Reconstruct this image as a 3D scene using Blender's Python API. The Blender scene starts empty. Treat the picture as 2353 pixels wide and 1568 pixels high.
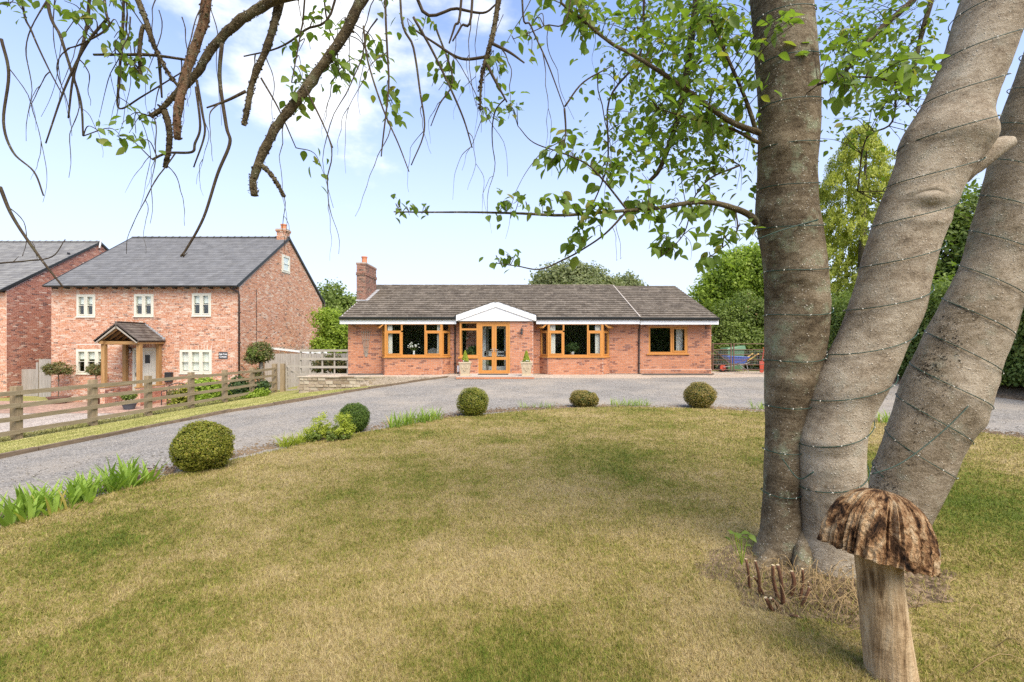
import bpy, math, random
import numpy as np
from mathutils import Vector, Matrix
R = math.radians
rng = np.random.default_rng(7)
random.seed(7)
sc = bpy.context.scene
COL = sc.collection

# ---------------------------------------------------------------- camera, world, sun, exposure
EYE = 1.6
F = 1111.0            # focal length in pixels of a 2353 px wide picture (17 mm on 36 mm)
cam_d = bpy.data.cameras.new('camera'); cam = bpy.data.objects.new('camera', cam_d); COL.objects.link(cam)
cam.location = (0, 0, EYE); cam.rotation_euler = (R(90), 0, 0)
cam_d.sensor_width = 36.0; cam_d.lens = 36.0 * F / 2353.0
cam_d.clip_start = 0.05; cam_d.clip_end = 3000
sc.camera = cam

SUN_EL, SUN_AZ = 52.0, 148.0     # azimuth clockwise from +Y (into the picture): behind the camera, to its right
w = bpy.data.worlds.new('World'); sc.world = w; w.use_nodes = True
def build_world():
    nt = w.node_tree; N = nt.nodes; L = nt.links
    for n in list(N): N.remove(n)
    out = N.new('ShaderNodeOutputWorld'); bg = N.new('ShaderNodeBackground'); bg.inputs[1].default_value = 0.086
    L.new(bg.outputs[0], out.inputs[0])
    sky = N.new('ShaderNodeTexSky'); sky.sky_type = 'NISHITA'; sky.sun_disc = False
    sky.sun_elevation = R(SUN_EL); sky.sun_rotation = R(SUN_AZ)
    sky.air_density = 1.0; sky.dust_density = 0.8; sky.ozone_density = 1.5; sky.altitude = 100
    tc = N.new('ShaderNodeTexCoord')
    sep = N.new('ShaderNodeSeparateXYZ'); L.new(tc.outputs['Generated'], sep.inputs[0])
    # thin veil of high white haze, denser towards the horizon all the way round
    veil = N.new('ShaderNodeMapRange'); veil.inputs['From Min'].default_value = 0.0; veil.inputs['From Max'].default_value = 0.62
    veil.inputs['To Min'].default_value = 0.86; veil.inputs['To Max'].default_value = 0.12
    veil.interpolation_type = 'SMOOTHSTEP'
    L.new(sep.outputs['Z'], veil.inputs['Value'])
    gain = N.new('ShaderNodeMix'); gain.data_type = 'RGBA'; gain.blend_type = 'MULTIPLY'; gain.inputs['Factor'].default_value = 1
    L.new(sky.outputs[0], gain.inputs[6]); gain.inputs[7].default_value = (1.62, 1.66, 1.85, 1)
    mix = N.new('ShaderNodeMix'); mix.data_type = 'RGBA'
    L.new(veil.outputs[0], mix.inputs['Factor']); L.new(gain.outputs[2], mix.inputs[6]); mix.inputs[7].default_value = (4.72, 5.02, 5.85, 1)
    # cumulus: noise on a flattened direction
    mp = N.new('ShaderNodeMapping'); mp.inputs['Scale'].default_value = (1.5, 1.5, 3.2); mp.inputs['Location'].default_value = (0.35, 0.1, 0.55)
    L.new(tc.outputs['Generated'], mp.inputs[0])
    nz = N.new('ShaderNodeTexNoise'); nz.inputs['Scale'].default_value = 1.6; nz.inputs['Detail'].default_value = 9; nz.inputs['Roughness'].default_value = 0.56
    L.new(mp.outputs[0], nz.inputs[0])
    dot = N.new('ShaderNodeVectorMath'); dot.operation = 'DISTANCE'
    L.new(tc.outputs['Generated'], dot.inputs[0])
    dv = Vector((-0.30, 0.80, 0.545)).normalized(); dot.inputs[1].default_value = dv
    bump = N.new('ShaderNodeMapRange'); bump.inputs['From Min'].default_value = 0.05; bump.inputs['From Max'].default_value = 0.40
    bump.inputs['To Min'].default_value = 0.30; bump.inputs['To Max'].default_value = -0.14
    L.new(dot.outputs['Value'], bump.inputs['Value'])
    add = N.new('ShaderNodeMath'); L.new(nz.outputs[0], add.inputs[0]); L.new(bump.outputs[0], add.inputs[1])
    cm = N.new('ShaderNodeMapRange'); cm.inputs['From Min'].default_value = 0.54; cm.inputs['From Max'].default_value = 0.70; cm.interpolation_type = 'SMOOTHSTEP'
    L.new(add.outputs[0], cm.inputs['Value'])
    mix2 = N.new('ShaderNodeMix'); mix2.data_type = 'RGBA'
    L.new(cm.outputs[0], mix2.inputs['Factor']); L.new(mix.outputs[2], mix2.inputs[6]); mix2.inputs[7].default_value = (7.2, 7.3, 7.5, 1)
    L.new(mix2.outputs[2], bg.inputs[0])
build_world()
sun_d = bpy.data.lights.new('sun', 'SUN'); sun = bpy.data.objects.new('sun', sun_d); COL.objects.link(sun)
sun_d.energy = 3.1; sun_d.angle = R(50); sun_d.color = (1.0, 0.885, 0.72)
sdir = Vector((math.sin(R(SUN_AZ)) * math.cos(R(SUN_EL)), math.cos(R(SUN_AZ)) * math.cos(R(SUN_EL)), math.sin(R(SUN_EL))))
sun.rotation_euler = (-sdir).to_track_quat('-Z', 'Y').to_euler(); sun.location = sdir * 60
vs = sc.view_settings; vs.view_transform = 'Standard'; vs.look = 'None'; vs.gamma = 1; vs.exposure = 1.15
try: vs.use_curve_mapping = False
except Exception: pass
cy = sc.cycles; cy.use_denoising = False; cy.sample_clamp_indirect = 0.6; cy.max_bounces = 7; cy.diffuse_bounces = 4; cy.transparent_max_bounces = 16; cy.transmission_bounces = 6
try: cy.denoiser = 'OPENIMAGEDENOISE'
except Exception: pass

# ---------------------------------------------------------------- helpers
def P(x, y, d):
    """photo pixel (2353 px wide) at depth d -> world"""
    return Vector(((x - 1176.5) * d / F, d, EYE + (784 - y) * d / F))
def X(x, d): return (x - 1176.5) * d / F
def Zv(y, d): return EYE + (784 - y) * d / F

def noise3(p, seed=0):
    """cheap smooth pseudo noise from summed sines, p (n,3) -> (n,), about -1..1"""
    r = np.random.default_rng(seed); o = np.zeros(len(p))
    for k in range(7):
        d = r.normal(size=3); d /= np.linalg.norm(d); f = 0.6 + 1.3 * r.random()
        o += np.sin(p @ d * f * 2 + r.random() * 6.28 + 1.7 * np.sin(p @ np.roll(d, 1) * f * 1.3 + k))
    return o / 4.2

class MB:
    """collects quads and triangles, then builds one mesh object"""
    def __init__(s): s.v = []; s.f = []; s.n = 0; s.smooth = False
    def add(s, verts, faces):
        k = s.n
        s.v.extend([tuple(q) for q in verts]); s.f.extend([tuple(i + k for i in q) for q in faces]); s.n += len(verts)
    def box(s, x0, x1, y0, y1, z0, z1):
        s.add([(x0,y0,z0),(x1,y0,z0),(x1,y1,z0),(x0,y1,z0),(x0,y0,z1),(x1,y0,z1),(x1,y1,z1),(x0,y1,z1)],
              [(0,3,2,1),(4,5,6,7),(0,1,5,4),(1,2,6,5),(2,3,7,6),(3,0,4,7)])
    def hexa(s, pts):
        s.add(pts, [(0,3,2,1),(4,5,6,7),(0,1,5,4),(1,2,6,5),(2,3,7,6),(3,0,4,7)])
    def fbox(s, fr, u0, u1, n0, n1, v0, v1):
        q = [fr.pt(u, n, v) for v in (v0, v1) for (u, n) in ((u0, n1), (u1, n1), (u1, n0), (u0, n0))]
        s.hexa(q)
    def bar(s, a, b, wd, ht, up=(0, 0, 1)):
        """square bar from a to b"""
        a = Vector(a); b = Vector(b); d = (b - a).normalized(); upv = Vector(up)
        if abs(d.dot(upv)) > 0.98: upv = Vector((0, 1, 0))
        sx = d.cross(upv).normalized(); sz = sx.cross(d).normalized()
        q = [e + sx * i * wd / 2 + sz * j * ht / 2 for e in (a, b) for (i, j) in ((-1, -1), (1, -1), (1, 1), (-1, 1))]
        s.hexa(q)
    def quad(s, a, b, c, d): s.add([a, b, c, d], [(0, 1, 2, 3)])
    def tri(s, a, b, c): s.add([a, b, c], [(0, 1, 2)])
    def tube(s, pts, rad, seg=8, cap=True):
        pts = [Vector(p) for p in pts]; n = len(pts)
        if not hasattr(rad, '__len__'): rad = [rad] * n
        t0 = (pts[1] - pts[0]).normalized()
        nrm = t0.orthogonal().normalized(); vs_ = []; fs = []
        for i in range(n):
            t = (pts[min(i + 1, n - 1)] - pts[max(i - 1, 0)]).normalized()
            nrm = (nrm - t * nrm.dot(t));
            nrm = nrm.normalized() if nrm.length > 1e-6 else t.orthogonal().normalized()
            bn = t.cross(nrm)
            for k in range(seg):
                a = 2 * math.pi * k / seg
                vs_.append(pts[i] + (nrm * math.cos(a) + bn * math.sin(a)) * rad[i])
        for i in range(n - 1):
            for k in range(seg):
                k2 = (k + 1) % seg
                fs.append((i * seg + k, i * seg + k2, (i + 1) * seg + k2, (i + 1) * seg + k))
        if cap:
            fs.append(tuple(range(seg - 1, -1, -1))); fs.append(tuple((n - 1) * seg + k for k in range(seg)))
        s.add(vs_, fs)
    def lathe(s, c, prof, seg=16, sq=None):
        """profile [(r, z)] about the vertical through c"""
        vs_ = []; fs = []; n = len(prof)
        for (r, z) in prof:
            for k in range(seg):
                a = 2 * math.pi * (k + .5) / seg
                vs_.append((c[0] + r * math.cos(a), c[1] + r * math.sin(a), c[2] + z))
        for i in range(n - 1):
            for k in range(seg):
                k2 = (k + 1) % seg
                fs.append((i * seg + k, i * seg + k2, (i + 1) * seg + k2, (i + 1) * seg + k))
        fs.append(tuple(range(seg - 1, -1, -1))); fs.append(tuple((n - 1) * seg + k for k in range(seg)))
        s.add(vs_, fs)
    def build(s, name, mat, parent=None, smooth=False, shared=False):
        me = bpy.data.meshes.new(name); off = Vector((0, 0, 0)) if shared else root_loc(parent)
        me.from_pydata([(x - off[0], y - off[1], z - off[2]) for x, y, z in s.v], [], s.f)
        if smooth: me.shade_smooth()
        me.materials.append(mat); me.update()
        return link(name, me, parent)
def root_loc(o):
    l = Vector((0, 0, 0))
    while o is not None: l = l + o.location; o = o.parent
    return l
def link(name, me, parent=None):
    o = bpy.data.objects.new(name, me); COL.objects.link(o)
    if parent is not None: o.parent = parent
    return o
def np_mesh(name, V, Fq, mat, parent=None, smooth=False):
    """V (n,3) array, Fq (m,k) array of faces"""
    V = np.asarray(V, dtype=np.float32); Fq = np.asarray(Fq, dtype=np.int32)
    off = root_loc(parent); V = V - np.array(off, dtype=np.float32)
    me = bpy.data.meshes.new(name); k = Fq.shape[1]
    me.vertices.add(len(V)); me.vertices.foreach_set('co', V.ravel())
    me.loops.add(Fq.size); me.loops.foreach_set('vertex_index', Fq.ravel())
    me.polygons.add(len(Fq)); me.polygons.foreach_set('loop_start', np.arange(0, Fq.size, k, dtype=np.int32))
    me.polygons.foreach_set('use_smooth', np.full(len(Fq), bool(smooth)))
    me.materials.append(mat); me.update(calc_edges=True)
    return link(name, me, parent)
def tag(o, label=None, cat=None, group=None, kind=None):
    if label: o['label'] = label
    if cat: o['category'] = cat
    if group: o['group'] = group
    if kind: o['kind'] = kind
    return o
def thing(name, label, cat, loc=(0, 0, 0), group=None):
    o = bpy.data.objects.new(name, None); COL.objects.link(o); o.location = loc; o.empty_display_size = 0.2
    return tag(o, label, cat, group)
def copy_tree(o, parent=None):
    c = o.copy(); COL.objects.link(c); c.parent = parent
    for ch in o.children: copy_tree(ch, c)
    return c
class Frame:
    """wall plane: origin, direction u along it, outward normal n, v = up"""
    def __init__(s, p0, u, n): s.p = Vector(p0); s.u = Vector(u).normalized(); s.nn = Vector(n).normalized()
    def pt(s, u, n, v): return s.p + s.u * u + s.nn * n + Vector((0, 0, v))
def crom(pts, n=8):
    """Catmull-Rom through points"""
    p = [Vector(q) for q in pts]; p = [p[0] * 2 - p[1]] + p + [p[-1] * 2 - p[-2]]; out = []
    for i in range(1, len(p) - 2):
        for k in range(n):
            t = k / n; a, b, c, d = p[i - 1], p[i], p[i + 1], p[i + 2]
            out.append(0.5 * ((2 * b) + (c - a) * t + (2 * a - 5 * b + 4 * c - d) * t * t + (3 * b - a - 3 * c + d) * t ** 3))
    out.append(p[-2]); return out

# ---------------------------------------------------------------- materials
MATS = {}
def mat_base(name):
    m = bpy.data.materials.new(name); m.use_nodes = True; nt = m.node_tree
    b = nt.nodes['Principled BSDF']; MATS[name] = m
    return m, nt, b
def ramp(nt, cols, fac=None, interp='LINEAR'):
    r = nt.nodes.new('ShaderNodeValToRGB'); e = r.color_ramp; e.interpolation = interp
    while len(e.elements) < len(cols): e.elements.new(0.5)
    for el, (p, c) in zip(e.elements, cols): el.position = p; el.color = (c[0], c[1], c[2], 1)
    if fac is not None: nt.links.new(fac, r.inputs[0])
    return r.outputs[0]
def noise(nt, scale, detail=4, rough=0.55, vec=None, dist=0.0):
    n = nt.nodes.new('ShaderNodeTexNoise'); n.inputs['Scale'].default_value = scale; n.inputs['Detail'].default_value = detail
    n.inputs['Roughness'].default_value = rough; n.inputs['Distortion'].default_value = dist
    nt.links.new(vec if vec is not None else pos(nt), n.inputs['Vector']); return n.outputs[0]
def voro(nt, scale, out='Distance', vec=None, feature='F1', rnd=1.0):
    n = nt.nodes.new('ShaderNodeTexVoronoi'); n.feature = feature; n.inputs['Scale'].default_value = scale; n.inputs['Randomness'].default_value = rnd
    nt.links.new(vec if vec is not None else pos(nt), n.inputs['Vector']); return n.outputs[out]
def pos(nt):
    g = nt.nodes.get('GEO') or nt.nodes.new('ShaderNodeNewGeometry'); g.name = 'GEO'; return g.outputs['Position']
def scaled(nt, s):
    m = nt.nodes.new('ShaderNodeMapping'); m.inputs['Scale'].default_value = s; nt.links.new(pos(nt), m.inputs[0]); return m.outputs[0]
def mixc(nt, fac, a, b, mode='MIX'):
    m = nt.nodes.new('ShaderNodeMix'); m.data_type = 'RGBA'; m.blend_type = mode
    for sock, v in ((m.inputs['Factor'], fac), (m.inputs[6], a), (m.inputs[7], b)):
        if hasattr(v, 'is_output'): nt.links.new(v, sock)
        elif isinstance(v, (int, float)): sock.default_value = v
        else: sock.default_value = (v[0], v[1], v[2], 1)
    return m.outputs[2]
def math_n(nt, op, a, b=0.0):
    m = nt.nodes.new('ShaderNodeMath'); m.operation = op
    for i, v in enumerate((a, b)):
        if hasattr(v, 'is_output'): nt.links.new(v, m.inputs[i])
        else: m.inputs[i].default_value = v
    return m.outputs[0]
def maprange(nt, v, a, b, c=0.0, d=1.0):
    m = nt.nodes.new('ShaderNodeMapRange'); nt.links.new(v, m.inputs[0])
    for i, q in enumerate((a, b, c, d)): m.inputs[i + 1].default_value = q
    return m.outputs[0]
def bump(nt, b, h, strength=0.3, dist=0.01):
    n = nt.nodes.new('ShaderNodeBump'); n.inputs['Strength'].default_value = strength; n.inputs['Distance'].default_value = dist
    nt.links.new(h, n.inputs['Height']); nt.links.new(n.outputs[0], b.inputs['Normal'])
def piece_random(nt):
    """one random number for each loose piece or each object"""
    pos(nt); g = nt.nodes['GEO']; o = nt.nodes.new('ShaderNodeObjectInfo')
    return math_n(nt, 'FRACT', math_n(nt, 'ADD', g.outputs['Random Per Island'], o.outputs['Random']))
def setcol(nt, b, c, rough=0.7, spec=0.3):
    if hasattr(c, 'is_output'): nt.links.new(c, b.inputs['Base Color'])
    else: b.inputs['Base Color'].default_value = (c[0], c[1], c[2], 1)
    b.inputs['Roughness'].default_value = rough; b.inputs['Specular IOR Level'].default_value = spec
def simple(name, c, rough=0.6, spec=0.3, var=0.12, nscale=6.0, metal=0.0, bmp=0.0, bscale=60):
    m, nt, b = mat_base(name)
    n = noise(nt, nscale, 5)
    col = mixc(nt, n, [q * (1 - var) for q in c], [min(1, q * (1 + var)) for q in c])
    setcol(nt, b, col, rough, spec); b.inputs['Metallic'].default_value = metal
    if bmp: bump(nt, b, noise(nt, bscale, 4), bmp, 0.006)
    return m

def mat_brick(name, cols, pale, pale_amt, dirt):
    m, nt, b = mat_base(name); r = piece_random(nt)
    c = ramp(nt, cols, r)
    n = noise(nt, 16, 6, 0.65)
    c = mixc(nt, math_n(nt, 'MULTIPLY', maprange(nt, n, 0.46, 0.66), pale_amt), c, pale)
    big = noise(nt, 0.9, 3)
    c = mixc(nt, maprange(nt, big, 0.35, 0.7, 0, 0.35), c, dirt, 'MULTIPLY')
    setcol(nt, b, c, 0.85, 0.2); bump(nt, b, noise(nt, 90, 4), 0.5, 0.004); return m
mat_brick('brick_bungalow', [(0.0,(.20,.08,.05)),(.10,(.25,.10,.062)),(.17,(.42,.17,.085)),(.5,(.50,.21,.105)),(.8,(.46,.185,.092)),(1,(.55,.26,.14))],
          (.62,.42,.32), .35, (.8,.74,.7))
mat_brick('brick_cottage', [(0,(.13,.065,.045)),(.06,(.30,.12,.065)),(.16,(.43,.175,.085)),(.45,(.52,.23,.115)),(.68,(.47,.20,.11)),(.82,(.52,.30,.20)),(1,(.60,.46,.35))],
          (.72,.58,.46), .75, (.86,.8,.75))
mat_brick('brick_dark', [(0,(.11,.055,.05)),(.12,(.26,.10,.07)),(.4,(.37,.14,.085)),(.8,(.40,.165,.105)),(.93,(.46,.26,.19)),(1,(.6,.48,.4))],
          (.60,.45,.38), .4, (.75,.68,.64))  # darker brick; on the far house's gable it carries the shade as colour
mat_brick('brick_chimney', [(0,(.13,.085,.065)),(.4,(.27,.13,.09)),(.8,(.33,.15,.10)),(1,(.36,.24,.17))], (.40,.36,.29), .6, (.65,.6,.55))
simple('mortar', (.47,.36,.30), .95, .1, .18, 9, bmp=.4)
simple('mortar_pale', (.60,.50,.43), .95, .1, .2, 5, bmp=.4)
simple('white_paint', (.80,.80,.79), .35, .4, .04, 3)
simple('cream_paint', (.62,.60,.50), .4, .4, .05, 3)
simple('golden_oak', (.50,.225,.055), .4, .35, .22, 14)
simple('black_plastic', (.025,.024,.025), .4, .4, .2, 5)
simple('brown_pipe', (.045,.028,.022), .45, .4, .2, 5)
simple('gutter', (.022,.026,.026), .5, .4, .3, 3)
simple('terracotta', (.52,.21,.11), .8, .2, .15, 12, bmp=.2)
simple('lead', (.33,.34,.35), .6, .3, .2, 8)
simple('stone_planter', (.50,.41,.28), .9, .15, .22, 18, bmp=.6)
simple('dark_interior', (.10,.09,.08), .9, .1, .1, 2)
simple('interior_wall', (.20,.19,.165), .9, .1, .1, 2)
simple('curtain', (.84,.82,.77), .9, .1, .06, 5)
simple('blind', (.82,.83,.79), .9, .1, .05, 5)
simple('door_white', (.74,.74,.72), .4, .4, .03, 4)
simple('brass', (.55,.5,.42), .3, .5, .1, 8, metal=.6)
simple('slate_plaque', (.07,.075,.08), .6, .3, .2, 10)
simple('lettering', (.82,.82,.80), .6, .3, .02, 2)
simple('blue_plastic', (.06,.13,.50), .4, .4, .12, 5)
simple('green_plastic', (.09,.20,.11), .45, .4, .15, 5)
simple('red_paint', (.50,.08,.045), .5, .4, .15, 5)
simple('yellow_wood', (.58,.40,.10), .6, .3, .12, 7)
simple('rusty_steel', (.17,.10,.075), .8, .3, .4, 14, metal=.2, bmp=.3)
simple('galvanised', (.42,.42,.42), .5, .4, .15, 12, metal=.5)
simple('wire_green', (.012,.045,.03), .5, .4, .2, 9)
simple('bulb', (.52,.51,.44), .3, .5, .03, 9)
simple('iron', (.04,.035,.035), .6, .4, .25, 9)
simple('rubber', (.02,.02,.02), .8, .2, .1, 9)
simple('concrete', (.40,.36,.31), .95, .1, .2, 7, bmp=.4)
simple('pot_brown', (.15,.075,.055), .6, .3, .2, 7)
simple('pot_slate', (.085,.095,.11), .6, .3, .2, 7)
simple('petal_white', (.8,.8,.76), .6, .2, .05, 20)
simple('petal_pink', (.5,.12,.12), .6, .2, .3, 20)
simple('ivory_fabric', (.62,.58,.50), .9, .1, .06, 10)
def mat_wood(name, a, c, sc_, axis='z', rough=.8, bmp=.35):
    m, nt, b = mat_base(name)
    s = {'z': (sc_, sc_, sc_ * .06), 'x': (sc_ * .06, sc_, sc_), 'y': (sc_, sc_ * .06, sc_)}[axis]
    n = noise(nt, 1.0, 6, .6, scaled(nt, s)); r = piece_random(nt)
    col = ramp(nt, [(.28, a), (.72, c)], n)
    col = mixc(nt, maprange(nt, r, 0, 1, 0, .45), col, (.72, .70, .66), 'MULTIPLY')
    setcol(nt, b, col, rough, .2); bump(nt, b, n, bmp, .006); return m
mat_wood('rail_wood', (.21,.165,.10), (.38,.31,.20), 45, 'y')
mat_wood('post_wood', (.20,.15,.09), (.40,.31,.19), 45, 'z')
mat_wood('grey_board', (.26,.24,.21), (.46,.43,.39), 40, 'z')
mat_wood('trellis_wood', (.28,.255,.21), (.44,.40,.335), 40, 'x')
mat_wood('oak_post', (.24,.13,.05), (.46,.28,.12), 40, 'z')
mat_wood('oak_beam', (.24,.13,.05), (.46,.28,.12), 40, 'x')
mat_wood('kerb_board', (.10,.075,.05), (.24,.18,.12), 30, 'y')

def mat_tile(name, cols, lichen, amt, bmp=.4, lsc=9):
    m, nt, b = mat_base(name); r = piece_random(nt)
    c = ramp(nt, cols, r)
    c = mixc(nt, math_n(nt, 'MULTIPLY', maprange(nt, noise(nt, lsc, 8, .7), .53, .68), amt), c, lichen)
    c = mixc(nt, maprange(nt, noise(nt, 2.2, 4), .3, .7, 0, .5), c, (.62,.6,.56), 'MULTIPLY')
    setcol(nt, b, c, .9, .15); bump(nt, b, noise(nt, 60, 4), bmp, .006); return m
mat_tile('roof_concrete', [(0,(.10,.083,.065)),(.5,(.14,.118,.092)),(1,(.18,.152,.12))], (.46,.42,.35), .6)
mat_tile('roof_slate', [(0,(.135,.138,.142)),(.5,(.155,.158,.162)),(1,(.175,.178,.18))], (.24,.24,.24), .25, .2, 5)
mat_tile('roof_slate_pale', [(0,(.16,.16,.16)),(.5,(.195,.195,.19)),(1,(.23,.23,.22))], (.30,.30,.29), .35, .2, 5)
mat_tile('porch_tile', [(0,(.075,.06,.05)),(.5,(.11,.09,.08)),(1,(.15,.13,.11))], (.26,.24,.2), .4, .2, 5)
mat_tile('stone_wall', [(0,(.26,.20,.13)),(.5,(.38,.31,.22)),(1,(.47,.41,.31))], (.52,.48,.40), .6, .8, 12)

def mat_glass():
    m, nt, b = mat_base('glass'); N = nt.nodes; L = nt.links
    g = N.new('ShaderNodeBsdfGlossy'); g.inputs['Roughness'].default_value = 0.01; g.inputs['Color'].default_value = (.95,.97,.96,1)
    t = N.new('ShaderNodeBsdfTransparent'); t.inputs['Color'].default_value = (.95,.97,.96,1)
    lw = N.new('ShaderNodeLayerWeight'); lw.inputs[0].default_value = .5; f5 = math_n(nt, 'POWER', lw.outputs['Facing'], 5.0); fr_ = maprange(nt, f5, 0, 1, .065, 1.0); f = fr_.node
    mx = N.new('ShaderNodeMixShader'); L.new(f.outputs[0], mx.inputs[0]); L.new(t.outputs[0], mx.inputs[1]); L.new(g.outputs[0], mx.inputs[2])
    L.new(mx.outputs[0], N['Material Output'].inputs[0]); return m
mat_glass()
def mat_leaf(name, cols, trans=.35, rough=.5, spec=.25, nsc=.7, dark=.55):
    m, nt, b = mat_base(name); N = nt.nodes; L = nt.links; r = piece_random(nt)
    c = ramp(nt, cols, r)
    c = mixc(nt, maprange(nt, noise(nt, nsc, 3), .35, .68, 0, .6), c, (dark, dark + .06, dark - .05), 'MULTIPLY')
    setcol(nt, b, c, rough, spec)
    t = N.new('ShaderNodeBsdfTranslucent'); c2 = mixc(nt, 1.0, c, (1.25, 1.35, .6), 'MULTIPLY'); L.new(c2, t.inputs[0])
    mx = N.new('ShaderNodeMixShader'); mx.inputs[0].default_value = trans
    L.new(b.outputs[0], mx.inputs[1]); L.new(t.outputs[0], mx.inputs[2]); L.new(mx.outputs[0], N['Material Output'].inputs[0]); return m
mat_leaf('leaf_near', [(0,(.125,.19,.03)),(.5,(.155,.23,.04)),(.9,(.19,.27,.055)),(1,(.27,.25,.06))], .5, nsc=1.5, dark=.75)
mat_leaf('leaf_mid', [(0,(.11,.155,.032)),(.6,(.18,.245,.05)),(1,(.25,.31,.08))], .38, dark=.7)
mat_leaf('leaf_far', [(0,(.15,.18,.075)),(.6,(.21,.235,.105)),(1,(.27,.29,.14))], .35, dark=.7)
mat_leaf('leaf_bright', [(0,(.17,.24,.03)),(.6,(.28,.38,.045)),(1,(.38,.47,.08))], .42, dark=.75)
mat_leaf('leaf_gold', [(0,(.20,.24,.035)),(.55,(.36,.39,.055)),(1,(.52,.52,.11))], .4, dark=.7)
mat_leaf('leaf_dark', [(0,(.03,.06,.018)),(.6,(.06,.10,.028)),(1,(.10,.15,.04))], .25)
mat_leaf('leaf_box', [(0,(.13,.15,.02)),(.5,(.25,.26,.035)),(.85,(.34,.33,.05)),(1,(.42,.31,.10))], .35, nsc=6, dark=.7)
mat_leaf('leaf_box_green', [(0,(.06,.11,.018)),(.6,(.11,.18,.028)),(1,(.17,.24,.04))], .3, nsc=6)
mat_leaf('leaf_box_dry', [(0,(.14,.14,.025)),(.4,(.26,.22,.045)),(.8,(.38,.27,.09)),(1,(.46,.33,.15))], .25, nsc=5)
mat_leaf('leaf_yellow', [(0,(.24,.30,.03)),(.6,(.38,.43,.05)),(1,(.52,.55,.10))], .35, nsc=5, dark=.7)
mat_leaf('leaf_iris', [(0,(.19,.28,.045)),(.5,(.27,.39,.065)),(.93,(.36,.48,.10)),(1,(.52,.40,.11))], .4, nsc=4, dark=.75)
mat_leaf('leaf_redgreen', [(0,(.10,.13,.04)),(.6,(.17,.17,.06)),(1,(.26,.15,.07))], .25, nsc=3)

def lawn_colour(nt, lo=0.0):
    """straw and green patches, and the arcs a mower left"""
    n1 = noise(nt, .55, 4, .6); n2 = noise(nt, 2.6, 4, .65); n3 = noise(nt, 9, 3, .6); n4 = noise(nt, 34, 3, .7)
    f = math_n(nt, 'ADD', math_n(nt, 'MULTIPLY', n1, .50), math_n(nt, 'ADD', math_n(nt, 'MULTIPLY', n2, .30), math_n(nt, 'ADD', math_n(nt, 'MULTIPLY', n4, .42), math_n(nt, 'MULTIPLY', n3, .22))))
    f = math_n(nt, 'SUBTRACT', f, .165)
    f = math_n(nt, 'ADD', math_n(nt, 'MULTIPLY', math_n(nt, 'SUBTRACT', f, .54), 1.7), .592)
    def spot(cx, cyy, r, a):
        d = nt.nodes.new('ShaderNodeVectorMath'); d.operation = 'DISTANCE'; nt.links.new(pos(nt), d.inputs[0]); d.inputs[1].default_value = (cx, cyy, 0)
        return maprange(nt, d.outputs['Value'], 0, r, a, 0)
    for q in ((.05, 2.45, .75, -.36), (1.3, 6.3, 1.5, -.13), (1.1, 2.5, .9, .13), (1.3, 3.5, 1.0, .10), (4.6, 4.6, 2.6, -.25), (-3.2, 3.7, 1.0, -.17), (-1.9, 4.7, .8, -.17), (-1.3, 5.2, .6, -.15), (3.2, 10.6, 4.5, -.05), (-2.2, 2.4, .7, -.06),
              (-.5, 3.0, 1.3, .16), (.4, 4.4, 1.4, .08), (2.2, 2.9, 1.1, .09), (3.0, 6.6, 1.7, -.10), (-1.6, 2.2, 1.0, .05)):
        f = math_n(nt, 'ADD', f, spot(*q))
    return f
def mat_grass(name, blade):
    m, nt, b = mat_base(name); f = lawn_colour(nt)
    if blade:
        r = piece_random(nt); f = math_n(nt, 'ADD', f, maprange(nt, r, 0, 1, -.16, .16))
    c = ramp(nt, [(.30,(.17,.24,.036)),(.42,(.27,.30,.056)),(.54,(.41,.385,.112)),(.66,(.56,.475,.205)),(.80,(.67,.57,.31))], f)
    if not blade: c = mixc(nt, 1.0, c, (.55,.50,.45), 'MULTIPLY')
    else:
        c = mixc(nt, maprange(nt, r, .0, 1, .0, 1), c, (.66,.62,.54), 'MULTIPLY')
        c = mixc(nt, maprange(nt, noise(nt, 44, 4, .7), .38, .62, .55, 0), c, (.45,.40,.32), 'MULTIPLY')
    setcol(nt, b, c, .75, .15)
    if blade:
        N = nt.nodes; t = N.new('ShaderNodeBsdfTranslucent'); nt.links.new(c, t.inputs[0]); mx = N.new('ShaderNodeMixShader'); mx.inputs[0].default_value = .3
        nt.links.new(b.outputs[0], mx.inputs[1]); nt.links.new(t.outputs[0], mx.inputs[2]); nt.links.new(mx.outputs[0], N['Material Output'].inputs[0])
    else: bump(nt, b, noise(nt, 120, 4), .8, .02)
    return m
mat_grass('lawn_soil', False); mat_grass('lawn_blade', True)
def mat_verge(name, blade):
    m, nt, b = mat_base(name); n = noise(nt, 1.3, 5, .6); n2 = noise(nt, 1.0, 3, .5, scaled(nt, (2.6, .25, 1)))
    f = math_n(nt, 'ADD', math_n(nt, 'MULTIPLY', n, .5), math_n(nt, 'MULTIPLY', n2, .5))
    if blade: r = piece_random(nt); f = math_n(nt, 'ADD', f, maprange(nt, r, 0, 1, -.1, .1))
    c = ramp(nt, [(.32,(.22,.235,.065)),(.5,(.32,.315,.105)),(.66,(.46,.42,.19))], f)
    if not blade: c = mixc(nt, 1.0, c, (.88,.86,.82), 'MULTIPLY')
    setcol(nt, b, c, .8, .15)
    if not blade: bump(nt, b, noise(nt, 70, 4), .8, .03)
    return m
mat_verge('verge_soil', False); mat_verge('verge_blade', True)
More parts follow.
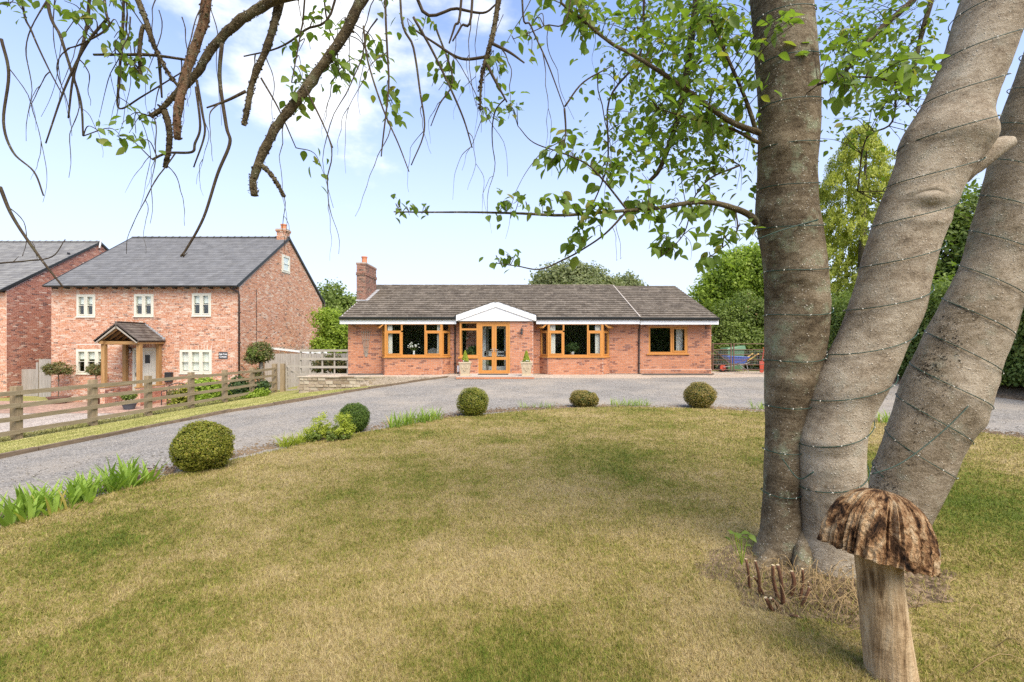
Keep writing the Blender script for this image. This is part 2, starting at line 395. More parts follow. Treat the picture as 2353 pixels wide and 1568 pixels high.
def mat_gravel(name, a, c, dirt, sc_=55, dsc=.45, damt=.7):
    m, nt, b = mat_base(name)
    v = voro(nt, sc_, 'Color'); d = voro(nt, sc_, 'Distance')
    sx = nt.nodes.new('ShaderNodeSeparateColor'); nt.links.new(v, sx.inputs[0])
    col = ramp(nt, [(0, [q * .55 for q in a]), (.35, a), (.75, c), (1, [min(1, q * 1.35) for q in c])], sx.outputs[0])
    big = noise(nt, dsc, 6, .62)
    col = mixc(nt, maprange(nt, big, .44, .64, 0, damt), col, dirt)
    col = mixc(nt, maprange(nt, noise(nt, .8, 7, .68, None, .6), .52, .66, 0, .5), col, (.66,.65,.63), 'MULTIPLY')
    col = mixc(nt, maprange(nt, noise(nt, 7, 5, .7), .55, .75, 0, .55), col, (.6,.57,.52), 'MULTIPLY')
    setcol(nt, b, col, .95, .15); bump(nt, b, math_n(nt, 'ADD', math_n(nt, 'MULTIPLY', d, -.7), noise(nt, 25, 5, .7)), .9, .02); return m
mat_gravel('drive_gravel', (.22,.205,.18), (.305,.284,.247), (.37,.325,.26))
mat_gravel('yard_gravel', (.34,.29,.25), (.46,.41,.35), (.38,.33,.28), 30)
mat_gravel('apron_gravel', (.40,.33,.26), (.50,.42,.34), (.38,.31,.23), 40)
mat_gravel('soil', (.12,.082,.05), (.20,.145,.09), (.27,.20,.12), 35)
mat_gravel('yard_paving', (.34,.22,.17), (.42,.28,.21), (.30,.21,.16), 14)
def mat_far_ground():
    m, nt, b = mat_base('far_ground'); c = ramp(nt, [(.35,(.13,.17,.04)),(.65,(.27,.27,.09))], noise(nt, .25, 6))
    setcol(nt, b, c, .9, .1); bump(nt, b, noise(nt, 30, 5), .6, .03)
mat_far_ground()
def mat_bark(name, cols, moss, moss_amt, speck=.85, bsc=1.0, stripe=(12, 12, 30), speck_col=(.60,.55,.45)):
    m, nt, b = mat_base(name)
    big = noise(nt, 3.0, 6, .65); fine = noise(nt, 1.0, 6, .65, scaled(nt, stripe)); grit = noise(nt, 85, 6, .78)
    f = math_n(nt, 'ADD', math_n(nt, 'MULTIPLY', big, .40), math_n(nt, 'ADD', math_n(nt, 'MULTIPLY', fine, .26), math_n(nt, 'MULTIPLY', grit, .36)))
    c = ramp(nt, cols, f)
    mo = math_n(nt, 'MULTIPLY', maprange(nt, noise(nt, 6.5, 6, .7), .53, .68), moss_amt)
    c = mixc(nt, mo, c, moss)
    sp = maprange(nt, voro(nt, 46), .08, .30, 1, 0)
    sp = math_n(nt, 'MULTIPLY', sp, maprange(nt, noise(nt, 13, 3), .47, .57, 0, speck))
    c = mixc(nt, sp, c, speck_col)
    c = mixc(nt, maprange(nt, noise(nt, 30, 5, .7), .56, .66, 0, .55), c, (.42,.38,.33), 'MULTIPLY')
    setcol(nt, b, c, .9, .15)
    h = math_n(nt, 'ADD', math_n(nt, 'MULTIPLY', fine, .35), math_n(nt, 'ADD', math_n(nt, 'MULTIPLY', grit, .7), math_n(nt, 'MULTIPLY', sp, .6)))
    bump(nt, b, h, 1.0 * bsc, .016); return m
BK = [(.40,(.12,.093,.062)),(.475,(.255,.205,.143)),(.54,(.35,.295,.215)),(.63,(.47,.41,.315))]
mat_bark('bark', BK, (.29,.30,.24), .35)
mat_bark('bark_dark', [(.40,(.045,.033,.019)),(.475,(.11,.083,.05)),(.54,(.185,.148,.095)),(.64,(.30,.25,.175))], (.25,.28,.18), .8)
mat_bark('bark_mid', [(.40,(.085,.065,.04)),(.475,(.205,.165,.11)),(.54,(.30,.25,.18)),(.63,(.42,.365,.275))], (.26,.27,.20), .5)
mat_bark('bark_branch', [(.42,(.045,.033,.018)),(.5,(.11,.082,.042)),(.6,(.22,.18,.10))], (.21,.22,.12), .8, 1.0, 1.6)
mat_bark('bark_red', [(.42,(.08,.045,.024)),(.5,(.17,.09,.048)),(.6,(.28,.18,.105))], (.23,.22,.13), .5, .8, 1.4)
mat_bark('bark_twig', [(.3,(.035,.027,.018)),(.55,(.075,.055,.034)),(.75,(.13,.10,.065))], (.16,.17,.09), .4, .3, .8)
mat_bark('bark_far', [(.3,(.06,.05,.035)),(.55,(.13,.105,.075)),(.75,(.2,.17,.12))], (.16,.17,.11), .4, .3, .6)
def mat_mush(name, cols, stripe, sc_, dark):
    m, nt, b = mat_base(name); N = nt.nodes
    tc = N.new('ShaderNodeTexCoord'); mp = N.new('ShaderNodeMapping'); mp.inputs['Scale'].default_value = stripe; nt.links.new(tc.outputs['UV' if 'cap' in name else 'Object'], mp.inputs[0])
    n = noise(nt, sc_, 8, .68, mp.outputs[0], .4); n2 = noise(nt, 9, 5, .6)
    f = math_n(nt, 'ADD', math_n(nt, 'MULTIPLY', n, .7), math_n(nt, 'MULTIPLY', n2, .3))
    c = ramp(nt, cols, f); setcol(nt, b, c, .9, .1); bump(nt, b, math_n(nt, 'ADD', n, math_n(nt, 'MULTIPLY', noise(nt, 60, 4), .3)), 1.0, dark); return m
mat_mush('mushroom_cap', [(.40,(.012,.008,.006)),(.455,(.09,.046,.022)),(.50,(.27,.15,.07)),(.55,(.42,.28,.15)),(.63,(.52,.40,.25)),(.72,(.58,.48,.34))], (24,4.5,1), 1.0, .06)
mat_mush('mushroom_stem', [(.38,(.11,.068,.033)),(.45,(.27,.185,.10)),(.52,(.42,.305,.175)),(.64,(.54,.43,.275))], (1,1,.10), 22, .02)
simple('cut_wood', (.55,.44,.27), .8, .2, .2, 40)
simple('coppice_bark', (.13,.062,.032), .7, .25, .45, 22, bmp=.5)
simple('dry_straw', (.31,.22,.105), .8, .2, .3, 15)
M = MATS

# ---------------------------------------------------------------- terrain
KY = [-30, 5, 7.6, 8.8, 10.1, 12.1, 13.8, 14.8, 16.7, 18.7, 20.2]
KX = [-8.6, -8.2, -8.07, -7.9, -7.7, -7.0, -5.95, -5.3, -4.4, -3.46, -2.6]
def xk(y): return np.interp(y, KY, KX)
def smst(a, b, t): t = np.clip((t - a) / (b - a), 0, 1); return t * t * (3 - 2 * t)
FX = -11.2
def Hf(x, y):
    x = np.asarray(x, float); y = np.asarray(y, float)
    base = .09 * smst(12, 19, y)
    hk = np.interp(y, [0, 10, 12.4, 13.8, 14.8, 16.7, 18.7, 20.5], [-.25, -.25, -.16, -.1, -.03, .02, .06, .08])
    k = xk(y); hf = np.interp(y, [5, 11, 20, 40], [-.5, -.61, -.80, -.85])
    a = hk + (base - hk) * np.clip((x - k) / 3.0, 0, 1)
    b = hf + (hk - hf) * np.clip((x - FX) / (k - FX), 0, 1)
    c = -1.46 + (hf + 1.46) * smst(-14.2, FX - .2, x)
    return np.where(x >= k, a, np.where(x >= FX, b, c))
def Hs(x, y): return float(Hf(x, y))
def grid_sheet(name, xs, ys, zf, mat, kind='structure', parent=None):
    """xs (ny,nx) and ys (ny,nx) arrays"""
    ny, nx = xs.shape; Z = zf(xs, ys); V = np.stack([xs, ys, Z], -1).reshape(-1, 3)
    i = np.arange((ny - 1) * nx).reshape(ny - 1, nx)[:, :-1].ravel()
    o = np_mesh(name, V, np.stack([i, i + 1, i + nx + 1, i + nx], -1), mat, parent, True)
    if kind and parent is None: o['kind'] = kind
    return o
gx = np.unique(np.concatenate([np.linspace(-900, -60, 12), np.linspace(-60, -18, 22), np.linspace(-18, 14, 129), np.linspace(14, 60, 20), np.linspace(60, 900, 12)]))
gy = np.unique(np.concatenate([np.linspace(-300, -12, 14), np.linspace(-12, 26, 153), np.linspace(26, 60, 20), np.linspace(60, 1200, 16)]))
GX, GY = np.meshgrid(gx, gy)
tag(grid_sheet('ground', GX, GY, lambda x, y: Hf(x, y) - .02, M['verge_soil']), 'mown grass verge and ground all round the houses', None)
# gravel drive, from the kerb on the left to the hedge bank on the right
ty = np.linspace(-14, 20.9, 180); tx = np.linspace(0, 1, 110)
DY = np.repeat(ty[:, None], len(tx), 1); DX = xk(DY) + .03 + (13.6 - xk(DY)) * tx[None, :]
def drive_z(x, y):
    return Hf(x, y) + .004 + .012 * noise3(np.stack([x.ravel() * .9, y.ravel() * .9, 0 * x.ravel()], -1), 3).reshape(x.shape) * .6
tag(grid_sheet('driveway', DX, DY, drive_z, M['drive_gravel']), 'grey gravel drive sweeping round the lawn')
# bank of bare soil under the right hand hedge
bx_ = np.linspace(13.2, 22, 16); by_ = np.linspace(2, 24, 40); BX, BY = np.meshgrid(bx_, by_)
tag(grid_sheet('soil_bank', BX, BY, lambda x, y: Hf(x, y) - .03 + .4 * smst(13.3, 16, x) + .03 * np.sin(x * 3 + y * 2.1), M['soil']), 'bare brown soil bank below the hedge')
# strip of dirt and thin grass between drive and the right part of the bungalow
sx_ = np.linspace(4.2, 13.4, 40); sy_ = np.linspace(19.7, 23.9, 12); SX, SY = np.meshgrid(sx_, sy_)
def strip_z(x, y): return Hf(x, y) + .022 - .05 * (1 - smst(19.7, 20.2, y + .15 * np.sin(x * 2.3)))
tag(grid_sheet('path', SX, SY, strip_z, M['apron_gravel']), 'strip of pale dirt below the bungalow wall')
# neighbour's yard
yx = np.linspace(-36, -13.4, 40); yy = np.linspace(8, 24.6, 30); YX, YY = np.meshgrid(yx, yy)
tag(grid_sheet('yard_gravel', YX, YY, lambda x, y: Hf(x, y) + .004, M['yard_gravel']), 'pale gravel in the yard of the brick cottage')
px = np.linspace(-32, -15.2, 30); py = np.linspace(20.4, 24.5, 10); PX, PY = np.meshgrid(px, py)
tag(grid_sheet('yard_paving', PX, PY, lambda x, y: Hf(x, y) + .012, M['yard_paving']), 'reddish block paving before the brick cottage')

# lawn island
LC = np.array([2.3, 3.4])
LP = np.array([(-4.05, 1.6), (-4.45, 3.0), (-4.42, 4.2), (-4.1, 5.9), (-3.5, 7.2), (-2.5, 8.6), (-1.05, 10.4), (1.3, 11.5), (3.2, 11.75), (4.9, 11.4), (7.1, 9.6), (8.6, 7.7),
               (9.4, 5.4), (9.4, 2.6), (8.3, -.5), (5.8, -3), (2.3, -4), (-1.2, -3.2), (-3.1, -.8)])
_a = np.arctan2(LP[:, 1] - LC[1], LP[:, 0] - LC[0]); _r = np.hypot(LP[:, 0] - LC[0], LP[:, 1] - LC[1]); _o = np.argsort(_a); _a = _a[_o]; _r = _r[_o]
_th = np.linspace(-np.pi, np.pi, 721); _rr = np.interp(_th, np.r_[_a[-1] - 2 * np.pi, _a, _a[0] + 2 * np.pi], np.r_[_r[-1], _r, _r[0]])
_k = np.ones(25) / 25; _rr = np.convolve(np.r_[_rr[-25:], _rr, _rr[:25]], _k, 'same')[25:-25]
def lawn_r(x, y): return np.interp(np.arctan2(y - LC[1], x - LC[0]), _th, _rr)
def lawn_in(x, y): return np.hypot(x - LC[0], y - LC[1]) / lawn_r(x, y)
def lawn_z(x, y):
    q = lawn_in(x, y)
    return Hf(x, y) + .05 * np.clip((1.0 - q) / .03, 0, 1) - .02 + .012 * noise3(np.stack([x.ravel() * 1.1, y.ravel() * 1.1, 0 * x.ravel()], -1), 5).reshape(np.shape(x))
ths = np.linspace(-np.pi, np.pi, 241); rs = np.r_[np.linspace(.002, .94, 40), np.linspace(.955, 1.0, 6)]
TH, RS = np.meshgrid(ths, rs); RR = RS * np.interp(TH, _th, _rr) * (1 + .006 * np.sin(TH * 61) * (RS > .9))
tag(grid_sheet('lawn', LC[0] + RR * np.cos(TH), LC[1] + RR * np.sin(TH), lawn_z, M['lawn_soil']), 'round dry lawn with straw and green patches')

def blades(name, x, y, z, d, mat, lmin, lmax, wmin, px_w, label, cat, lean=.8):
    n = len(x); L = rng.uniform(lmin, lmax, n) * (1 + .25 * rng.normal(size=n)).clip(.4, 1.8); W = np.maximum(wmin, px_w * d / 483.0) * rng.uniform(.7, 1.3, n)
    a = rng.uniform(0, 2 * np.pi, n); ln = rng.uniform(.15, lean, n); ang = rng.uniform(0, 2 * np.pi, n)
    sx = np.cos(a) * W / 2; sy = np.sin(a) * W / 2
    b = np.stack([x, y, z - .004], -1); side = np.stack([sx, sy, 0 * sx], -1)
    tip = b + np.stack([np.cos(ang) * L * np.sin(ln), np.sin(ang) * L * np.sin(ln), L * np.cos(ln)], -1)
    V = np.empty((n, 3, 3)); V[:, 0] = b - side; V[:, 1] = b + side; V[:, 2] = tip
    o = np_mesh(name, V.reshape(-1, 3), np.arange(3 * n).reshape(n, 3), mat)
    return tag(o, label, cat, None, 'stuff')
def scatter_polar(n, d0, d1, half):
    u = rng.random(n); d = d0 * (d1 / d0) ** u; a = rng.uniform(-half, half, n)
    return d * np.sin(a), d * np.cos(a), d
gxx, gyy, gd = scatter_polar(1000000, 1.5, 13.5, 1.2)
ok = lawn_in(gxx, gyy) < 1.0
gxx, gyy, gd = gxx[ok], gyy[ok], gd[ok]
# worn ring of bare earth round the foot of the tree
tr = np.hypot(gxx - 2.2, gyy - 3.3); ok = (tr > 1.15) | (rng.random(len(tr)) < .30 + np.clip(tr - .4, 0, 1) * 1.0); gxx, gyy, gd = gxx[ok], gyy[ok], gd[ok]
blades('lawn_grass', gxx, gyy, lawn_z(gxx, gyy), gd, M['lawn_blade'], .018, .040, .0034, .9, 'short dry mown grass of the round lawn', 'grass', 1.25)
vx = rng.uniform(-11.1, -2.5, 300000); vy = 7 * (22 / 7.0) ** rng.random(300000); ok = (vx < xk(vy) - .12) & (vy < 20.1); vx, vy = vx[ok], vy[ok]
blades('verge_grass', vx, vy, Hf(vx, vy) - .02, np.hypot(vx, vy), M['verge_blade'], .012, .028, .003, .6, 'mown grass strip between kerb and post and rail fence', 'grass', 1.2)
vx = rng.uniform(-14.0, -11.2, 60000); vy = 7 * (22 / 7.0) ** rng.random(60000)
blades('neighbour_grass', vx, vy, Hf(vx, vy) - .0, np.hypot(vx, vy), M['verge_blade'], .04, .08, .004, 1.0, 'longer green grass on the slope behind the post and rail fence', 'grass', .9)

# kerb: boards set on edge, each about a metre
kerb = tag(bpy.data.objects.new('kerb', None), 'dark timber edging along the left side of the drive', None, None, 'structure'); COL.objects.link(kerb)
_ky = 5.2
while _ky < 20.0:
    y2 = min(_ky + .98, 20.1); a = Vector((float(xk(_ky)), _ky, 0)); b = Vector((float(xk(y2)), y2, 0)); mbk = MB()
    za = Hs(a.x + .02, a.y) - .02 + random.uniform(-.012, .012); zb = Hs(b.x + .02, b.y) - .02 + random.uniform(-.012, .012)
    a.z = za; b.z = zb; b = b - (b - a).normalized() * .012
    mbk.bar(a, b, .075, .19); mbk.build('kerb_board', M['kerb_board'], kerb); _ky = y2

# loose stones and bark along the edge of the lawn
def pebbles(name, n, f, smin, smax, mat, label, cat='stones'):
    V = []; Fc = []; base = np.array([(1,0,0),(-1,0,0),(0,1,0),(0,-1,0),(0,0,1),(0,0,-1)], float); tri = np.array([(0,2,4),(2,1,4),(1,3,4),(3,0,4),(2,0,5),(1,2,5),(3,1,5),(0,3,5)])
    x, y, z = f(n); s = rng.uniform(smin, smax, n)
    V = base[None] * (s[:, None, None] * rng.uniform(.5, 1.2, (n, 1, 3))); a = rng.uniform(0, 6.28, n); ca, sa = np.cos(a)[:, None], np.sin(a)[:, None]
    V = np.stack([V[..., 0] * ca - V[..., 1] * sa, V[..., 0] * sa + V[..., 1] * ca, V[..., 2] * .6], -1) + np.stack([x, y, z], -1)[:, None]
    Fq = (tri[None] + 6 * np.arange(n)[:, None, None]).reshape(-1, 3)
    return tag(np_mesh(name, V.reshape(-1, 3), Fq, mat), label, cat, None, 'stuff')
def edge_pts(n):
    t = rng.uniform(.6, np.pi + .25, n); r = np.interp(t, _th, _rr) * (1 + np.abs(rng.normal(0, .035, n)))
    x = LC[0] + r * np.cos(t); y = LC[1] + r * np.sin(t); return x, y, Hf(x, y) + .006
def drive_pts(n):
    y = 4 * (20.5 / 4) ** rng.random(n); x = xk(y) + .1 + (13 - xk(y)) * rng.random(n); ok = lawn_in(x, y) > 1.01; x, y = x[ok], y[ok]
    return np.resize(x, n), np.resize(y, n), Hf(np.resize(x, n), np.resize(y, n)) + .006
pebbles('mulch', 9000, edge_pts, .008, .03, M['soil'], 'dark bark chips in the bed along the lawn edge', 'mulch')
pebbles('loose_gravel', 9000, drive_pts, .006, .02, M['drive_gravel'], 'loose stones lying on the drive', 'gravel')

# ---------------------------------------------------------------- masonry helpers
def subtract(iv, cuts):
    out = [iv]
    for c0, c1 in cuts:
        nx = []
        for a, b in out:
            if c1 <= a or c0 >= b: nx.append((a, b))
            else:
                if c0 - a > .03: nx.append((a, c0))
                if b - c1 > .03: nx.append((c1, b))
        out = nx
    return out
def brick_cells(W, H, openings, lim=None, course=.075, L=.225, j=.010, start=0.0):
    cells = []; v = 0.0; k = 0
    while v + course * .6 < H:
        a, b = (0.0, W) if lim is None else lim(v + course)
        if b - a < .1: break
        cuts = [(o[0], o[1]) for o in openings if o[2] < v + course - .012 and o[3] > v + .012]
        u = a - ((k % 2) * L / 2) - L + ((start - a) % L); 
        while u < b:
            u0, u1 = max(u, a), min(u + L, b)
            if u1 - u0 > .03:
                for (p, q) in subtract((u0, u1), cuts):
                    if q - p > .028: cells.append((p + j / 2, q - j / 2, v + j / 2, v + course - j / 2))
            u += L
        v += course; k += 1
    return cells
_bm = {}
def unit_box(mat, ymin=0.0):
    """box 0..1 x 0..1 x 0..1, local x along, y out of the wall, z up; no back face"""
    if mat.name in _bm: return _bm[mat.name]
    me = bpy.data.meshes.new('brick'); e = .02
    V = [(0,0,0),(1,0,0),(1,0,1),(0,0,1),(e,-1,e*3),(1-e,-1,e*3),(1-e,-1,1-e*3),(e,-1,1-e*3)]
    me.from_pydata(V, [], [(4,5,6,7),(0,1,5,4),(1,2,6,5),(2,3,7,6),(3,0,4,7)]); me.materials.append(mat); me.update(); _bm[mat.name] = me; return me
def lay_bricks(fr, cells, mat, parent, npart, proud=.007, name='brick', prefer=None):
    """npart bricks nearest to the camera as objects, the rest as one part"""
    cells = list(cells)
    if npart:
        full = [c for c in cells]
        full.sort(key=lambda c: (c[1] - c[0] < .15, (fr.pt((c[0] + c[1]) / 2, 0, c[2]) - cam.location).length))
        parts = full[:npart]; rest = full[npart:]
    else: parts, rest = [], cells
    me = unit_box(mat); off = root_loc(parent)
    rot = Matrix((fr.u, -fr.nn, Vector((0, 0, 1)))).transposed().to_euler()
    for (a, b, c, d) in parts:
        o = bpy.data.objects.new(name, me); COL.objects.link(o); o.parent = parent
        o.location = fr.pt(a, -.002, c) - off; o.rotation_euler = rot; o.scale = (b - a, proud + random.uniform(0, .004), d - c)
    if rest:
        A = np.array(rest); n = len(A); pr = proud + rng.uniform(0, .004, n); e = .0035
        U = np.array(fr.u); Nn = np.array(fr.nn); P0 = np.array(fr.p); Zz = np.array((0, 0, 1.0))
        def pt(u, nn, v): return P0 + u[:, None] * U + nn[:, None] * Nn + v[:, None] * Zz
        z0 = np.full(n, -.002)
        V = np.stack([pt(A[:,0], z0, A[:,2]), pt(A[:,1], z0, A[:,2]), pt(A[:,1], z0, A[:,3]), pt(A[:,0], z0, A[:,3]),
                      pt(A[:,0]+e, pr, A[:,2]+e), pt(A[:,1]-e, pr, A[:,2]+e), pt(A[:,1]-e, pr, A[:,3]-e), pt(A[:,0]+e, pr, A[:,3]-e)], 1)
        fq = np.array([(4,7,6,5),(0,4,5,1),(1,5,6,2),(2,6,7,3),(3,7,4,0)])
        o = np_mesh('brickwork', V.reshape(-1, 3), (fq[None] + 8 * np.arange(n)[:, None, None]).reshape(-1, 4), mat, parent); o['kind'] = 'stuff'
def wall_sheet(fr, W, H, openings, mat, parent, name='wall', thick=.25, gable=None):
    """mortar face with openings, reveals, and an inner face; gable = (u_apex, v_apex)"""
    mb = MB(); us = sorted({0.0, W, *[q for o in openings for q in o[:2]]}); vv = sorted({0.0, H, *[q for o in openings for q in o[2:4]]})
    us = [q for q in us if 0 <= q <= W]; vv = [q for q in vv if 0 <= q <= H]
    for i in range(len(us) - 1):
        for j in range(len(vv) - 1):
            cu, cv = (us[i] + us[i+1]) / 2, (vv[j] + vv[j+1]) / 2
            if any(o[0] < cu < o[1] and o[2] < cv < o[3] for o in openings): continue
            mb.quad(fr.pt(us[i],0,vv[j]), fr.pt(us[i+1],0,vv[j]), fr.pt(us[i+1],0,vv[j+1]), fr.pt(us[i],0,vv[j+1]))
            mb.quad(fr.pt(us[i],-thick,vv[j]), fr.pt(us[i],-thick,vv[j+1]), fr.pt(us[i+1],-thick,vv[j+1]), fr.pt(us[i+1],-thick,vv[j]))
    for o in openings:
        a, b, c, d = o[:4]
        mb.quad(fr.pt(a,0,c), fr.pt(a,0,d), fr.pt(a,-thick,d), fr.pt(a,-thick,c)); mb.quad(fr.pt(b,0,c), fr.pt(b,-thick,c), fr.pt(b,-thick,d), fr.pt(b,0,d))
        mb.quad(fr.pt(a,0,c), fr.pt(a,-thick,c), fr.pt(b,-thick,c), fr.pt(b,0,c)); mb.quad(fr.pt(a,0,d), fr.pt(b,0,d), fr.pt(b,-thick,d), fr.pt(a,-thick,d))
    if gable:
        mb.tri(fr.pt(0,0,H), fr.pt(W,0,H), fr.pt(gable[0],0,gable[1])); mb.tri(fr.pt(0,-thick,H), fr.pt(gable[0],-thick,gable[1]), fr.pt(W,-thick,H))
    return mb.build(name, mat, parent)
def window(fr, u0, u1, v0, v1, lights, mat, parent, fw=.06, bw=.045, n0=-.09, n1=-.03, sash=.045, name='window', bars=(), pane=True):
    """frame; lights = [(u0,u1,v0,v1,is_sash)] as fractions of the opening; each light gets a pane; bars = glazing bars at fractions of height"""
    mb = MB(); W = u1 - u0; Hh = v1 - v0; panes = []
    mb.fbox(fr, u0, u0+fw, n0, n1, v0, v1); mb.fbox(fr, u1-fw, u1, n0, n1, v0, v1)
    mb.fbox(fr, u0+fw, u1-fw, n0, n1, v0, v0+fw); mb.fbox(fr, u0+fw, u1-fw, n0, n1, v1-fw, v1)
    for (a, b, c, d, s_) in lights:
        A, B, C_, D = u0 + a*W, u0 + b*W, v0 + c*Hh, v0 + d*Hh
        A2 = A + (fw if a == 0 else bw/2); B2 = B - (fw if b == 1 else bw/2); C2 = C_ + (fw if c == 0 else bw/2); D2 = D - (fw if d == 1 else bw/2)
        if b < 1: mb.fbox(fr, B - bw/2, B + bw/2, n0+.002, n1-.002, C2, D2)
        if d < 1: mb.fbox(fr, A2, B2, n0+.002, n1-.003, D - bw/2, D + bw/2)
        if s_:
            q = sash; m0, m1 = n0+.004, n1+.016
            mb.fbox(fr, A2, A2+q, m0, m1, C2, D2); mb.fbox(fr, B2-q, B2, m0, m1, C2, D2); mb.fbox(fr, A2+q, B2-q, m0, m1, C2, C2+q); mb.fbox(fr, A2+q, B2-q, m0, m1, D2-q, D2)
            A2 += q; B2 -= q; C2 += q; D2 -= q
        for f_ in bars:
            z = C2 + (D2 - C2) * f_; mb.fbox(fr, A2, B2, n0+.012, n1+.004, z-.011, z+.011)
        panes.append((A2, B2, C2, D2))
    o = mb.build(name, mat, parent)
    if pane:
        for (a, b, c, d) in panes:
            pb = MB(); nm = (n0 + n1) / 2; pb.fbox(fr, a-.003, b+.003, nm-.003, nm+.003, c-.003, d+.003); pb.build('pane', M['glass'], o)
    return o, panes
def tile_roof(parent, p0, U, S, W, Ls, gauge, tw, th, mat, npart, name='tile', base_mat=None, over=.06, jit=.004, lim=None, bname='roof'):
    """p0 eaves corner, U along eaves, S up the slope (unit), overlapping tiles; the sheet below is the roof part"""
    U = Vector(U).normalized(); S = Vector(S).normalized(); Nn = U.cross(S).normalized()
    if Nn.z < 0: Nn = -Nn
    mb = MB(); p0 = Vector(p0)
    q = [p0 + U*a + S*b + Nn*c for c in (-.10, -.012) for (a, b) in ((0,0),(W,0),(W,Ls),(0,Ls))]
    mb.hexa(q); roof = mb.build(bname, base_mat or mat, parent)
    rows = int(math.ceil(Ls / gauge)); cols = int(math.ceil(W / tw)); cells = []
    for r in range(rows):
        sh = (tw / 2) * (r % 2)
        for c in range(-1, cols + 1):
            a = max(0, c * tw + sh); b = min(W, (c + 1) * tw + sh)
            if b - a < .04: continue
            cells.append((a + .002, b - .002, r))
    def corners(a, b, r):
        s0 = r * gauge - (.03 if r == 0 else 0); s1 = min(s0 + gauge + over, Ls); j1, j2 = random.uniform(0, jit), random.uniform(-jit, jit)
        lo = th * .9 + j1; hi = .0
        return [(a, s0+j2, lo-th), (b, s0+j2, lo-th), (b, s1, hi-.004), (a, s1, hi-.004), (a, s0+j2, lo+.006), (b, s0+j2, lo+.006), (b, s1, hi+.006), (a, s1, hi+.006)]
    fs = [(4,5,6,7),(0,1,5,4),(1,2,6,5),(3,0,4,7)]
    cells.sort(key=lambda t: (p0 + U*((t[0]+t[1])/2) + S*(t[2]*gauge) - cam.location).length)
    off = root_loc(parent)
    meshes = {}
    for (a, b, r) in cells[:npart]:
        key = (round(b - a, 2), random.randrange(3))
        if key not in meshes:
            me = bpy.data.meshes.new(name); cs = corners(0, b - a, 1)
            me.from_pydata([(U*x + S*(y - gauge) + Nn*z) for x, y, z in cs], [], fs); me.materials.append(mat); me.update(); meshes[key] = me
        o = link(name, meshes[key], roof); o.location = p0 + U*a + S*(r * gauge - (.02 if r == 0 else 0)) - off
    mb2 = MB()
    for (a, b, r) in cells[npart:]:
        mb2.add([p0 + U*x + S*y + Nn*z for x, y, z in corners(a, b, r)], fs)
    if len(cells) > npart: mb2.build('tiling', mat, roof)['kind'] = 'stuff'
    return roof
def curtain(fr, u0, u1, v0, v1, n, parent_label, folds=6, amp=.025, mat=None):
    mb = MB(); k = folds * 6; pts = []
    for i in range(k + 1):
        u = u0 + (u1 - u0) * i / k; nn = n + amp * math.sin(i / 6 * 2 * math.pi); pts.append((u, nn))
    for i in range(k):
        (a, p), (b, q) = pts[i], pts[i+1]; mb.quad(fr.pt(a,p,v0), fr.pt(b,q,v0), fr.pt(b,q,v1), fr.pt(a,p,v1))
    o = mb.build('curtain', mat or M['curtain'], None, True)
    o['label'] = parent_label; o['category'] = 'curtain'; o['group'] = 'curtains in the bungalow windows'; return o
Zup = Vector((0, 0, 1))

# ---------------------------------------------------------------- the bungalow
YW, YB = 21.4, 20.9            # main wall, plane of the bays and the entrance
BG = .10                        # foot of the walls
bun = thing('bungalow', 'low red brick bungalow with brown tiled roof, white fascia and golden oak windows', 'bungalow', (0, YW, BG))
SW = F / YW
def bx(v): return X(v, YW)
def bz(v): return Zv(v, YW)
xl, xr = bx(800), bx(1635); xm = bx(1468)
EH = 2.42 - BG                  # wall height
def rel(v, y=YW): return Zv(v, y) - BG
main = Frame((xl, YW, BG), (1, 0, 0), (0, -1, 0)); Wm = xm - xl
b1 = (X(884, YB), X(1016, YB), bx(878), bx(1035)); b2 = (X(1259, YB), X(1386, YB), bx(1241), bx(1400))
ent = (X(1056, YB), X(1225, YB))
ops = [(b1[2] - xl, b1[3] - xl, -.01, EH + .01), (b2[2] - xl, b2[3] - xl, -.01, EH + .01), (ent[0] - xl + .02, ent[1] - xl - .02, -.01, EH + .01)]
ops = [(a, b, 0, EH) for a, b, c, d in ops]
wl = wall_sheet(main, Wm, EH, ops, M['mortar'], bun)
lay_bricks(main, brick_cells(Wm, EH, ops), M['brick_bungalow'], wl, 90)
# right hand extension
ex = Frame((xm + .02, YW + .04, BG), (1, 0, 0), (0, -1, 0)); We = xr - xm - .02
eo = (bx(1491) - xm - .02, bx(1581) - xm - .02, rel(813), rel(750))
we = wall_sheet(ex, We, EH, [eo], M['mortar'], bun)
lay_bricks(ex, brick_cells(We, EH, [(eo[0], eo[1], eo[2] - .05, eo[3])], start=.1), M['brick_bungalow'], we, 90)
mb = MB(); mb.fbox(ex, -.01, We + .012, .0, .03, .0, rel(849)); pl = mb.build('plinth', M['mortar'], bun)
fp = Frame(ex.pt(0, .03, 0), ex.u, ex.nn); lay_bricks(fp, brick_cells(We, rel(849), [], start=.05), M['brick_bungalow'], pl, 20)
# side and back walls
for nm, f_, W_ in (('side_wall', Frame((xr, YW + .04, BG), (0, 1, 0), (1, 0, 0)), 10.2), ('side_wall', Frame((xl, YW + 10.2, BG), (0, -1, 0), (-1, 0, 0)), 10.2), ('back_wall', Frame((xr, YW + 10.2, BG), (-1, 0, 0), (0, 1, 0)), xr - xl)):
    s_ = wall_sheet(f_, W_, EH, [], M['mortar'], bun, nm, gable=((W_ / 2, EH + 1.98) if nm == 'side_wall' else None))
    if nm == 'side_wall': lay_bricks(f_, brick_cells(W_, EH, []), M['brick_bungalow'], s_, 0)
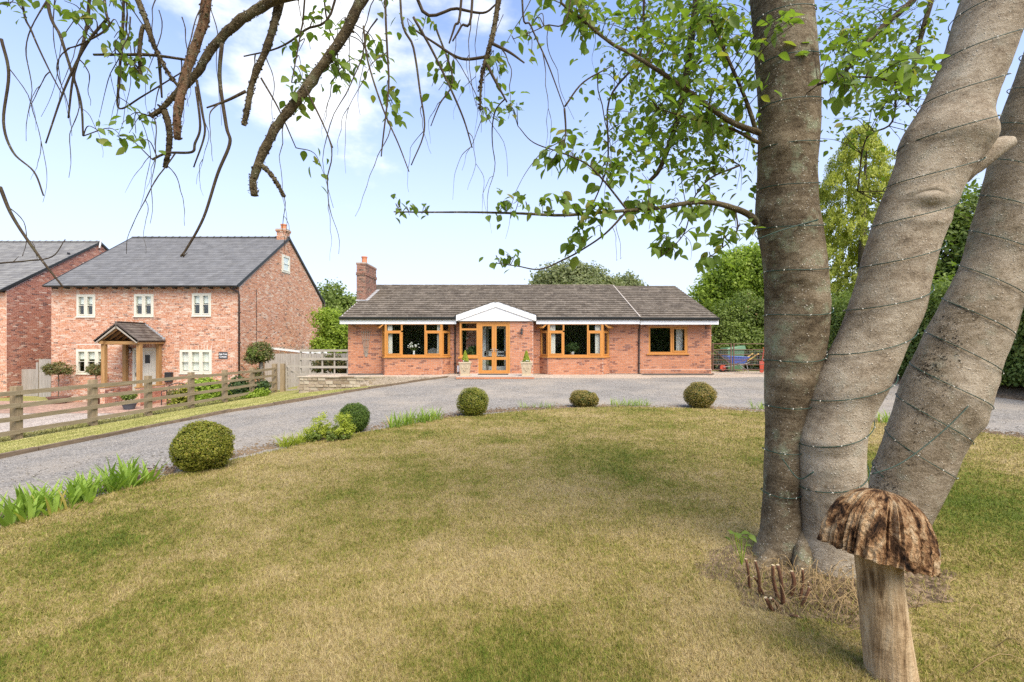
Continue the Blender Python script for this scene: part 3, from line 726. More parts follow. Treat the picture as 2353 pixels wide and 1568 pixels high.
# floor, ceiling and partition inside
mb = MB(); mb.box(xl + .1, xr - .1, YB - .1 + .25, YW + 10, BG - .2, BG + .06); mb.build('floor', M['dark_interior'], bun)
mb = MB(); mb.box(xl + .05, xr - .05, YB + .02, YW + 10, 2.425, 2.47); mb.build('ceiling', M['interior_wall'], bun)
mb = MB(); mb.box(xl + .3, xr - .3, YW + 3.6, YW + 3.7, BG, 2.42); mb.box(xl + 6.1, xl + 6.2, YW + .3, YW + 3.6, BG, 2.42); mb.box(b2[2] - .5, b2[2] - .4, YW + .26, YW + 3.6, BG, 2.42); mb.box(xm - .05, xm + .01, YW + .3, YW + 3.6, BG, 2.42); mb.build('partition', M['interior_wall'], bun)
# bays
def bay(b, nparts):
    fl, fr_, bl, br = b; pts = [Vector((bl, YW, BG)), Vector((fl, YB, BG)), Vector((fr_, YB, BG)), Vector((br, YW, BG))]
    vs0, vs1 = rel(820, YB), rel(742, YB); out = []
    for i in range(3):
        a, c = pts[i], pts[i+1]; u = (c - a); n = Vector((u.y, -u.x, 0)).normalized(); f_ = Frame(a, u, n); W_ = u.length
        s_ = wall_sheet(f_, W_, vs0 - .04, [], M['mortar'], bun, 'bay_wall', .2)
        lay_bricks(f_, brick_cells(W_, vs0 - .04, []), M['brick_bungalow'], s_, nparts if i == 1 else 0)
        out.append((f_, W_))
    mb = MB(); q = []
    e = .06
    lo = [Vector((bl - e, YW, 0)), Vector((fl - e*.5, YB - e, 0)), Vector((fr_ + e*.5, YB - e, 0)), Vector((br + e, YW, 0))]
    z0, z1 = BG + vs0 - .045, BG + vs0 - .002
    mb.add([v_ + Zup * z for z in (z0, z1) for v_ in lo], [(3,2,1,0),(4,5,6,7),(0,1,5,4),(1,2,6,5),(2,3,7,6),(3,0,4,7)]); mb.build('sill', M['golden_oak'], bun)
    mb = MB(); lo = [Vector((bl, YW + .1, 0)), Vector((fl, YB + .01, 0)), Vector((fr_, YB + .01, 0)), Vector((br, YW + .1, 0))]
    mb.add([v_ + Zup * z for z in (BG + vs1 + .001, 2.455) for v_ in lo], [(3,2,1,0),(4,5,6,7),(0,1,5,4),(1,2,6,5),(2,3,7,6),(3,0,4,7)]); mb.build('soffit', M['white_paint'], bun)
    return out, vs0, vs1
def bay_windows(fs, v0, v1, left_cut, right_cut):
    (fL, wL), (fM, wM), (fR, wR) = fs; a, b = left_cut, right_cut; t = .745
    window(fM, 0, wM, v0, v1, [(0, a, 0, t, True), (0, a, t, 1, False), (a, b, 0, 1, False), (b, 1, 0, t, True), (b, 1, t, 1, False)], M['golden_oak'], bun, fw=.085, bw=.07, n0=-.08, n1=-.005, sash=.05)
    for f_, w_ in ((fL, wL), (fR, wR)):
        window(f_, .0, w_, v0, v1, [(0, 1, 0, t, True), (0, 1, t, 1, False)], M['golden_oak'], bun, fw=.06, bw=.06, n0=-.08, n1=-.005, sash=.04)
def open_vent(f_, w_, v1):
    """top hung casement standing open on the side of a bay"""
    o = thing_part('open_vent', M['golden_oak'], f_, w_, v1)
def thing_part(name, mat, f_, w_, v1):
    mb = MB(); t = f_.pt(w_ / 2, .0, v1 - .03); out = f_.nn; u = f_.u; L_ = .30; d = (out * .75 - Zup * .62).normalized(); hw = w_ * .42; nn = u.cross(d).normalized()
    for (a, b, c, e) in ((-hw, -hw + .05, 0, L_), (hw - .05, hw, 0, L_), (-hw + .05, hw - .05, 0, .05), (-hw + .05, hw - .05, L_ - .05, L_)):
        q = [t + u * x + d * y + nn * z for z in (-.025, .025) for (x, y) in ((a, c), (b, c), (b, e), (a, e))]; mb.hexa(q)
    o = mb.build(name, mat, bun); p = MB()
    q = [t + u * x + d * y + nn * z for z in (-.004, .004) for (x, y) in ((-hw + .05, .05), (hw - .05, .05), (hw - .05, L_ - .05), (-hw + .05, L_ - .05))]; p.hexa(q); p.build('pane', M['glass'], o); return o
f1, v0, v1 = bay(b1, 50); bay_windows(f1, v0, v1, .295, .705); open_vent(f1[0][0], f1[0][1], v1)
f2, v0b, v1b = bay(b2, 50); bay_windows(f2, v0b, v1b, .283, .725); open_vent(f2[0][0], f2[0][1], v1b); open_vent(f2[2][0], f2[2][1], v1b)
window(ex, *eo, [(0, .59, 0, 1, False), (.59, 1, 0, 1, True)], M['golden_oak'], bun, fw=.075, bw=.09, n0=-.1, n1=-.01, sash=.055)
mb = MB(); mb.fbox(ex, eo[0] - .1, eo[1] + .06, -.05, .07, eo[2] - .05, eo[2] - .002); mb.build('sill', M['golden_oak'], bun)
# curtains and things on the window boards
for (f_, w_), u0, u1, txt in ((f1[1], .10, .30, 'pale curtain at the left edge of the left bay window'), (f1[1], 2.25, 2.42, 'pale curtain at the right edge of the left bay window'),
                         (f2[1], .05, .33, 'pale curtain at the left edge of the bay right of the door'), (f2[1], 2.06, 2.33, 'pale curtain at the right edge of the bay right of the door')):
    curtain(f_, u0, u1, .86, 2.3, -.125, txt)
curtain(ex, eo[1] - .42, eo[1] - .12, eo[2] - .05, eo[3], -.30, 'pale curtain in the right end window of the bungalow')
for b in (b1, b2):
    mb = MB(); mb.box(b[0] + .02, b[1] - .02, YB + .1, YW + .25, BG + v0 - .03, BG + v0 - .005); mb.build('window_board', M['white_paint'], bun)
# entrance: brick pier, side light, double door, gable
ef = Frame((ent[0], YB, BG), (1, 0, 0), (0, -1, 0)); eW = ent[1] - ent[0]
u_d0, u_d1 = X(1099, YB) - ent[0], X(1172, YB) - ent[0]; vb, vt = rel(860, YB), rel(739.5, YB)
o_side = (0.0, u_d0, rel(820, YB), vt); o_door = (u_d0, u_d1, 0.0, vt)
ew = wall_sheet(ef, eW, vt + .02, [(-.0, u_d0, rel(820, YB), vt + .02), (u_d0, u_d1, 0, vt + .02)], M['mortar'], bun, 'porch_wall', .22)
lay_bricks(ef, brick_cells(eW, vt, [(0, u_d0, rel(822, YB), 9), (u_d0, u_d1, -1, 9)]), M['brick_bungalow'], ew, 90)
es = Frame((ent[1], YB, BG), (0, 1, 0), (1, 0, 0)); s_ = wall_sheet(es, YW - YB, vt + .02, [], M['mortar'], bun, 'porch_wall', .2); lay_bricks(es, brick_cells(YW - YB, vt, []), M['brick_bungalow'], s_, 0)
el = Frame((ent[0], YW, BG), (0, -1, 0), (-1, 0, 0)); s_ = wall_sheet(el, YW - YB, rel(822, YB), [], M['mortar'], bun, 'porch_wall', .2); lay_bricks(el, brick_cells(YW - YB, rel(822, YB), []), M['brick_bungalow'], s_, 0)
window(el, .0, YW - YB - .003, rel(820, YB), vt, [(0, 1, 0, .79, False), (0, 1, .79, 1, False)], M['golden_oak'], bun, fw=.06, bw=.06, n0=-.08, n1=-.006)
window(ef, .004, u_d0, rel(820, YB), vt, [(0, 1, 0, .78, False), (0, 1, .78, 1, False)], M['golden_oak'], bun, fw=.075, bw=.08, n0=-.085, n1=-.005)
mb = MB(); mb.fbox(ef, -.06, u_d0, -.05, .06, rel(824, YB), rel(820, YB) - .002); mb.build('sill', M['golden_oak'], bun)
# double door
dr = MB(); fwd = .075; dz0 = vb
dr.fbox(ef, u_d0, u_d0 + fwd, -.1, .0, dz0, vt); dr.fbox(ef, u_d1 - fwd, u_d1, -.1, .0, dz0, vt); dr.fbox(ef, u_d0 + fwd, u_d1 - fwd, -.1, .0, vt - .09, vt); dr.fbox(ef, u_d0 + fwd, u_d1 - fwd, -.1, .015, dz0 - .03, dz0 + .05)
dframe = dr.build('door_frame', M['golden_oak'], bun)
dm = (u_d0 + u_d1) / 2
for a, b, sgn in ((u_d0 + fwd + .003, dm - .003, 1), (dm + .003, u_d1 - fwd - .003, -1)):
    d = MB(); st = .10; z0, z1 = dz0 + .053, vt - .093; zm = rel(824, YB)
    d.fbox(ef, a, a + st, -.075, -.012, z0, z1); d.fbox(ef, b - st, b, -.075, -.012, z0, z1)
    for (p, q) in ((z0, z0 + .11), (zm - .06, zm + .06), (z1 - .10, z1)): d.fbox(ef, a + st, b - st, -.074, -.013, p, q)
    leaf = d.build('door', M['golden_oak'], bun)
    for (p, q) in ((z0 + .11, zm - .06), (zm + .06, z1 - .10)):
        pb = MB(); pb.fbox(ef, a + st, b - st, -.045, -.039, p, q); pb.build('pane', M['glass'], leaf)
    h = MB(); hu = b - st / 2 if sgn > 0 else a + st / 2; hz = rel(804, YB); h.fbox(ef, hu - .015, hu + .015, -.012, .0, hz - .10, hz + .08); h.fbox(ef, hu - (.12 if sgn > 0 else .01), hu + (.01 if sgn > 0 else .12), .02, .04, hz - .012, hz + .012); h.fbox(ef, hu - .01, hu + .01, -.0, .02, hz - .01, hz + .01); h.build('handle', M['brass'], leaf)
# inner white door behind the glass
ind = Frame((ent[0], YW + .35, BG), (1, 0, 0), (0, -1, 0)); d = MB(); a, b = dm - .50, dm + .52
d.fbox(ind, a - .08, a + .03, -.04, .02, .06, 2.2); d.fbox(ind, b - .03, b + .08, -.04, .02, .06, 2.2); d.fbox(ind, a, b, -.04, .02, 2.05, 2.2); d.fbox(ind, a + .03, b - .03, -.04, .015, .06, .36); d.fbox(ind, a + .03, b - .03, -.04, .015, .82, 1.05); d.fbox(ind, a + .03, a + .10, -.04, .015, .36, 2.05); d.fbox(ind, b - .10, b - .03, -.04, .015, .36, 2.05)
idr = d.build('inner_door', M['door_white'], bun); d = MB(); d.fbox(ind, dm + .15, dm + .40, .015, .025, .89, .97); d.build('letter_plate', M['iron'], idr)
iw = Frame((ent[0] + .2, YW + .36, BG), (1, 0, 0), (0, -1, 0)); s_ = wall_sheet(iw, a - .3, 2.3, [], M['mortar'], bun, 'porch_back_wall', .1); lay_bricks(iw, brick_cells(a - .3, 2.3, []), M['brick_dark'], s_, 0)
# roof
eY, eZ = 20.86, 2.60; rY = 26.5; rZ = Zv(657, rY); S_ = Vector((0, rY - eY, rZ - eZ)); Ls = S_.length
rx0, rx1 = X(780, eY), X(1471, eY)
tile_roof(bun, (rx0, eY, eZ), (1, 0, 0), S_, rx1 - rx0, Ls, .345, .33, .05, M['roof_concrete'], 230)
tile_roof(bun, (rx1 + .006, eY, eZ - .035), (1, 0, 0), S_, X(1652, eY) - rx1, Ls - .12, .345, .33, .05, M['roof_concrete'], 70)
Sb = Vector((0, -(rY - eY), rZ - eZ)); yb = 2 * rY - eY
mb = MB(); mb.hexa([Vector((x, y, z)) for dz in (-.1, .0) for (x, y, z) in ((rx0, rY, rZ + dz), (X(1652, eY), rY, rZ - .03 + dz), (X(1652, eY), yb, eZ + dz), (rx0, yb, eZ + dz))]); mb.build('back_roof', M['roof_concrete'], bun)
x = rx0
while x < X(1652, eY) - .1:
    x2 = min(x + .45, X(1652, eY)); dz = .0 if x < rx1 else -.07; mb = MB(); pr = []
    for xx, rr_ in ((x, .105), (x2 - .004, .095)):
        pr.append([Vector((xx, rY - .04 + rr_ * math.sin(a), rZ + dz - .03 + rr_ * .9 * math.cos(a))) for a in np.linspace(-1.45, 1.45, 7)])
    mb.add(pr[0] + pr[1], [(i, i+1, 8+i, 7+i) for i in range(6)]); mb.build('ridge_tile', M['roof_concrete'], bun); x = x2
mb = MB(); a = Vector((rx1, eY, eZ)) + S_.normalized() * -.02; mb.bar(a + Vector((0, 0, .045)), Vector((rx1, rY, rZ + .045)), .045, .03); mb.build('verge_strip', M['concrete'], bun)
mb = MB(); mb.bar(Vector((rx0 + .03, eY, eZ - .06)), Vector((rx0 + .03, rY, rZ - .06)), .03, .16); mb.build('barge_board', M['white_paint'], bun)
mb = MB(); mb.bar(Vector((X(1652, eY) - .03, eY, eZ - .10)), Vector((X(1652, eY) - .03, rY, rZ - .14)), .03, .14); mb.build('barge_board', M['white_paint'], bun)
gx0, gx1 = X(1048, 20.75), X(1232, 20.75)
for a, b, dz in ((rx0, gx0 - .01, 0), (gx1 + .01, rx1 + .0, 0), (rx1 + .02, X(1652, eY), -.02)):
    mb = MB(); mb.box(a, b, eY + .03, eY + .055, Zv(745, eY) + dz, Zv(735, eY) + dz); mb.build('fascia', M['white_paint'], bun)
    mb = MB(); mb.box(a, b, eY + .055, YW - .012, Zv(744, eY) + dz, Zv(743.2, eY) + dz); mb.build('soffit', M['white_paint'], bun)
    mb = MB(); n_ = 9; pr = [(math.cos(t) * .065, math.sin(t) * .11) for t in np.linspace(math.pi, 2 * math.pi, n_)]
    zc = Zv(730, eY) + dz + .02; yc = eY - .045
    mb.add([(xx, yc + p, zc + q) for xx in (a, b) for (p, q) in pr], [(i, i+1, n_+i+1, n_+i) for i in range(n_-1)] + [tuple(range(n_)), tuple(range(2*n_-1, n_-1, -1))]); mb.build('gutter', M['gutter'], bun)
# white gable over the entrance
gY = 20.75; gz0, gz1, gza = Zv(738, gY), Zv(724, gY), Zv(692, gY); gm = X(1139.5, gY)
mb = MB(); prf = [(gx0 + .05, gz0 + .004), (gx1 - .05, gz0 + .004), (gx1 - .05, gz1 - .03), (gm, gza - .05), (gx0 + .05, gz1 - .03)]
mb.add([(x, y, z) for y in (gY + .05, gY + .4) for x, z in prf], [(0,1,2,3,4), (9,8,7,6,5), (0,5,6,1)]); mb.build('gable_panel', M['white_paint'], bun)
for sx0, sx1 in ((gx0, gm), (gx1, gm)):
    mb = MB(); h_ = .25; q = [(sx0, gz1 - h_ + .0), (sx1, gza - h_), (sx1, gza), (sx0, gz1 + .0)]
    q[0] = (sx0, gz0)
    mb.hexa([Vector((x, y, z)) for y in (gY, gY + .048) for x, z in q]); mb.build('barge_board', M['white_paint'], bun)
    d = Vector((sx1 - sx0, 0, gza - gz1)); Lp = d.length; d.normalize(); up = Vector((-d.z, 0, d.x)); up = up if up.z > 0 else -up
    mb = MB(); e0 = Vector((sx0, 0, gz1)) - d * .05
    yb0 = gY - .03; rows = [(0, yb0)]
    k = 0; Lq = Lp + .05
    while k * .3 < Lq:
        s0 = k * .3; s1 = min(s0 + .36, Lq)
        q = [e0 + d * s + up * h + Vector((0, y, 0)) for h in (.0, .03) for (s, y) in ((s0, yb0), (s1, yb0), (s1, yb0 + 2.9), (s0, yb0 + 2.9))]
        for i_ in (0, 3, 4, 7): q[i_] = q[i_] + up * .022
        mb.hexa(q); k += 1
    mb.build('porch_roof', M['roof_concrete'], bun)
mb = MB(); mb.tube([(gm, gY - .04, gza + .02), (gm, gY + 2.4, gza + .02)], .07, 8); mb.build('ridge_tile', M['roof_concrete'], bun)
# chimney
cy0, cy1 = 23.55, 25.4; cx1 = X(840, cy0); cx0 = X(819, cy0); cz1 = Zv(605, cy0); cz0 = 2.4; czc = Zv(633, cy0)
mb = MB(); mb.box(cx0 + .01, cx1 - .01, cy0 + .01, cy1 - .01, cz0, cz1 - .01); ch = mb.build('chimney', M['mortar'], bun)
for f_, W_ in ((Frame((cx0, cy0, cz0), (1,0,0), (0,-1,0)), cx1 - cx0), (Frame((cx1, cy0, cz0), (0,1,0), (1,0,0)), cy1 - cy0)):
    f_ = Frame(f_.p - f_.nn * .008, f_.u, f_.nn); lay_bricks(f_, brick_cells(W_, cz1 - cz0, []), M['brick_chimney'], ch, 0, .012)
    f3 = Frame(f_.p + Vector((0, 0, czc - cz0)) - f_.u * .03, f_.u, f_.nn); lay_bricks(f3, brick_cells(W_ + .06, .16, []), M['brick_chimney'], ch, 0, .045)
    f4 = Frame(f_.p + Vector((0, 0, cz1 - cz0 - .08)) - f_.u * .02, f_.u, f_.nn); lay_bricks(f4, brick_cells(W_ + .04, .08, []), M['brick_chimney'], ch, 0, .03)
mb = MB(); mb.box(cx0 - .02, cx1 + .02, cy0 - .02, cy1 + .02, cz1 - .008, cz1 + .04); mb.build('chimney_cap', M['concrete'], ch)
mb = MB(); mb.lathe(((cx0 + cx1) / 2, cy0 + .55, cz1 + .03), [(.15, 0), (.13, .1), (.125, .3), (.15, .32), (.15, .38), (.11, .38), (.11, .2)], 14); mb.build('chimney_pot', M['terracotta'], ch)
def roof_z(y): return eZ + (y - eY) * (rZ - eZ) / (rY - eY)
mb = MB(); mb.hexa([Vector((x, y, roof_z(y) + dz)) for dz in (.03, .05) for (x, y) in ((cx1 + .005, cy0 - .12), (cx1 + .17, cy0 - .12), (cx1 + .17, cy1 + .1), (cx1 + .005, cy1 + .1))])
mb.hexa([Vector((x, y, roof_z(y) + dz)) for dz in (.03, .05) for (x, y) in ((cx0, cy0 - .15), (cx1, cy0 - .15), (cx1, cy0 + .0), (cx0, cy0 + .0))]); mb.build('flashing', M['lead'], bun)
# rain pipes
def pipe(vx, y, z1, mat=None, shoe=True, par=None):
    x = X(vx, y); mb = MB(); z1_ = z1; mb.tube([(x, y - .28, z1_), (x, y - .22, z1_ - .1), (x, y - .06, z1_ - .32), (x, y - .05, z1_ - .45), (x, y - .05, BG + .12), (x + .02, y - .12, BG + .05)], .036, 8)
    for z in (BG + .5, BG + 1.4): mb.box(x - .05, x + .05, y - .095, y - .0, z, z + .05)
    mb.build('rain_pipe', mat or M['brown_pipe'], bun, True)
pipe(1046, YW, 2.44); pipe(1468, YW, 2.44)
# wall lantern, fan trellis, bracket, meter box, bell
lt = thing('wall_lantern', 'small black wall lantern on the brick pier beside the front door', 'lantern', (X(1199, YB), YB - .1, Zv(765, YB)))
L0 = lt.location
mb = MB(); mb.lathe(L0 + Vector((0, -.04, -.09)), [(.02, 0), (.045, .02), (.05, .03)], 6); mb.lathe(L0 + Vector((0, -.04, .10)), [(.085, 0), (.075, .03), (.03, .09), (.012, .12), (.012, .16)], 6)
for k in range(6):
    a = math.pi / 3 * (k + .5); mb.bar(L0 + Vector((.048 * math.cos(a), -.04 + .048 * math.sin(a), -.06)), L0 + Vector((.075 * math.cos(a), -.04 + .075 * math.sin(a), .1)), .008, .008)
mb.box(L0.x - .03, L0.x + .03, YB - .02, YB - .005, L0.z - .05, L0.z + .12); mb.bar(L0 + Vector((0, .085, .0)), L0 + Vector((0, .0, -.08)), .015, .015); mb.build('lantern_frame', M['iron'], lt)
mb = MB(); mb.lathe(L0 + Vector((0, -.04, -.06)), [(.045, 0), (.07, .155)], 6); mb.build('lantern_glass', M['glass'], lt)
ft = thing('fan_trellis', 'small fan shaped wooden trellis fixed to the left end of the bungalow wall', 'trellis', (X(842, YW), YW - .02, Zv(818, YW)))
for k in range(5):
    t = (k - 2) / 2; mb = MB(); mb.bar((X(842, YW) + t * .045, YW - .035, Zv(820, YW)), (X(841, YW) + t * .19, YW - .035, Zv(758 + abs(t) * 4, YW)), .018, .014, (0, 1, 0)); mb.build('slat', M['trellis_wood'], ft)
for q, wd in ((764, .33), (781, .27), (797, .20), (808, .13)):
    mb = MB(); mb.bar((X(841, YW) - wd / 2, YW - .05, Zv(q, YW)), (X(841, YW) + wd / 2, YW - .05, Zv(q, YW)), .012, .016, (0, 1, 0)); mb.build('slat', M['trellis_wood'], ft)
hb = MB(); a = Vector((X(1625, YW) - .0, YW - .0, 0)); xx = X(1622, YW); hb.box(xx - .012, xx + .012, YW + .0, YW + .03, Zv(757, YW), Zv(745, YW)); hb.bar((xx, YW + .02, Zv(747, YW)), (xx + .06, YW - .26, Zv(747, YW)), .014, .014); hb.bar((xx, YW + .02, Zv(756, YW)), (xx + .05, YW - .2, Zv(748, YW)), .012, .012)
tag(hb.build('hanging_bracket', M['iron'], None), 'black iron basket bracket on the right end wall of the bungalow', 'bracket')
mtb = MB(); mtb.box(X(1048.5, YW) + .05, X(1058, YW) + .02, YW - .12, YW - .006, Zv(855, YW), Zv(840, YW)); mtb.box(X(1048.5, YW) + .07, X(1058, YW), YW - .128, YW - .12, Zv(853, YW), Zv(842, YW)); tag(mtb.build('meter_box', M['white_paint'], None), 'low white meter box between rain pipe and left planter', 'meter box')

# apron, step, stone wall
ap = MB(); ap.hexa([Vector(p) for p in ((-8.95, 20.32, -.9), (-2.5, 20.0, -.3), (-2.5, 21.5, -.3), (-8.95, 21.6, -.9), (-8.95, 20.32, .075), (-2.5, 20.0, .125), (-2.5, 21.5, .17), (-8.95, 21.6, .11))]); ap.hexa([Vector(p) for p in ((-2.495, 19.75, -.3), (5.6, 19.35, -.3), (5.6, 21.5, -.3), (-2.495, 21.5, -.3), (-2.495, 19.75, .115), (5.6, 19.35, .11), (5.6, 21.5, .165), (-2.495, 21.5, .169))])
tag(ap.build('path_apron', M['apron_gravel'], None), 'pale concrete path along the foot of the bungalow', None, None, 'structure')
st = thing('door_step', 'low paved step in front of the double doors', 'step', (X(1137, 20.4), 20.4, .1))
mb = MB(); mb.box(X(1049, 19.3), X(1227, 19.3), 19.15, YB - .005, .03, .195); mb.build('slab', M['concrete'], st)
for k in range(14):
    a0 = X(1049, 19.3) + k * .222; mb = MB(); mb.box(a0, a0 + .212, 19.13, 19.149, .10, .165); mb.build('brick', M['brick_bungalow'], st)
tag((lambda m: (m.box(X(1098, 20.2), X(1168, 20.2), 20.1, 20.55, .197, .212), m.build('door_mat', M['rubber'], None))[1])(MB()), 'dark door mat on the step before the double doors', 'mat')
sw = thing('stone_wall', 'low rough stone retaining wall at the left corner of the bungalow', 'wall', (-6.2, 20.2, -.4))
mb = MB(); mb.box(-8.9, -3.0, 20.21, 20.5, -.8, .055); mb.build('core', M['mortar'], sw)
y_ = -.75; row = 0
while y_ < .03:
    x_ = -8.98 + random.uniform(0, .15); hgt = min(random.uniform(.10, .17), .075 - y_)
    while x_ < -3.05:
        wd = random.uniform(.16, .42); x2 = min(x_ + wd, -3.0)
        if y_ + hgt > Hs((x_ + x2) / 2, 20.15) - .03 and x2 - x_ > .06:
            mb = MB(); e = .02; yo = 20.2 - random.uniform(0, .05)
            mb.hexa([Vector(p) for p in ((x_ + .006 + random.uniform(0, e), yo, y_ + .006 + random.uniform(0, e)), (x2 - .006 - random.uniform(0, e), yo, y_ + .006), (x2 - .006, 20.26, y_ + .006), (x_ + .006, 20.26, y_ + .006),
                     (x_ + .006, yo, y_ + hgt - .006), (x2 - .006 - random.uniform(0, e), yo + .01, y_ + hgt - .006 - random.uniform(0, e)), (x2 - .006, 20.26, y_ + hgt - .006), (x_ + .006, 20.26, y_ + hgt - .006))]); mb.build('stone', M['stone_wall'], sw)
        x_ = x2
    y_ += hgt; row += 1
for k in range(10):
    mb = MB(); a0 = -8.98 + k * .6; mb.hexa([Vector((x, y, z + random.uniform(-.008, .008))) for z in (.078, .115) for (x, y) in ((a0, 20.14), (a0 + .588, 20.14), (a0 + .588, 20.5), (a0, 20.5))]); mb.build('coping_stone', M['stone_wall'], sw)

# ---------------------------------------------------------------- the two storey brick houses on the left
NG = -1.46
def two_storey(name, label, yf, yr, x0, x1, vE, zR, bm, tm, upper, lower, gwin, nparts):
    """yf front wall, yr ridge, x0..x1 width; zE wall top, zR ridge"""
    zE = vE; yb = 2 * yr - yf
    h = thing(name, label, 'house', (x1, yf, NG)); Hh = zE - NG
    ff = Frame((x0, yf, NG), (1, 0, 0), (0, -1, 0)); W_ = x1 - x0
    ops = []
    for (a, b, c, d, kind) in upper + lower: ops.append((X(a, yf) - x0, X(b, yf) - x0, Zv(d, yf) - NG, Zv(c, yf) - NG))
    s_ = wall_sheet(ff, W_, Hh, ops, M['mortar_pale'], h)
    cut = [(o[0] - .0, o[1] + .0, o[2] - .0, o[3] + .225) for o in ops]
    lay_bricks(ff, brick_cells(W_, Hh, cut), bm, s_, nparts)
    sold = []
    for o in ops:
        u = o[0]
        while u < o[1] - .04:
            sold.append((u + .004, min(u + .071, o[1]), o[3] + .006, o[3] + .219)); u += .075
    lay_bricks(ff, sold, bm, s_, 0)
    fg = Frame((x1, yf, NG), (0, 1, 0), (1, 0, 0)); D_ = yb - yf; Hg = zR - NG - .06
    def lim(v):
        if v <= Hh: return (0, D_)
        t = (v - Hh) / (Hg - Hh); return (t * D_ / 2, D_ - t * D_ / 2)
    gc = [(gwin[0] - yf, gwin[1] - yf, gwin[2] - NG, gwin[3] - NG)] if gwin else []
    sg = wall_sheet(fg, D_, Hh, [], M['mortar_pale'], h, 'gable_wall', gable=(D_ / 2, Hg))
    lay_bricks(fg, brick_cells(D_, Hg, gc, lim), M['brick_dark'] if nparts < 200 else bm, sg, 60 if nparts >= 200 else 150)  # far house's gable takes darker brick: the cottage's shade put into its colour
    for f_, w_ in ((Frame((x0, yb, NG), (0, -1, 0), (-1, 0, 0)), D_), (Frame((x1, yb, NG), (-1, 0, 0), (0, 1, 0)), W_)):
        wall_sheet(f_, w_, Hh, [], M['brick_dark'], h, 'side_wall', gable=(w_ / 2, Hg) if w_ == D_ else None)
    mb = MB(); mb.box(x0 + .1, x1 - .1, yf + 3.2, yf + 3.3, NG, zE); mb.box(x0 + .1, x1 - .1, yf + .1, yb - .1, NG + 2.55, NG + 2.7); mb.box(x0 + .1, x1 - .1, yf + .1, yb - .1, zE - .12, zE - .02); mb.build('interior', M['interior_wall'], h)
    # roof
    ey, ez = yf - .32, zE + .02; S = Vector((0, yr - ey, zR - ez))
    tile_roof(h, (x0 - .08, ey, ez), (1, 0, 0), S, W_ + .16, S.length, .25, .30, .016, tm, 300 - 0 if nparts >= 200 else 150, name='slate', over=.05, jit=.002)
    mb = MB(); yb2 = 2 * yr - ey; mb.hexa([Vector((x, y, z + dz)) for dz in (-.1, 0.0) for (x, y, z) in ((x0 - .08, yr, zR), (x1 + .08, yr, zR), (x1 + .08, yb2, ez), (x0 - .08, yb2, ez))]); mb.build('back_roof', tm, h)
    x = x0 - .08
    while x < x1 + .07:
        mb = MB(); x2 = min(x + .42, x1 + .08); pr = []
        for xx, rr_ in ((x, .10), (x2 - .05, .10), (x2 - .049, .125), (x2, .125)): pr += [Vector((xx, yr + rr_ * math.sin(a), zR - .01 + rr_ * math.cos(a))) for a in np.linspace(-1.3, 1.3, 5)]
        mb.add(pr, [(k * 5 + i, k * 5 + i + 1, k * 5 + i + 6, k * 5 + i + 5) for k in range(3) for i in range(4)] + [(15,16,17,18,19), (4,3,2,1,0)]); mb.build('ridge_tile', tm, h); x = x2
    # dark verge, gutter, rafter feet
    for (sx, sgn) in ((x1 + .085, 1), (x0 - .085, -1)):
        for q in (ey, yb2): mb = MB(); mb.bar((sx, q, ez - .03), (sx, yr, zR - .03), .035, .13); mb.build('verge', M['gutter'], h)
    mb = MB(); n_ = 7; pr = [(math.cos(t) * .06, math.sin(t) * .06) for t in np.linspace(math.pi, 2 * math.pi, n_)]
    mb.add([(xx, ey - .04 + p, ez - .01 + q) for xx in (x0 - .08, x1 + .08) for p, q in pr], [(i, i+1, n_+i+1, n_+i) for i in range(n_-1)] + [tuple(range(n_)), tuple(range(2*n_-1, n_-1, -1))]); mb.build('gutter', M['gutter'], h)
    x = x0 + .3
    while x < x1:
        mb = MB(); mb.box(x - .04, x + .04, ey + .05, yf + .0, ez - .14, ez - .04); mb.build('rafter_foot', M['gutter'], h); x += .6
    return h, ff, ops, fg
YC, YR = 24.3, 29.6
cx0_, cx1_ = X(118, YC), X(550, YC)
up = [(176, 219, 677, 728, 2), (308, 353, 676, 727, 2), (441, 485, 674.5, 726, 2)]; lo = [(175, 246, 803, 859, 3), (413, 486.5, 804, 858, 3), (305, 360, 800, 922, 0)]
cot, cf, cops, cg = two_storey('cottage', 'two storey red brick cottage with slate roof and oak porch', YC, YR, cx0_, cx1_, Zv(659, YC), Zv(547, YR), M['brick_cottage'], M['roof_slate'], up, lo,
                          (28.75, 29.75, 5.72, 6.78), 200)
for (a, b, c, d, k), o in zip(up + lo, cops):
    if not k: continue
    L_ = [(i / k, (i + 1) / k, 0, 1, True) for i in range(k)]
    wo, pn = window(cf, *o, L_, M['cream_paint'], cot, fw=.07, bw=.06, n0=-.09, n1=.012, sash=.05, bars=(.5,))
    mb = MB(); mb.fbox(cf, o[0] - .02, o[1] + .02, -.08, .06, o[2] - .05, o[2] - .003); mb.build('sill', M['cream_paint'], cot)
    fl = .08 if a > 400 and c > 760 else .55
    if c < 760: fl = .52
    bl = MB(); bl.fbox(cf, o[0] + .07, o[1] - .07, -.125, -.12, o[2] + (o[3] - o[2]) * fl + .05, o[3]); bl.build('blind', M['blind'], wo)
wo, pn = window(cg, 28.75 - YC, 29.75 - YC, 5.72 - NG, 6.78 - NG, [(0, 1, 0, 1, True)], M['cream_paint'], cot, fw=.1, n0=.0, n1=.05, bars=(.5,))
mb = MB(); mb.fbox(cg, 28.8 - YC, 29.7 - YC, .005, .012, 5.8 - NG, 6.7 - NG); mb.build('blind', M['blind'], wo)
mb = MB(); mb.fbox(cg, 1.58, 1.63, -.001, .014, 2.2, Zv(665, 25.9) - NG); mb.build('movement_joint', M['brown_pipe'], cot)
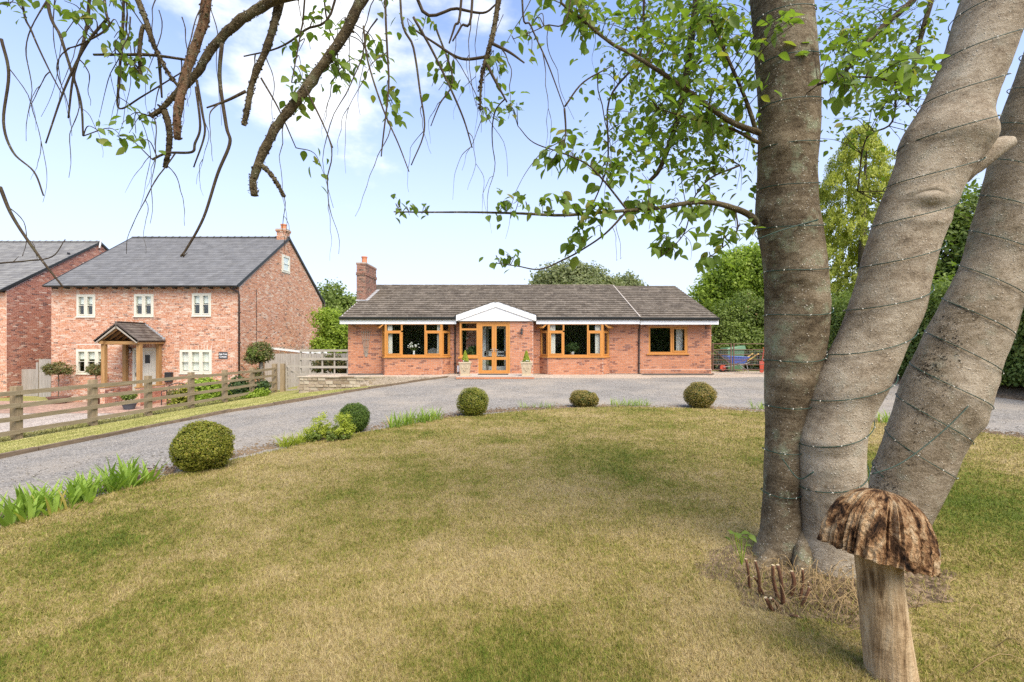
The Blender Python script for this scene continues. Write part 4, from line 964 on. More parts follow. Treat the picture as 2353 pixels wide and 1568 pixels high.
for k in range(7): 
    mb = MB(); mb.fbox(cg, 2.6 + k * 1.05, 2.8 + k * 1.05, .008, .013, 3.2 + .35 * math.sin(k * 2.1), 3.27 + .35 * math.sin(k * 2.1)); mb.build('air_vent', M['mortar_pale' if k % 2 else 'brown_pipe'], cot)
mb = MB(); x = cx1_ + .02; mb.tube([(x - .35, YC - .32, Zv(659, YC) - .02), (x - .3, YC - .28, Zv(659, YC) - .12), (x - .02, YC - .07, Zv(672, YC)), (x, YC - .06, Zv(678, YC)), (x, YC - .06, NG + .1)], .045, 8)
for z in (0, 1.5, 3): mb.box(x - .06, x + .06, YC - .11, YC, z, z + .06)
mb.build('rain_pipe', M['brown_pipe'], cot, True)
mb = MB(); mb.tube([(cx1_ + .09, 2 * YR - YC + .2, Zv(659, YC)), (cx1_ + .09, 2 * YR - YC + .06, NG)], .05, 8); mb.build('rain_pipe', M['brown_pipe'], cot, True)
# chimney
ccx = X(651, YR); czt = Zv(530, YR); mb = MB(); mb.box(ccx - .27, ccx + .27, YR - .27, YR + .27, Zv(565, YR), czt); cch = mb.build('chimney', M['mortar_pale'], cot)
for f_ in (Frame((ccx - .275, YR - .275, Zv(565, YR)), (1,0,0), (0,-1,0)), Frame((ccx + .275, YR - .275, Zv(565, YR)), (0,1,0), (1,0,0))):
    lay_bricks(f_, brick_cells(.55, czt - Zv(565, YR), []), M['brick_cottage'], cch, 0, .006)
    for dz, ov in ((-.17, .035), (-.095, .07)):
        f5 = Frame(f_.p + Vector((0, 0, czt - Zv(565, YR) + dz)) - f_.u * ov, f_.u, f_.nn); lay_bricks(f5, brick_cells(.55 + 2 * ov, .075, []), M['brick_cottage'], cch, 0, ov)
mb = MB(); mb.box(ccx - .33, ccx + .33, YR - .33, YR + .33, czt - .019, czt + .05); mb.build('chimney_cap', M['concrete'], cch)
mb = MB(); mb.lathe((ccx + .02, YR, czt + .04), [(.19, 0), (.165, .08), (.155, .24), (.185, .26), (.185, .33), (.14, .33), (.14, .15)], 14); mb.build('chimney_pot', M['terracotta'], cch)
mb = MB(); mb.hexa([Vector((x, y, z)) for z in (Zv(559, YR), Zv(558, YR)) for (x, y) in ((ccx - .34, YR - .45), (ccx + .3, YR - .45), (ccx + .3, YR - .2), (ccx - .34, YR - .2))]); mb.build('flashing', M['lead'], cch)
# front door
o = cops[5]; d = MB()
d.fbox(cf, o[0], o[0] + .10, -.12, .02, o[2] + .28, o[3]); d.fbox(cf, o[1] - .10, o[1], -.12, .02, o[2] + .28, o[3]); d.fbox(cf, o[0] + .1, o[1] - .1, -.12, .02, o[3] - .1, o[3]); dfr = d.build('door_frame', M['cream_paint'], cot)
d = MB(); n_ = 6; w_ = (o[1] - o[0] - .2) / n_
for i in range(n_): d.fbox(cf, o[0] + .1 + i * w_ + .004, o[0] + .1 + (i + 1) * w_ - .004, -.09, -.03, o[2] + .28, o[3] - .1)
d.fbox(cf, o[0] + .1, o[1] - .1, -.1, -.036, o[2] + .28, o[3] - .1); dd = d.build('door', M['cream_paint'], cot)
d = MB(); zc = Zv(826, YC) - NG; uc = X(338, YC) - cx0_; d.fbox(cf, uc - .12, uc + .12, -.03, -.02, zc - .2, zc + .22); d.build('pane', M['black_plastic'], dd)
d = MB(); d.fbox(cf, o[0] + .14, o[0] + .17, -.03, .0, Zv(865, YC) - NG, Zv(856, YC) - NG); d.build('handle', M['iron'], dd)
d = MB(); d.fbox(cf, o[0], o[1], -.12, .35, -.05, .14); d.fbox(cf, o[0], o[1], -.12, .1, .141, .28); d.build('door_step', M['concrete'], cot)
# oak porch
PF = 22.55; por = thing('porch', 'oak framed porch with tiled gable roof over the cottage door', 'porch', (X(280, 23), 23.4, NG)); PB = YC - .02
pxr, pxl, pxa = X(317, PF), X(219, PF), X(268, PF); pza, pze = Zv(752, PF), Zv(791, PF)
for (vx, y) in ((239.5, PF + .22), (320.5, PF + .22), (288, PB - .12), (365, PB - .12)):
    mb = MB(); mb.box(X(vx, y) - .085, X(vx, y) + .085, y - .085, y + .085, NG + .9, pze + .0); mb.build('post', M['oak_post'], por)
xl_, xr_ = X(239.5, PF + .22), X(320.5, PF + .22)
for x in (xl_, xr_): mb = MB(); mb.box(x - .09, x + .09, PF + .02, PB, pze + .002, pze + .15); mb.build('wall_plate', M['oak_beam'], por)
mb = MB(); mb.box(xl_ + .09, xr_ - .09, PF + .16, PF + .30, pze - .02, pze + .13); mb.build('tie_beam', M['oak_beam'], por)
for y in np.linspace(PF + .1, PB - .1, 5):
    for x, s in ((pxl, 1), (pxr, -1)):
        mb = MB(); mb.bar((x + s * .05, y, pze + .08), (pxa, y, pza - .04), .06, .10); mb.build('rafter', M['oak_beam'], por)
for x, s in ((pxl, 1), (pxr, -1)):
    mb = MB(); mb.bar((x, PF - .02, pze + .09), (pxa, PF - .02, pza + .05), .04, .13); mb.build('barge_board', M['trellis_wood'], por)
    S = Vector((pxa - x, 0, pza - pze)); 
    tile_roof(por, (x - s * .05, PF - .04 if s < 0 else PB, pze + .16), (0, 1, 0) if s < 0 else (0, -1, 0), S, PB - PF + .04, S.length + .06, .2, .26, .02, M['porch_tile'], 100, name='roof_tile', over=.04, bname='roof_slope')
mb = MB(); mb.tube([(pxa, PF - .05, pza + .16), (pxa, PB, pza + .16)], .07, 8); mb.build('ridge_tile', M['porch_tile'], por)
k = 0
for t in np.linspace(.06, .98, 9):
    mb = MB(); x = pxr + .05 + (pxa - pxr - .05) * t; z = pze + .16 + (pza - pze) * t; mb.box(x - .07, x + .05, PB - .06, PB + .0, z + .02, z + .13); mb.build('flashing', M['lead'], por)
for x in (xl_, xr_):
    mb = MB(); mb.box(x - .11, x + .11, PF + .11, PB - .005, NG, NG + .86); dw = mb.build('dwarf_wall', M['mortar_pale'], por)
    f_ = Frame((x - .11, PF + .11, NG), (1,0,0), (0,-1,0)); lay_bricks(f_, brick_cells(.22, .86, []), M['brick_cottage'], dw, 0)
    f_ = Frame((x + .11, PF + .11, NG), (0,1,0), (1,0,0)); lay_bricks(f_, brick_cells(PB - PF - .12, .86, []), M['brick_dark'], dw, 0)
    mb = MB(); mb.box(x - .13, x + .13, PF + .06, PB - .002, NG + .862, NG + .91); mb.build('wall_cap', M['oak_beam'], por)
wlm = thing('porch_lantern', 'small dark lantern beside the cream door in the porch', 'lantern', (X(303, YC), YC - .12, Zv(806, YC))); L0 = wlm.location
mb = MB(); mb.lathe(L0 + Vector((0, 0, .06)), [(.09, 0), (.03, .09), (.01, .12)], 6); mb.lathe(L0 + Vector((0, 0, -.13)), [(.03, 0), (.06, .02)], 6); mb.box(L0.x - .02, L0.x + .02, L0.y + .02, L0.y + .12, L0.z - .02, L0.z + .02); mb.build('lantern_frame', M['iron'], wlm)
mb = MB(); mb.lathe(L0 + Vector((0, 0, -.11)), [(.055, 0), (.075, .17)], 6); mb.build('lantern_glass', M['glass'], wlm)
# name plaque
sg = thing('name_plaque', 'dark slate name plaque reading Oak Tree Cottage beside the ground floor window', 'sign', P(513.5, 824.5, YC - .02))
mb = MB(); mb.box(X(503, YC), X(523.5, YC), YC - .03, YC - .012, Zv(825, YC), Zv(809, YC)); mb.build('plaque', M['slate_plaque'], sg)
def text_mesh(name, s, size, loc, parent, mat):
    cu = bpy.data.curves.new(name, 'FONT'); cu.body = s; cu.size = size; cu.align_x = 'CENTER'; cu.align_y = 'CENTER'; cu.extrude = .002; cu.offset = .002
    to = bpy.data.objects.new(name, cu); COL.objects.link(to); dg = bpy.context.evaluated_depsgraph_get(); me = bpy.data.meshes.new_from_object(to.evaluated_get(dg)); bpy.data.objects.remove(to)
    me.materials.clear(); me.materials.append(mat); o = link(name, me, parent); o.rotation_euler = (R(90), 0, 0); o.location = Vector(loc) - root_loc(parent); return o
text_mesh('lettering', 'Oak Tree', .105, (X(513.3, YC), YC - .033, Zv(814.4, YC)), sg, M['lettering']); text_mesh('lettering', 'Cottage', .105, (X(513.3, YC), YC - .033, Zv(820.2, YC)), sg, M['lettering'])
# the house further left
h3, hf3, ho3, hg3 = two_storey('neighbouring_house', 'second brick house at the left edge with grey slate roof and gable toned darker as if in shade', 26.2, 32.1, -35.0, X(15, 26.2), Zv(668, 26.2), Zv(557, 32.1), M['brick_cottage'], M['roof_slate_pale'], [], [], None, 150)
mb = MB(); y3 = 32.6; mb.tube([(-27.3, 32.0, Zv(570, 32)), (-27.2, 32.0, Zv(552, 32))], .05, 8); mb.build('vent_pipe', M['white_paint'], h3)
mb = MB(); mb.fbox(hg3, 3.55, 3.75, .01, .03, Zv(584, 29.6) - NG, Zv(579, 29.6) - NG); mb.build('air_vent', M['black_plastic'], h3)

# ---------------------------------------------------------------- fences, gates
pf = thing('post_and_rail_fence', 'weathered post and rail fence sloping along the left side of the drive', 'fence', (FX, 16, -.7))
pys = [8.96] + [10.93 + 1.98 * k for k in range(7)]
tops = [.62, .58, .57, .53, .505, .475, .46, .47]
for i, y in enumerate(pys):
    mb = MB(); g = Hs(FX, y); w_ = .075 if i < 7 else .09; j = random.uniform(-.01, .01)
    mb.hexa([Vector((FX + a + (j if z > 0 else 0), y + b, zz)) for z, zz in ((0, g - .15), (1, tops[i] + (.06 if i == 7 else 0) + (0))) for (a, b) in ((-w_, -w_), (w_, -w_), (w_, w_), (-w_, w_))]); mb.build('post', M['post_wood'], pf)
mb = MB(); g = Hs(FX + .35, 22.9); mb.box(FX + .26, FX + .44, 22.8, 22.98, g - .1, .53); mb.build('gate_post', M['post_wood'], pf)
for r, hgt in enumerate((1.03, .75, .475, .175)):
    for i in range(len(pys) - 1):
        y0, y1 = pys[i] - .02, pys[i+1] - .03; q = 1.18
        z0 = tops[i] - (1.18 - hgt) * (tops[i] + .61 + .02 * (pys[i] - 10.9)) / 1.18; z1 = tops[i+1] - (1.18 - hgt) * (tops[i+1] + .61 + .02 * (pys[i+1] - 10.9)) / 1.18
        z0 += random.uniform(-.012, .012); z1 += random.uniform(-.012, .012); xo = FX + .075 + .022 + (.003 if i % 2 else 0)
        mb = MB(); mb.hexa([Vector((xo + a, y, z + c)) for c in (-.05, .05) for (a, y, z) in ((-.019, y0, z0), (.019, y0, z0), (.019, y1, z1), (-.019, y1, z1))]); mb.build('rail', M['rail_wood'], pf)
# farm gate at the end of the fence
fg_ = thing('farm_gate', 'small five bar timber gate between fence and stone wall', 'gate', (-10.2, 23.0, -.8))
gx0_, gx1_ = FX + .48, FX + 1.95; gy_ = 22.95; gb, gt = -.72, .42
for k in range(5): mb = MB(); z = gb + (gt - gb) * (k / 4) ** 1.0; mb.box(gx0_ + .06, gx1_ - .06, gy_ - .02, gy_ + .02, z - .04, z + .04); mb.build('bar', M['trellis_wood'], fg_)
for x in (gx0_, gx1_ - .06): mb = MB(); mb.box(x, x + .06, gy_ - .03, gy_ + .03, gb - .05, gt + .06); mb.build('stile', M['trellis_wood'], fg_)
mb = MB(); mb.bar((gx0_ + .05, gy_ - .045, gt), (gx1_ - .05, gy_ - .045, gb), .05, .05, (0, 1, 0)); mb.build('brace', M['trellis_wood'], fg_)
# open lattice fence left of the bungalow
lf = thing('lattice_fence', 'pale square lattice fence joining the left end of the bungalow', 'fence', (-8.3, 21.5, .1))
for vx in (691.5, 713, 741, 769, 799): x = X(vx, 21.5); mb = MB(); mb.box(x - .03, x + .03, 21.47, 21.53, .08, Zv(803, 21.5)); mb.build('post', M['trellis_wood'], lf)
for vy in (806, 825, 844, 861): mb = MB(); z = Zv(vy, 21.44); mb.box(X(689, 21.44), X(801, 21.44), 21.43, 21.468, z - .05, z + .05); mb.build('rail', M['trellis_wood'], lf)
# close boarded fences
def board_fence(name, label, a, b, z0, z1a, z1b, post_every=1.8, mat='grey_board', thick=.02):
    a = Vector(a); b = Vector(b); d = (b - a); L = d.length; d.normalize(); n = Vector((d.y, -d.x, 0)); t = thing(name, label, 'fence', ((a.x + b.x) / 2, (a.y + b.y) / 2, z0)); k = int(L / .14)
    for i in range(k):
        u0, u1 = i * L / k + .003, (i + 1) * L / k - .003; zt = z1a + (z1b - z1a) * i / k + random.uniform(-.008, .008); mb = MB(); o_ = random.uniform(0, .006)
        q = [a + d * u + n * m for (u, m) in ((u0, .0 + o_), (u1, .0 + o_), (u1, -thick), (u0, -thick))]; mb.hexa([Vector((p.x, p.y, z)) for z in (z0, zt) for p in q]); mb.build('board', M[mat], t)
    for i in range(int(L / post_every) + 1):
        p = a + d * min(i * post_every, L - .05) - n * .07; mb = MB(); mb.box(p.x - .05, p.x + .05, p.y - .045, p.y + .045, z0 - .1, max(z1a, z1b) + .02); mb.build('post', M['post_wood'], t)
    return t
board_fence('board_fence', 'grey close boarded fence between the cottage gable and the lattice fence', (-13.4, 26.2, 0), (-8.2, 26.2, 0), -1.5, .92, .92)
board_fence('board_fence', 'low grey boarded fence between the two brick houses', (X(35, 27), 27, 0), (X(84, 27), 27, 0), NG - .1, Zv(849, 27), Zv(848, 27))
sg_ = board_fence('side_gate', 'tall grey boarded side gate against the left edge of the cottage', (X(90, 26.6), 26.6, 0), (X(117, 26.6), 26.6, 0), NG - .05, Zv(826, 26.6), Zv(825, 26.6)); sg_['category'] = 'gate'
mb = MB(); mb.box(X(84.5, 26.9), X(89.5, 26.9), 26.85, 26.95, NG, Zv(833, 26.9)); tag(mb.build('gate_post', M['grey_board'], None), 'single timber post between low boarded fence and side gate', 'post')
# lean-to roof beside the gable
lt_ = thing('lean_to', 'glazed lean-to roof with white rafters against the cottage gable', 'lean-to', (-12.4, 29, -1.3))
zw, zo = 1.25, .93
for k in range(9):
    y = 26.6 + k * .95; mb = MB(); mb.bar((cx1_ + .03, y, zw), (-10.9, y, zo), .06, .10); mb.build('rafter', M['white_paint'], lt_)
mb = MB(); mb.hexa([Vector((x, y, z + dz)) for dz in (.06, .07) for (x, y, z) in ((cx1_ + .02, 26.45, zw), (-10.8, 26.45, zo), (-10.8, 34.4, zo), (cx1_ + .02, 34.4, zw))]); mb.build('glazing', M['glass'], lt_)
for k in range(4): y = 26.6 + k * 2.5; mb = MB(); mb.box(-11.0, -10.9, y - .05, y + .05, -1.45, zo - .05); mb.build('post', M['grey_board'], lt_)
mb = MB(); mb.box(-11.02, -10.88, 26.5, 34.3, zo - .12, zo - .051); mb.build('beam', M['white_paint'], lt_)
# rusty mesh gates right of the bungalow
YG = 21.7
def mesh_gate(v0_, v1_, label, brace):
    t = thing('field_gate', label, 'gate', (X((v0_ + v1_) / 2, YG), YG, .15), 'rusty mesh gates'); x0, x1 = X(v0_, YG), X(v1_, YG)
    for x in (x0, x1 - .04): mb = MB(); mb.box(x, x + .04, YG - .02, YG + .02, Zv(852, YG), Zv(789, YG)); mb.build('stile', M['rusty_steel'], t)
    for vy in (790.5, 804, 815.7, 827.5, 838.6, 849.5): z = Zv(vy, YG); mb = MB(); mb.tube([(x0 + .04, YG, z), (x1 - .04, YG, z)], .016, 6); mb.build('bar', M['rusty_steel'], t)
    mb = MB(); zl, zh = Zv(839, YG), Zv(804, YG)
    for x in np.arange(x0 + .05, x1 - .05, .075): mb.bar((x, YG + .014, zl), (x, YG + .014, zh), .004, .004)
    for z in np.arange(zl, zh, .075): mb.bar((x0 + .04, YG + .018, z), (x1 - .04, YG + .018, z), .004, .004)
    mb.build('wire_mesh', M['galvanised'], t)['kind'] = 'stuff'
    mb = MB(); a, b = ((x0 + .04, YG - .022, Zv(804, YG)), (x1 - .04, YG - .022, Zv(838, YG))); 
    if brace: a, b = ((x1 - .04, YG - .022, Zv(804, YG)), (x0 + .04, YG - .022, Zv(838, YG)))
    mb.bar(a, b, .02, .02, (0, 1, 0)); mb.build('brace', M['rusty_steel'], t); return t
mesh_gate(1637, 1681, 'narrow rusty mesh gate leaf against the bungalow corner', False); mesh_gate(1685, 1772, 'wide rusty mesh gate leaf beside the narrow one, in front of the wheelbarrow', True)
mb = MB(); mb.box(X(1638, 21.5), X(1683, 21.5), 21.35, 21.62, .1, .165); tag(mb.build('gate_sill', M['concrete'], None), 'pale concrete strip at the foot of the narrow mesh gate', 'kerb stone')
# wheelbarrow behind the gate
wb = thing('wheelbarrow', 'blue wheelbarrow with yellow wooden handles standing behind the mesh gate', 'wheelbarrow', (X(1690, 23.2), 23.2, .13)); B0 = Vector((X(1690, 23.2), 23.2, .13))
def wp(x, y, z): return B0 + Vector((x, y, z))
tp = [(-.52, -.33), (.50, -.36), (.50, .36), (-.52, .33)]; bt = [(-.25, -.2), (.33, -.24), (.33, .24), (-.25, .2)]
mb = MB(); inn = [(.94 * x, .92 * y) for x, y in tp]
mb.add([wp(x, y, .40) for x, y in bt] + [wp(x, y, .74 if x < 0 else .70) for x, y in tp] + [wp(x, y, .745 if x < 0 else .705) for x, y in inn] + [wp(x * .96, y * .96, .42) for x, y in bt],
       [(3,2,1,0)] + [(i, (i+1) % 4, 4 + (i+1) % 4, 4 + i) for i in range(4)] + [(4+i, 4 + (i+1) % 4, 8 + (i+1) % 4, 8+i) for i in range(4)] + [(8+i, 8 + (i+1) % 4, 12 + (i+1) % 4, 12+i) for i in range(4)] + [(12,13,14,15)]); mb.build('tray', M['blue_plastic'], wb)
mb = MB(); mb.tube([wp(*p) for p in crom([(x * 1.01, y * 1.01, .745 if x < 0 else .705) for x, y in tp + tp[:1]], 1)], .016, 6); mb.build('rim', M['blue_plastic'], wb)
for s in (-1, 1):
    mb = MB(); mb.bar(wp(-.62, s * .1, .22), wp(.55, s * .24, .44), .03, .03); mb.bar(wp(.42, s * .22, .43), wp(.5, s * .26, .0), .025, .025); mb.bar(wp(.1, s * .17, .36), wp(.5, s * .26, .03), .02, .02); mb.build('leg_frame', M['galvanised'], wb)
    mb = MB(); mb.bar(wp(.45, s * .24, .52), wp(.98, s * .27, .88), .035, .045); mb.build('handle', M['yellow_wood'], wb)
mb = MB(); mb.tube([wp(-.62 + .19 * math.cos(a), 0, .2 + .19 * math.sin(a)) for a in np.linspace(0, 2 * math.pi, 17)], .045, 8, False); wh = mb.build('wheel', M['rubber'], wb, True)
mb = MB(); mb.tube([wp(-.62, -.05, .2), wp(-.62, .05, .2)], .14, 14); mb.build('rim', M['red_paint'], wh)
gb_ = thing('compost_bin', 'green plastic bin with sloping lid behind the wheelbarrow', 'bin', (X(1683, 24.6), 24.6, .13)); c = gb_.location
mb = MB(); mb.hexa([c + Vector((x * k, y * k, z)) for z, k in ((0, .85), (1.05, 1.0)) for (x, y) in ((-.42, -.4), (.42, -.4), (.42, .4), (-.42, .4))]); mb.build('bin_body', M['green_plastic'], gb_)
mb = MB(); mb.hexa([c + Vector(p) for p in ((-.47, -.46, 1.052), (.47, -.46, 1.052), (.47, .46, 1.052), (-.47, .46, 1.052), (-.40, -.42, 1.12), (.44, -.42, 1.24), (.44, .42, 1.24), (-.40, .42, 1.12))]); mb.build('lid', M['green_plastic'], gb_)
sh = thing('spade', 'red handled spade leaning at the right end of the gate behind the trunk', 'spade', (X(1752, 22.2), 22.2, .13)); c = sh.location
mb = MB(); mb.bar(c + Vector((-.02, 0, .55)), c + Vector((.12, .06, 1.15)), .03, .03); mb.bar(c + Vector((.04, .06, 1.15)), c + Vector((.2, .06, 1.15)), .03, .03); mb.build('shaft', M['red_paint'], sh)
mb = MB(); mb.hexa([c + Vector(p) for p in ((-.13, -.03, .02), (.03, -.03, .02), (.03, -.02, .02), (-.13, -.02, .02), (-.13, -.0, .55), (.08, -.0, .55), (.08, .02, .55), (-.13, .02, .55))]); mb.build('blade', M['red_paint'], sh)

# ---------------------------------------------------------------- foliage
def unit(v): return v / np.maximum(np.linalg.norm(v, axis=-1, keepdims=True), 1e-9)
def leaf_quads(C, nrm, size, asp=.55, droop=None):
    """rhombic leaves: centres (n,3), rough normals, length (n,)"""
    n = len(C); nrm = unit(nrm + rng.normal(0, .55, (n, 3))); t = rng.normal(size=(n, 3))
    if droop is not None: t = t * .5 + np.array(droop)
    t = unit(t - nrm * np.sum(t * nrm, -1, keepdims=True)); b = np.cross(nrm, t); s = size[:, None]
    V = np.stack([C - t * s * .5, C + b * s * asp * .5 - t * s * .05, C + t * s * .5 + nrm * s * -.08, C - b * s * asp * .5 - t * s * .05], 1)
    return V.reshape(-1, 3), np.arange(4 * n).reshape(n, 4)
def crown_pts(blobs, nclump, per, spread, lo=.6, flat=.75, zmin=None):
    """blobs (k,6): centre and radii; clumps on and within each, leaves round each clump"""
    B = np.array(blobs, float); wgt = (B[:, 3] * B[:, 4] + B[:, 4] * B[:, 5] + B[:, 3] * B[:, 5]); wgt /= wgt.sum()
    k = rng.choice(len(B), nclump, p=wgt); d = unit(rng.normal(size=(nclump, 3))); r = lo + (1.04 - lo) * rng.random(nclump) ** .45
    cc = B[k, :3] + d * B[k, 3:] * r[:, None]
    sc_ = spread * rng.uniform(.6, 1.35, nclump)
    g = rng.normal(size=(nclump, per, 3)); g = g / (1 + .25 * np.linalg.norm(g, axis=-1, keepdims=True)); g[..., 2] *= flat
    Pp = cc[:, None] + g * sc_[:, None, None]; nn = unit(d[:, None] * .6 + g * .6 + np.array((0, 0, .35)))
    Pp = Pp.reshape(-1, 3); nn = nn.reshape(-1, 3)
    if zmin is not None: o = Pp[:, 2] > zmin; Pp, nn = Pp[o], nn[o]
    return Pp, nn
def crown(name, parent, blobs, nclump, per, spread, size, mat, lo=.6, asp=.55, flat=.75, zmin=None, droop=None):
    Pp, nn = crown_pts(blobs, nclump, per, spread, lo, flat, zmin); s = size * rng.uniform(.55, 1.35, len(Pp))
    V, Fq = leaf_quads(Pp, nn, s, asp, droop); return np_mesh(name, V, Fq, mat, parent)
def tree(name, label, base, h_trunk, r, blobs, nclump, per, spread, size, mat, cat='tree', **kw):
    t = thing(name, label, cat, base); b = Vector(base); B = np.array(blobs); top = Vector(B[:, :3].mean(0))
    mb = MB(); mb.tube(crom([b + Vector((0, 0, -.2)), b + (top - b) * .3 + Vector((.1, 0, 0)), b + (top - b) * .6, top], 3), [r * (1 - .07 * i) for i in range(10)], 8); tr = mb.build('trunk', M['bark_far'], t, True)
    for bl in blobs[:8]:
        s_ = b + (top - b) * random.uniform(.35, .7); e = Vector(bl[:3]); mb = MB(); mb.tube(crom([s_, (s_ + e) / 2 + Vector((0, 0, .2)), e], 3), [r * .42 * (1 - .12 * i) for i in range(7)], 6); mb.build('limb', M['bark_far'], tr, True)
    crown('crown', t, blobs, nclump, per, spread, size, mat, **kw); return t
def vb(x, y, rx, ry, d, depth=None):
    """blob from a photo ellipse at depth d"""
    c = P(x, y, d); a, b = rx * d / F, ry * d / F; return (c.x, c.y, c.z, a, depth if depth else a, b)
g0 = Hs(-16, 40)
# behind the gap between the houses, left of the bungalow
tree('broadleaf_tree', 'dark green tree between the cottage gable and the bungalow chimney', (X(765, 40), 41, -1.2), 5, .3, [vb(757, 690, 30, 34, 40), vb(785, 730, 34, 40, 40), vb(740, 745, 36, 50, 40), vb(800, 700, 14, 16, 40), vb(780, 790, 50, 50, 40)], 420, 60, .55, .26, M['leaf_mid'])
tree('leafy_shrub', 'bright green shrub in front of the dark tree by the bungalow corner', (X(765, 30), 30, -.9), 2, .1, [vb(750, 740, 22, 28, 30), vb(780, 765, 26, 40, 30), vb(760, 800, 34, 36, 30)], 260, 50, .32, .17, M['leaf_bright'], 'shrub')
# behind the bungalow roof
tree('oak_tree', 'pale rounded tree showing above the middle of the bungalow roof', (X(1330, 48), 49, -.5), 7, .4, [vb(1270, 640, 34, 24, 48), vb(1315, 628, 38, 24, 48), vb(1355, 636, 36, 22, 48), vb(1255, 662, 30, 20, 48), vb(1330, 668, 70, 28, 48), vb(1395, 652, 24, 14, 48)], 430, 52, .6, .30, M['leaf_far'])
tree('oak_tree', 'small tree crown above the roof just right of the rounded one', (X(1440, 50), 50, -.5), 6, .25, [vb(1440, 650, 20, 14, 50), vb(1425, 665, 26, 14, 50), vb(1460, 662, 16, 12, 50)], 120, 46, .5, .3, M['leaf_far'])
# right of the bungalow
tree('broadleaf_tree', 'bright green tree beyond the mesh gates, left of the near trunks', (X(1730, 31), 32, 0), 4, .3, [vb(1690, 640, 62, 55, 31), vb(1640, 690, 34, 36, 31), vb(1740, 610, 44, 40, 31), vb(1770, 670, 60, 60, 31), vb(1830, 650, 50, 60, 31), vb(1680, 720, 50, 40, 31), vb(1750, 740, 60, 40, 31)], 560, 110, .5, .22, M['leaf_bright'], lo=.45)
def hedge(name, label, x0, x1, y0, y1, z0, z1, nclump, per, spread, size, mat, lump=.35, faces=(1, 0, 1, 1, 1)):
    t = thing(name, label, 'hedge', ((x0 + x1) / 2, (y0 + y1) / 2, z0))
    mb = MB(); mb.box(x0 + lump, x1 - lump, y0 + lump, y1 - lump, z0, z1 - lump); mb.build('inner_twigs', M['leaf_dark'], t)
    # clumps over the faces
    A = np.array([(x1 - x0) * (z1 - z0)] * 2 + [(y1 - y0) * (z1 - z0)] * 2 + [(x1 - x0) * (y1 - y0)]) * np.array(faces); k = rng.choice(5, nclump, p=A / A.sum()); u, v = rng.random(nclump), rng.random(nclump); q = rng.normal(0, .12, nclump)
    C = np.empty((nclump, 3)); Nn = np.zeros((nclump, 3))
    for i, (f_, nr) in enumerate(((lambda u, v, q: (x0 + u * (x1 - x0), y0 + lump * .6 + q, z0 + v * (z1 - z0)), (0, -1, 0)), (lambda u, v, q: (x0 + u * (x1 - x0), y1 - lump * .6 + q, z0 + v * (z1 - z0)), (0, 1, 0)),
                                 (lambda u, v, q: (x0 + lump * .6 + q, y0 + u * (y1 - y0), z0 + v * (z1 - z0)), (-1, 0, 0)), (lambda u, v, q: (x1 - lump * .6 + q, y0 + u * (y1 - y0), z0 + v * (z1 - z0)), (1, 0, 0)),
                                 (lambda u, v, q: (x0 + u * (x1 - x0), y0 + v * (y1 - y0), z1 - lump * .5 + q * 2.5), (0, 0, 1)))):
        m = k == i; C[m] = np.stack([np.broadcast_to(c, m.sum()) for c in f_(u[m], v[m], q[m])], -1); Nn[m] = nr
    g = rng.normal(size=(nclump, per, 3)) * spread; Pp = (C[:, None] + g).reshape(-1, 3); nn = (Nn[:, None] * .7 + g / spread * .5 + np.array((0, 0, .3))).reshape(-1, 3); o = Pp[:, 2] > z0; Pp, nn = Pp[o], nn[o]
    V, Fq = leaf_quads(Pp, nn, size * rng.uniform(.6, 1.3, len(Pp))); np_mesh('foliage', V, Fq, mat, t); return t
hg = thing('hedge', 'tall uneven mixed hedge behind the wheelbarrow and mesh gates', 'hedge', (X(1720, 26.5), 26.5, .1))
hbl = [vb(1640, 770, 26, 46, 26.6), vb(1668, 745, 34, 50, 26.4), vb(1712, 735, 38, 62, 26.6), vb(1690, 790, 60, 40, 26.0), vb(1755, 748, 40, 60, 26.2), vb(1800, 735, 46, 66, 26.6), vb(1850, 750, 50, 60, 26.4), vb(1760, 800, 70, 40, 25.9), vb(1930, 770, 60, 60, 26.4), vb(1640, 810, 34, 30, 26.2)]
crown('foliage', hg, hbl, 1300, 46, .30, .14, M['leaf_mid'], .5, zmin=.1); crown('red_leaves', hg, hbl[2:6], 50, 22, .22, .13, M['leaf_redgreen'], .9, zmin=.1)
mb = MB()
for bl in hbl: mb.tube([(bl[0], bl[1], 0), (bl[0] + .1, bl[1], bl[2] * .6), bl[:3]], [.06, .04, .02], 6)
mb.build('stems', M['bark_far'], hg)['kind'] = 'stuff'
hedge('hedge', 'dark hedge on the soil bank at the right edge beyond the trunks', 14.4, 17.5, 9.5, 25.0, .3, 3.3, 2600, 46, .24, .12, M['leaf_mid'], .35, (1, 0, 1, 0, .6))
for (x, d, h_, lab) in ((2145, 21, 560, 'tall dark green tree seen between the middle and right trunks'), (2300, 19, 560, 'tall dark green tree at the right edge behind the right trunk')):
    tree('broadleaf_tree', lab, (X(x, d), d, .1), 5, .25, [vb(x, h_ + 30, 70, 110, d), vb(x + 40, h_ - 60, 60, 70, d), vb(x - 20, h_ + 160, 80, 90, d), vb(x + 70, h_ + 120, 70, 80, d)], 620, 56, .36, .17, M['leaf_mid'])
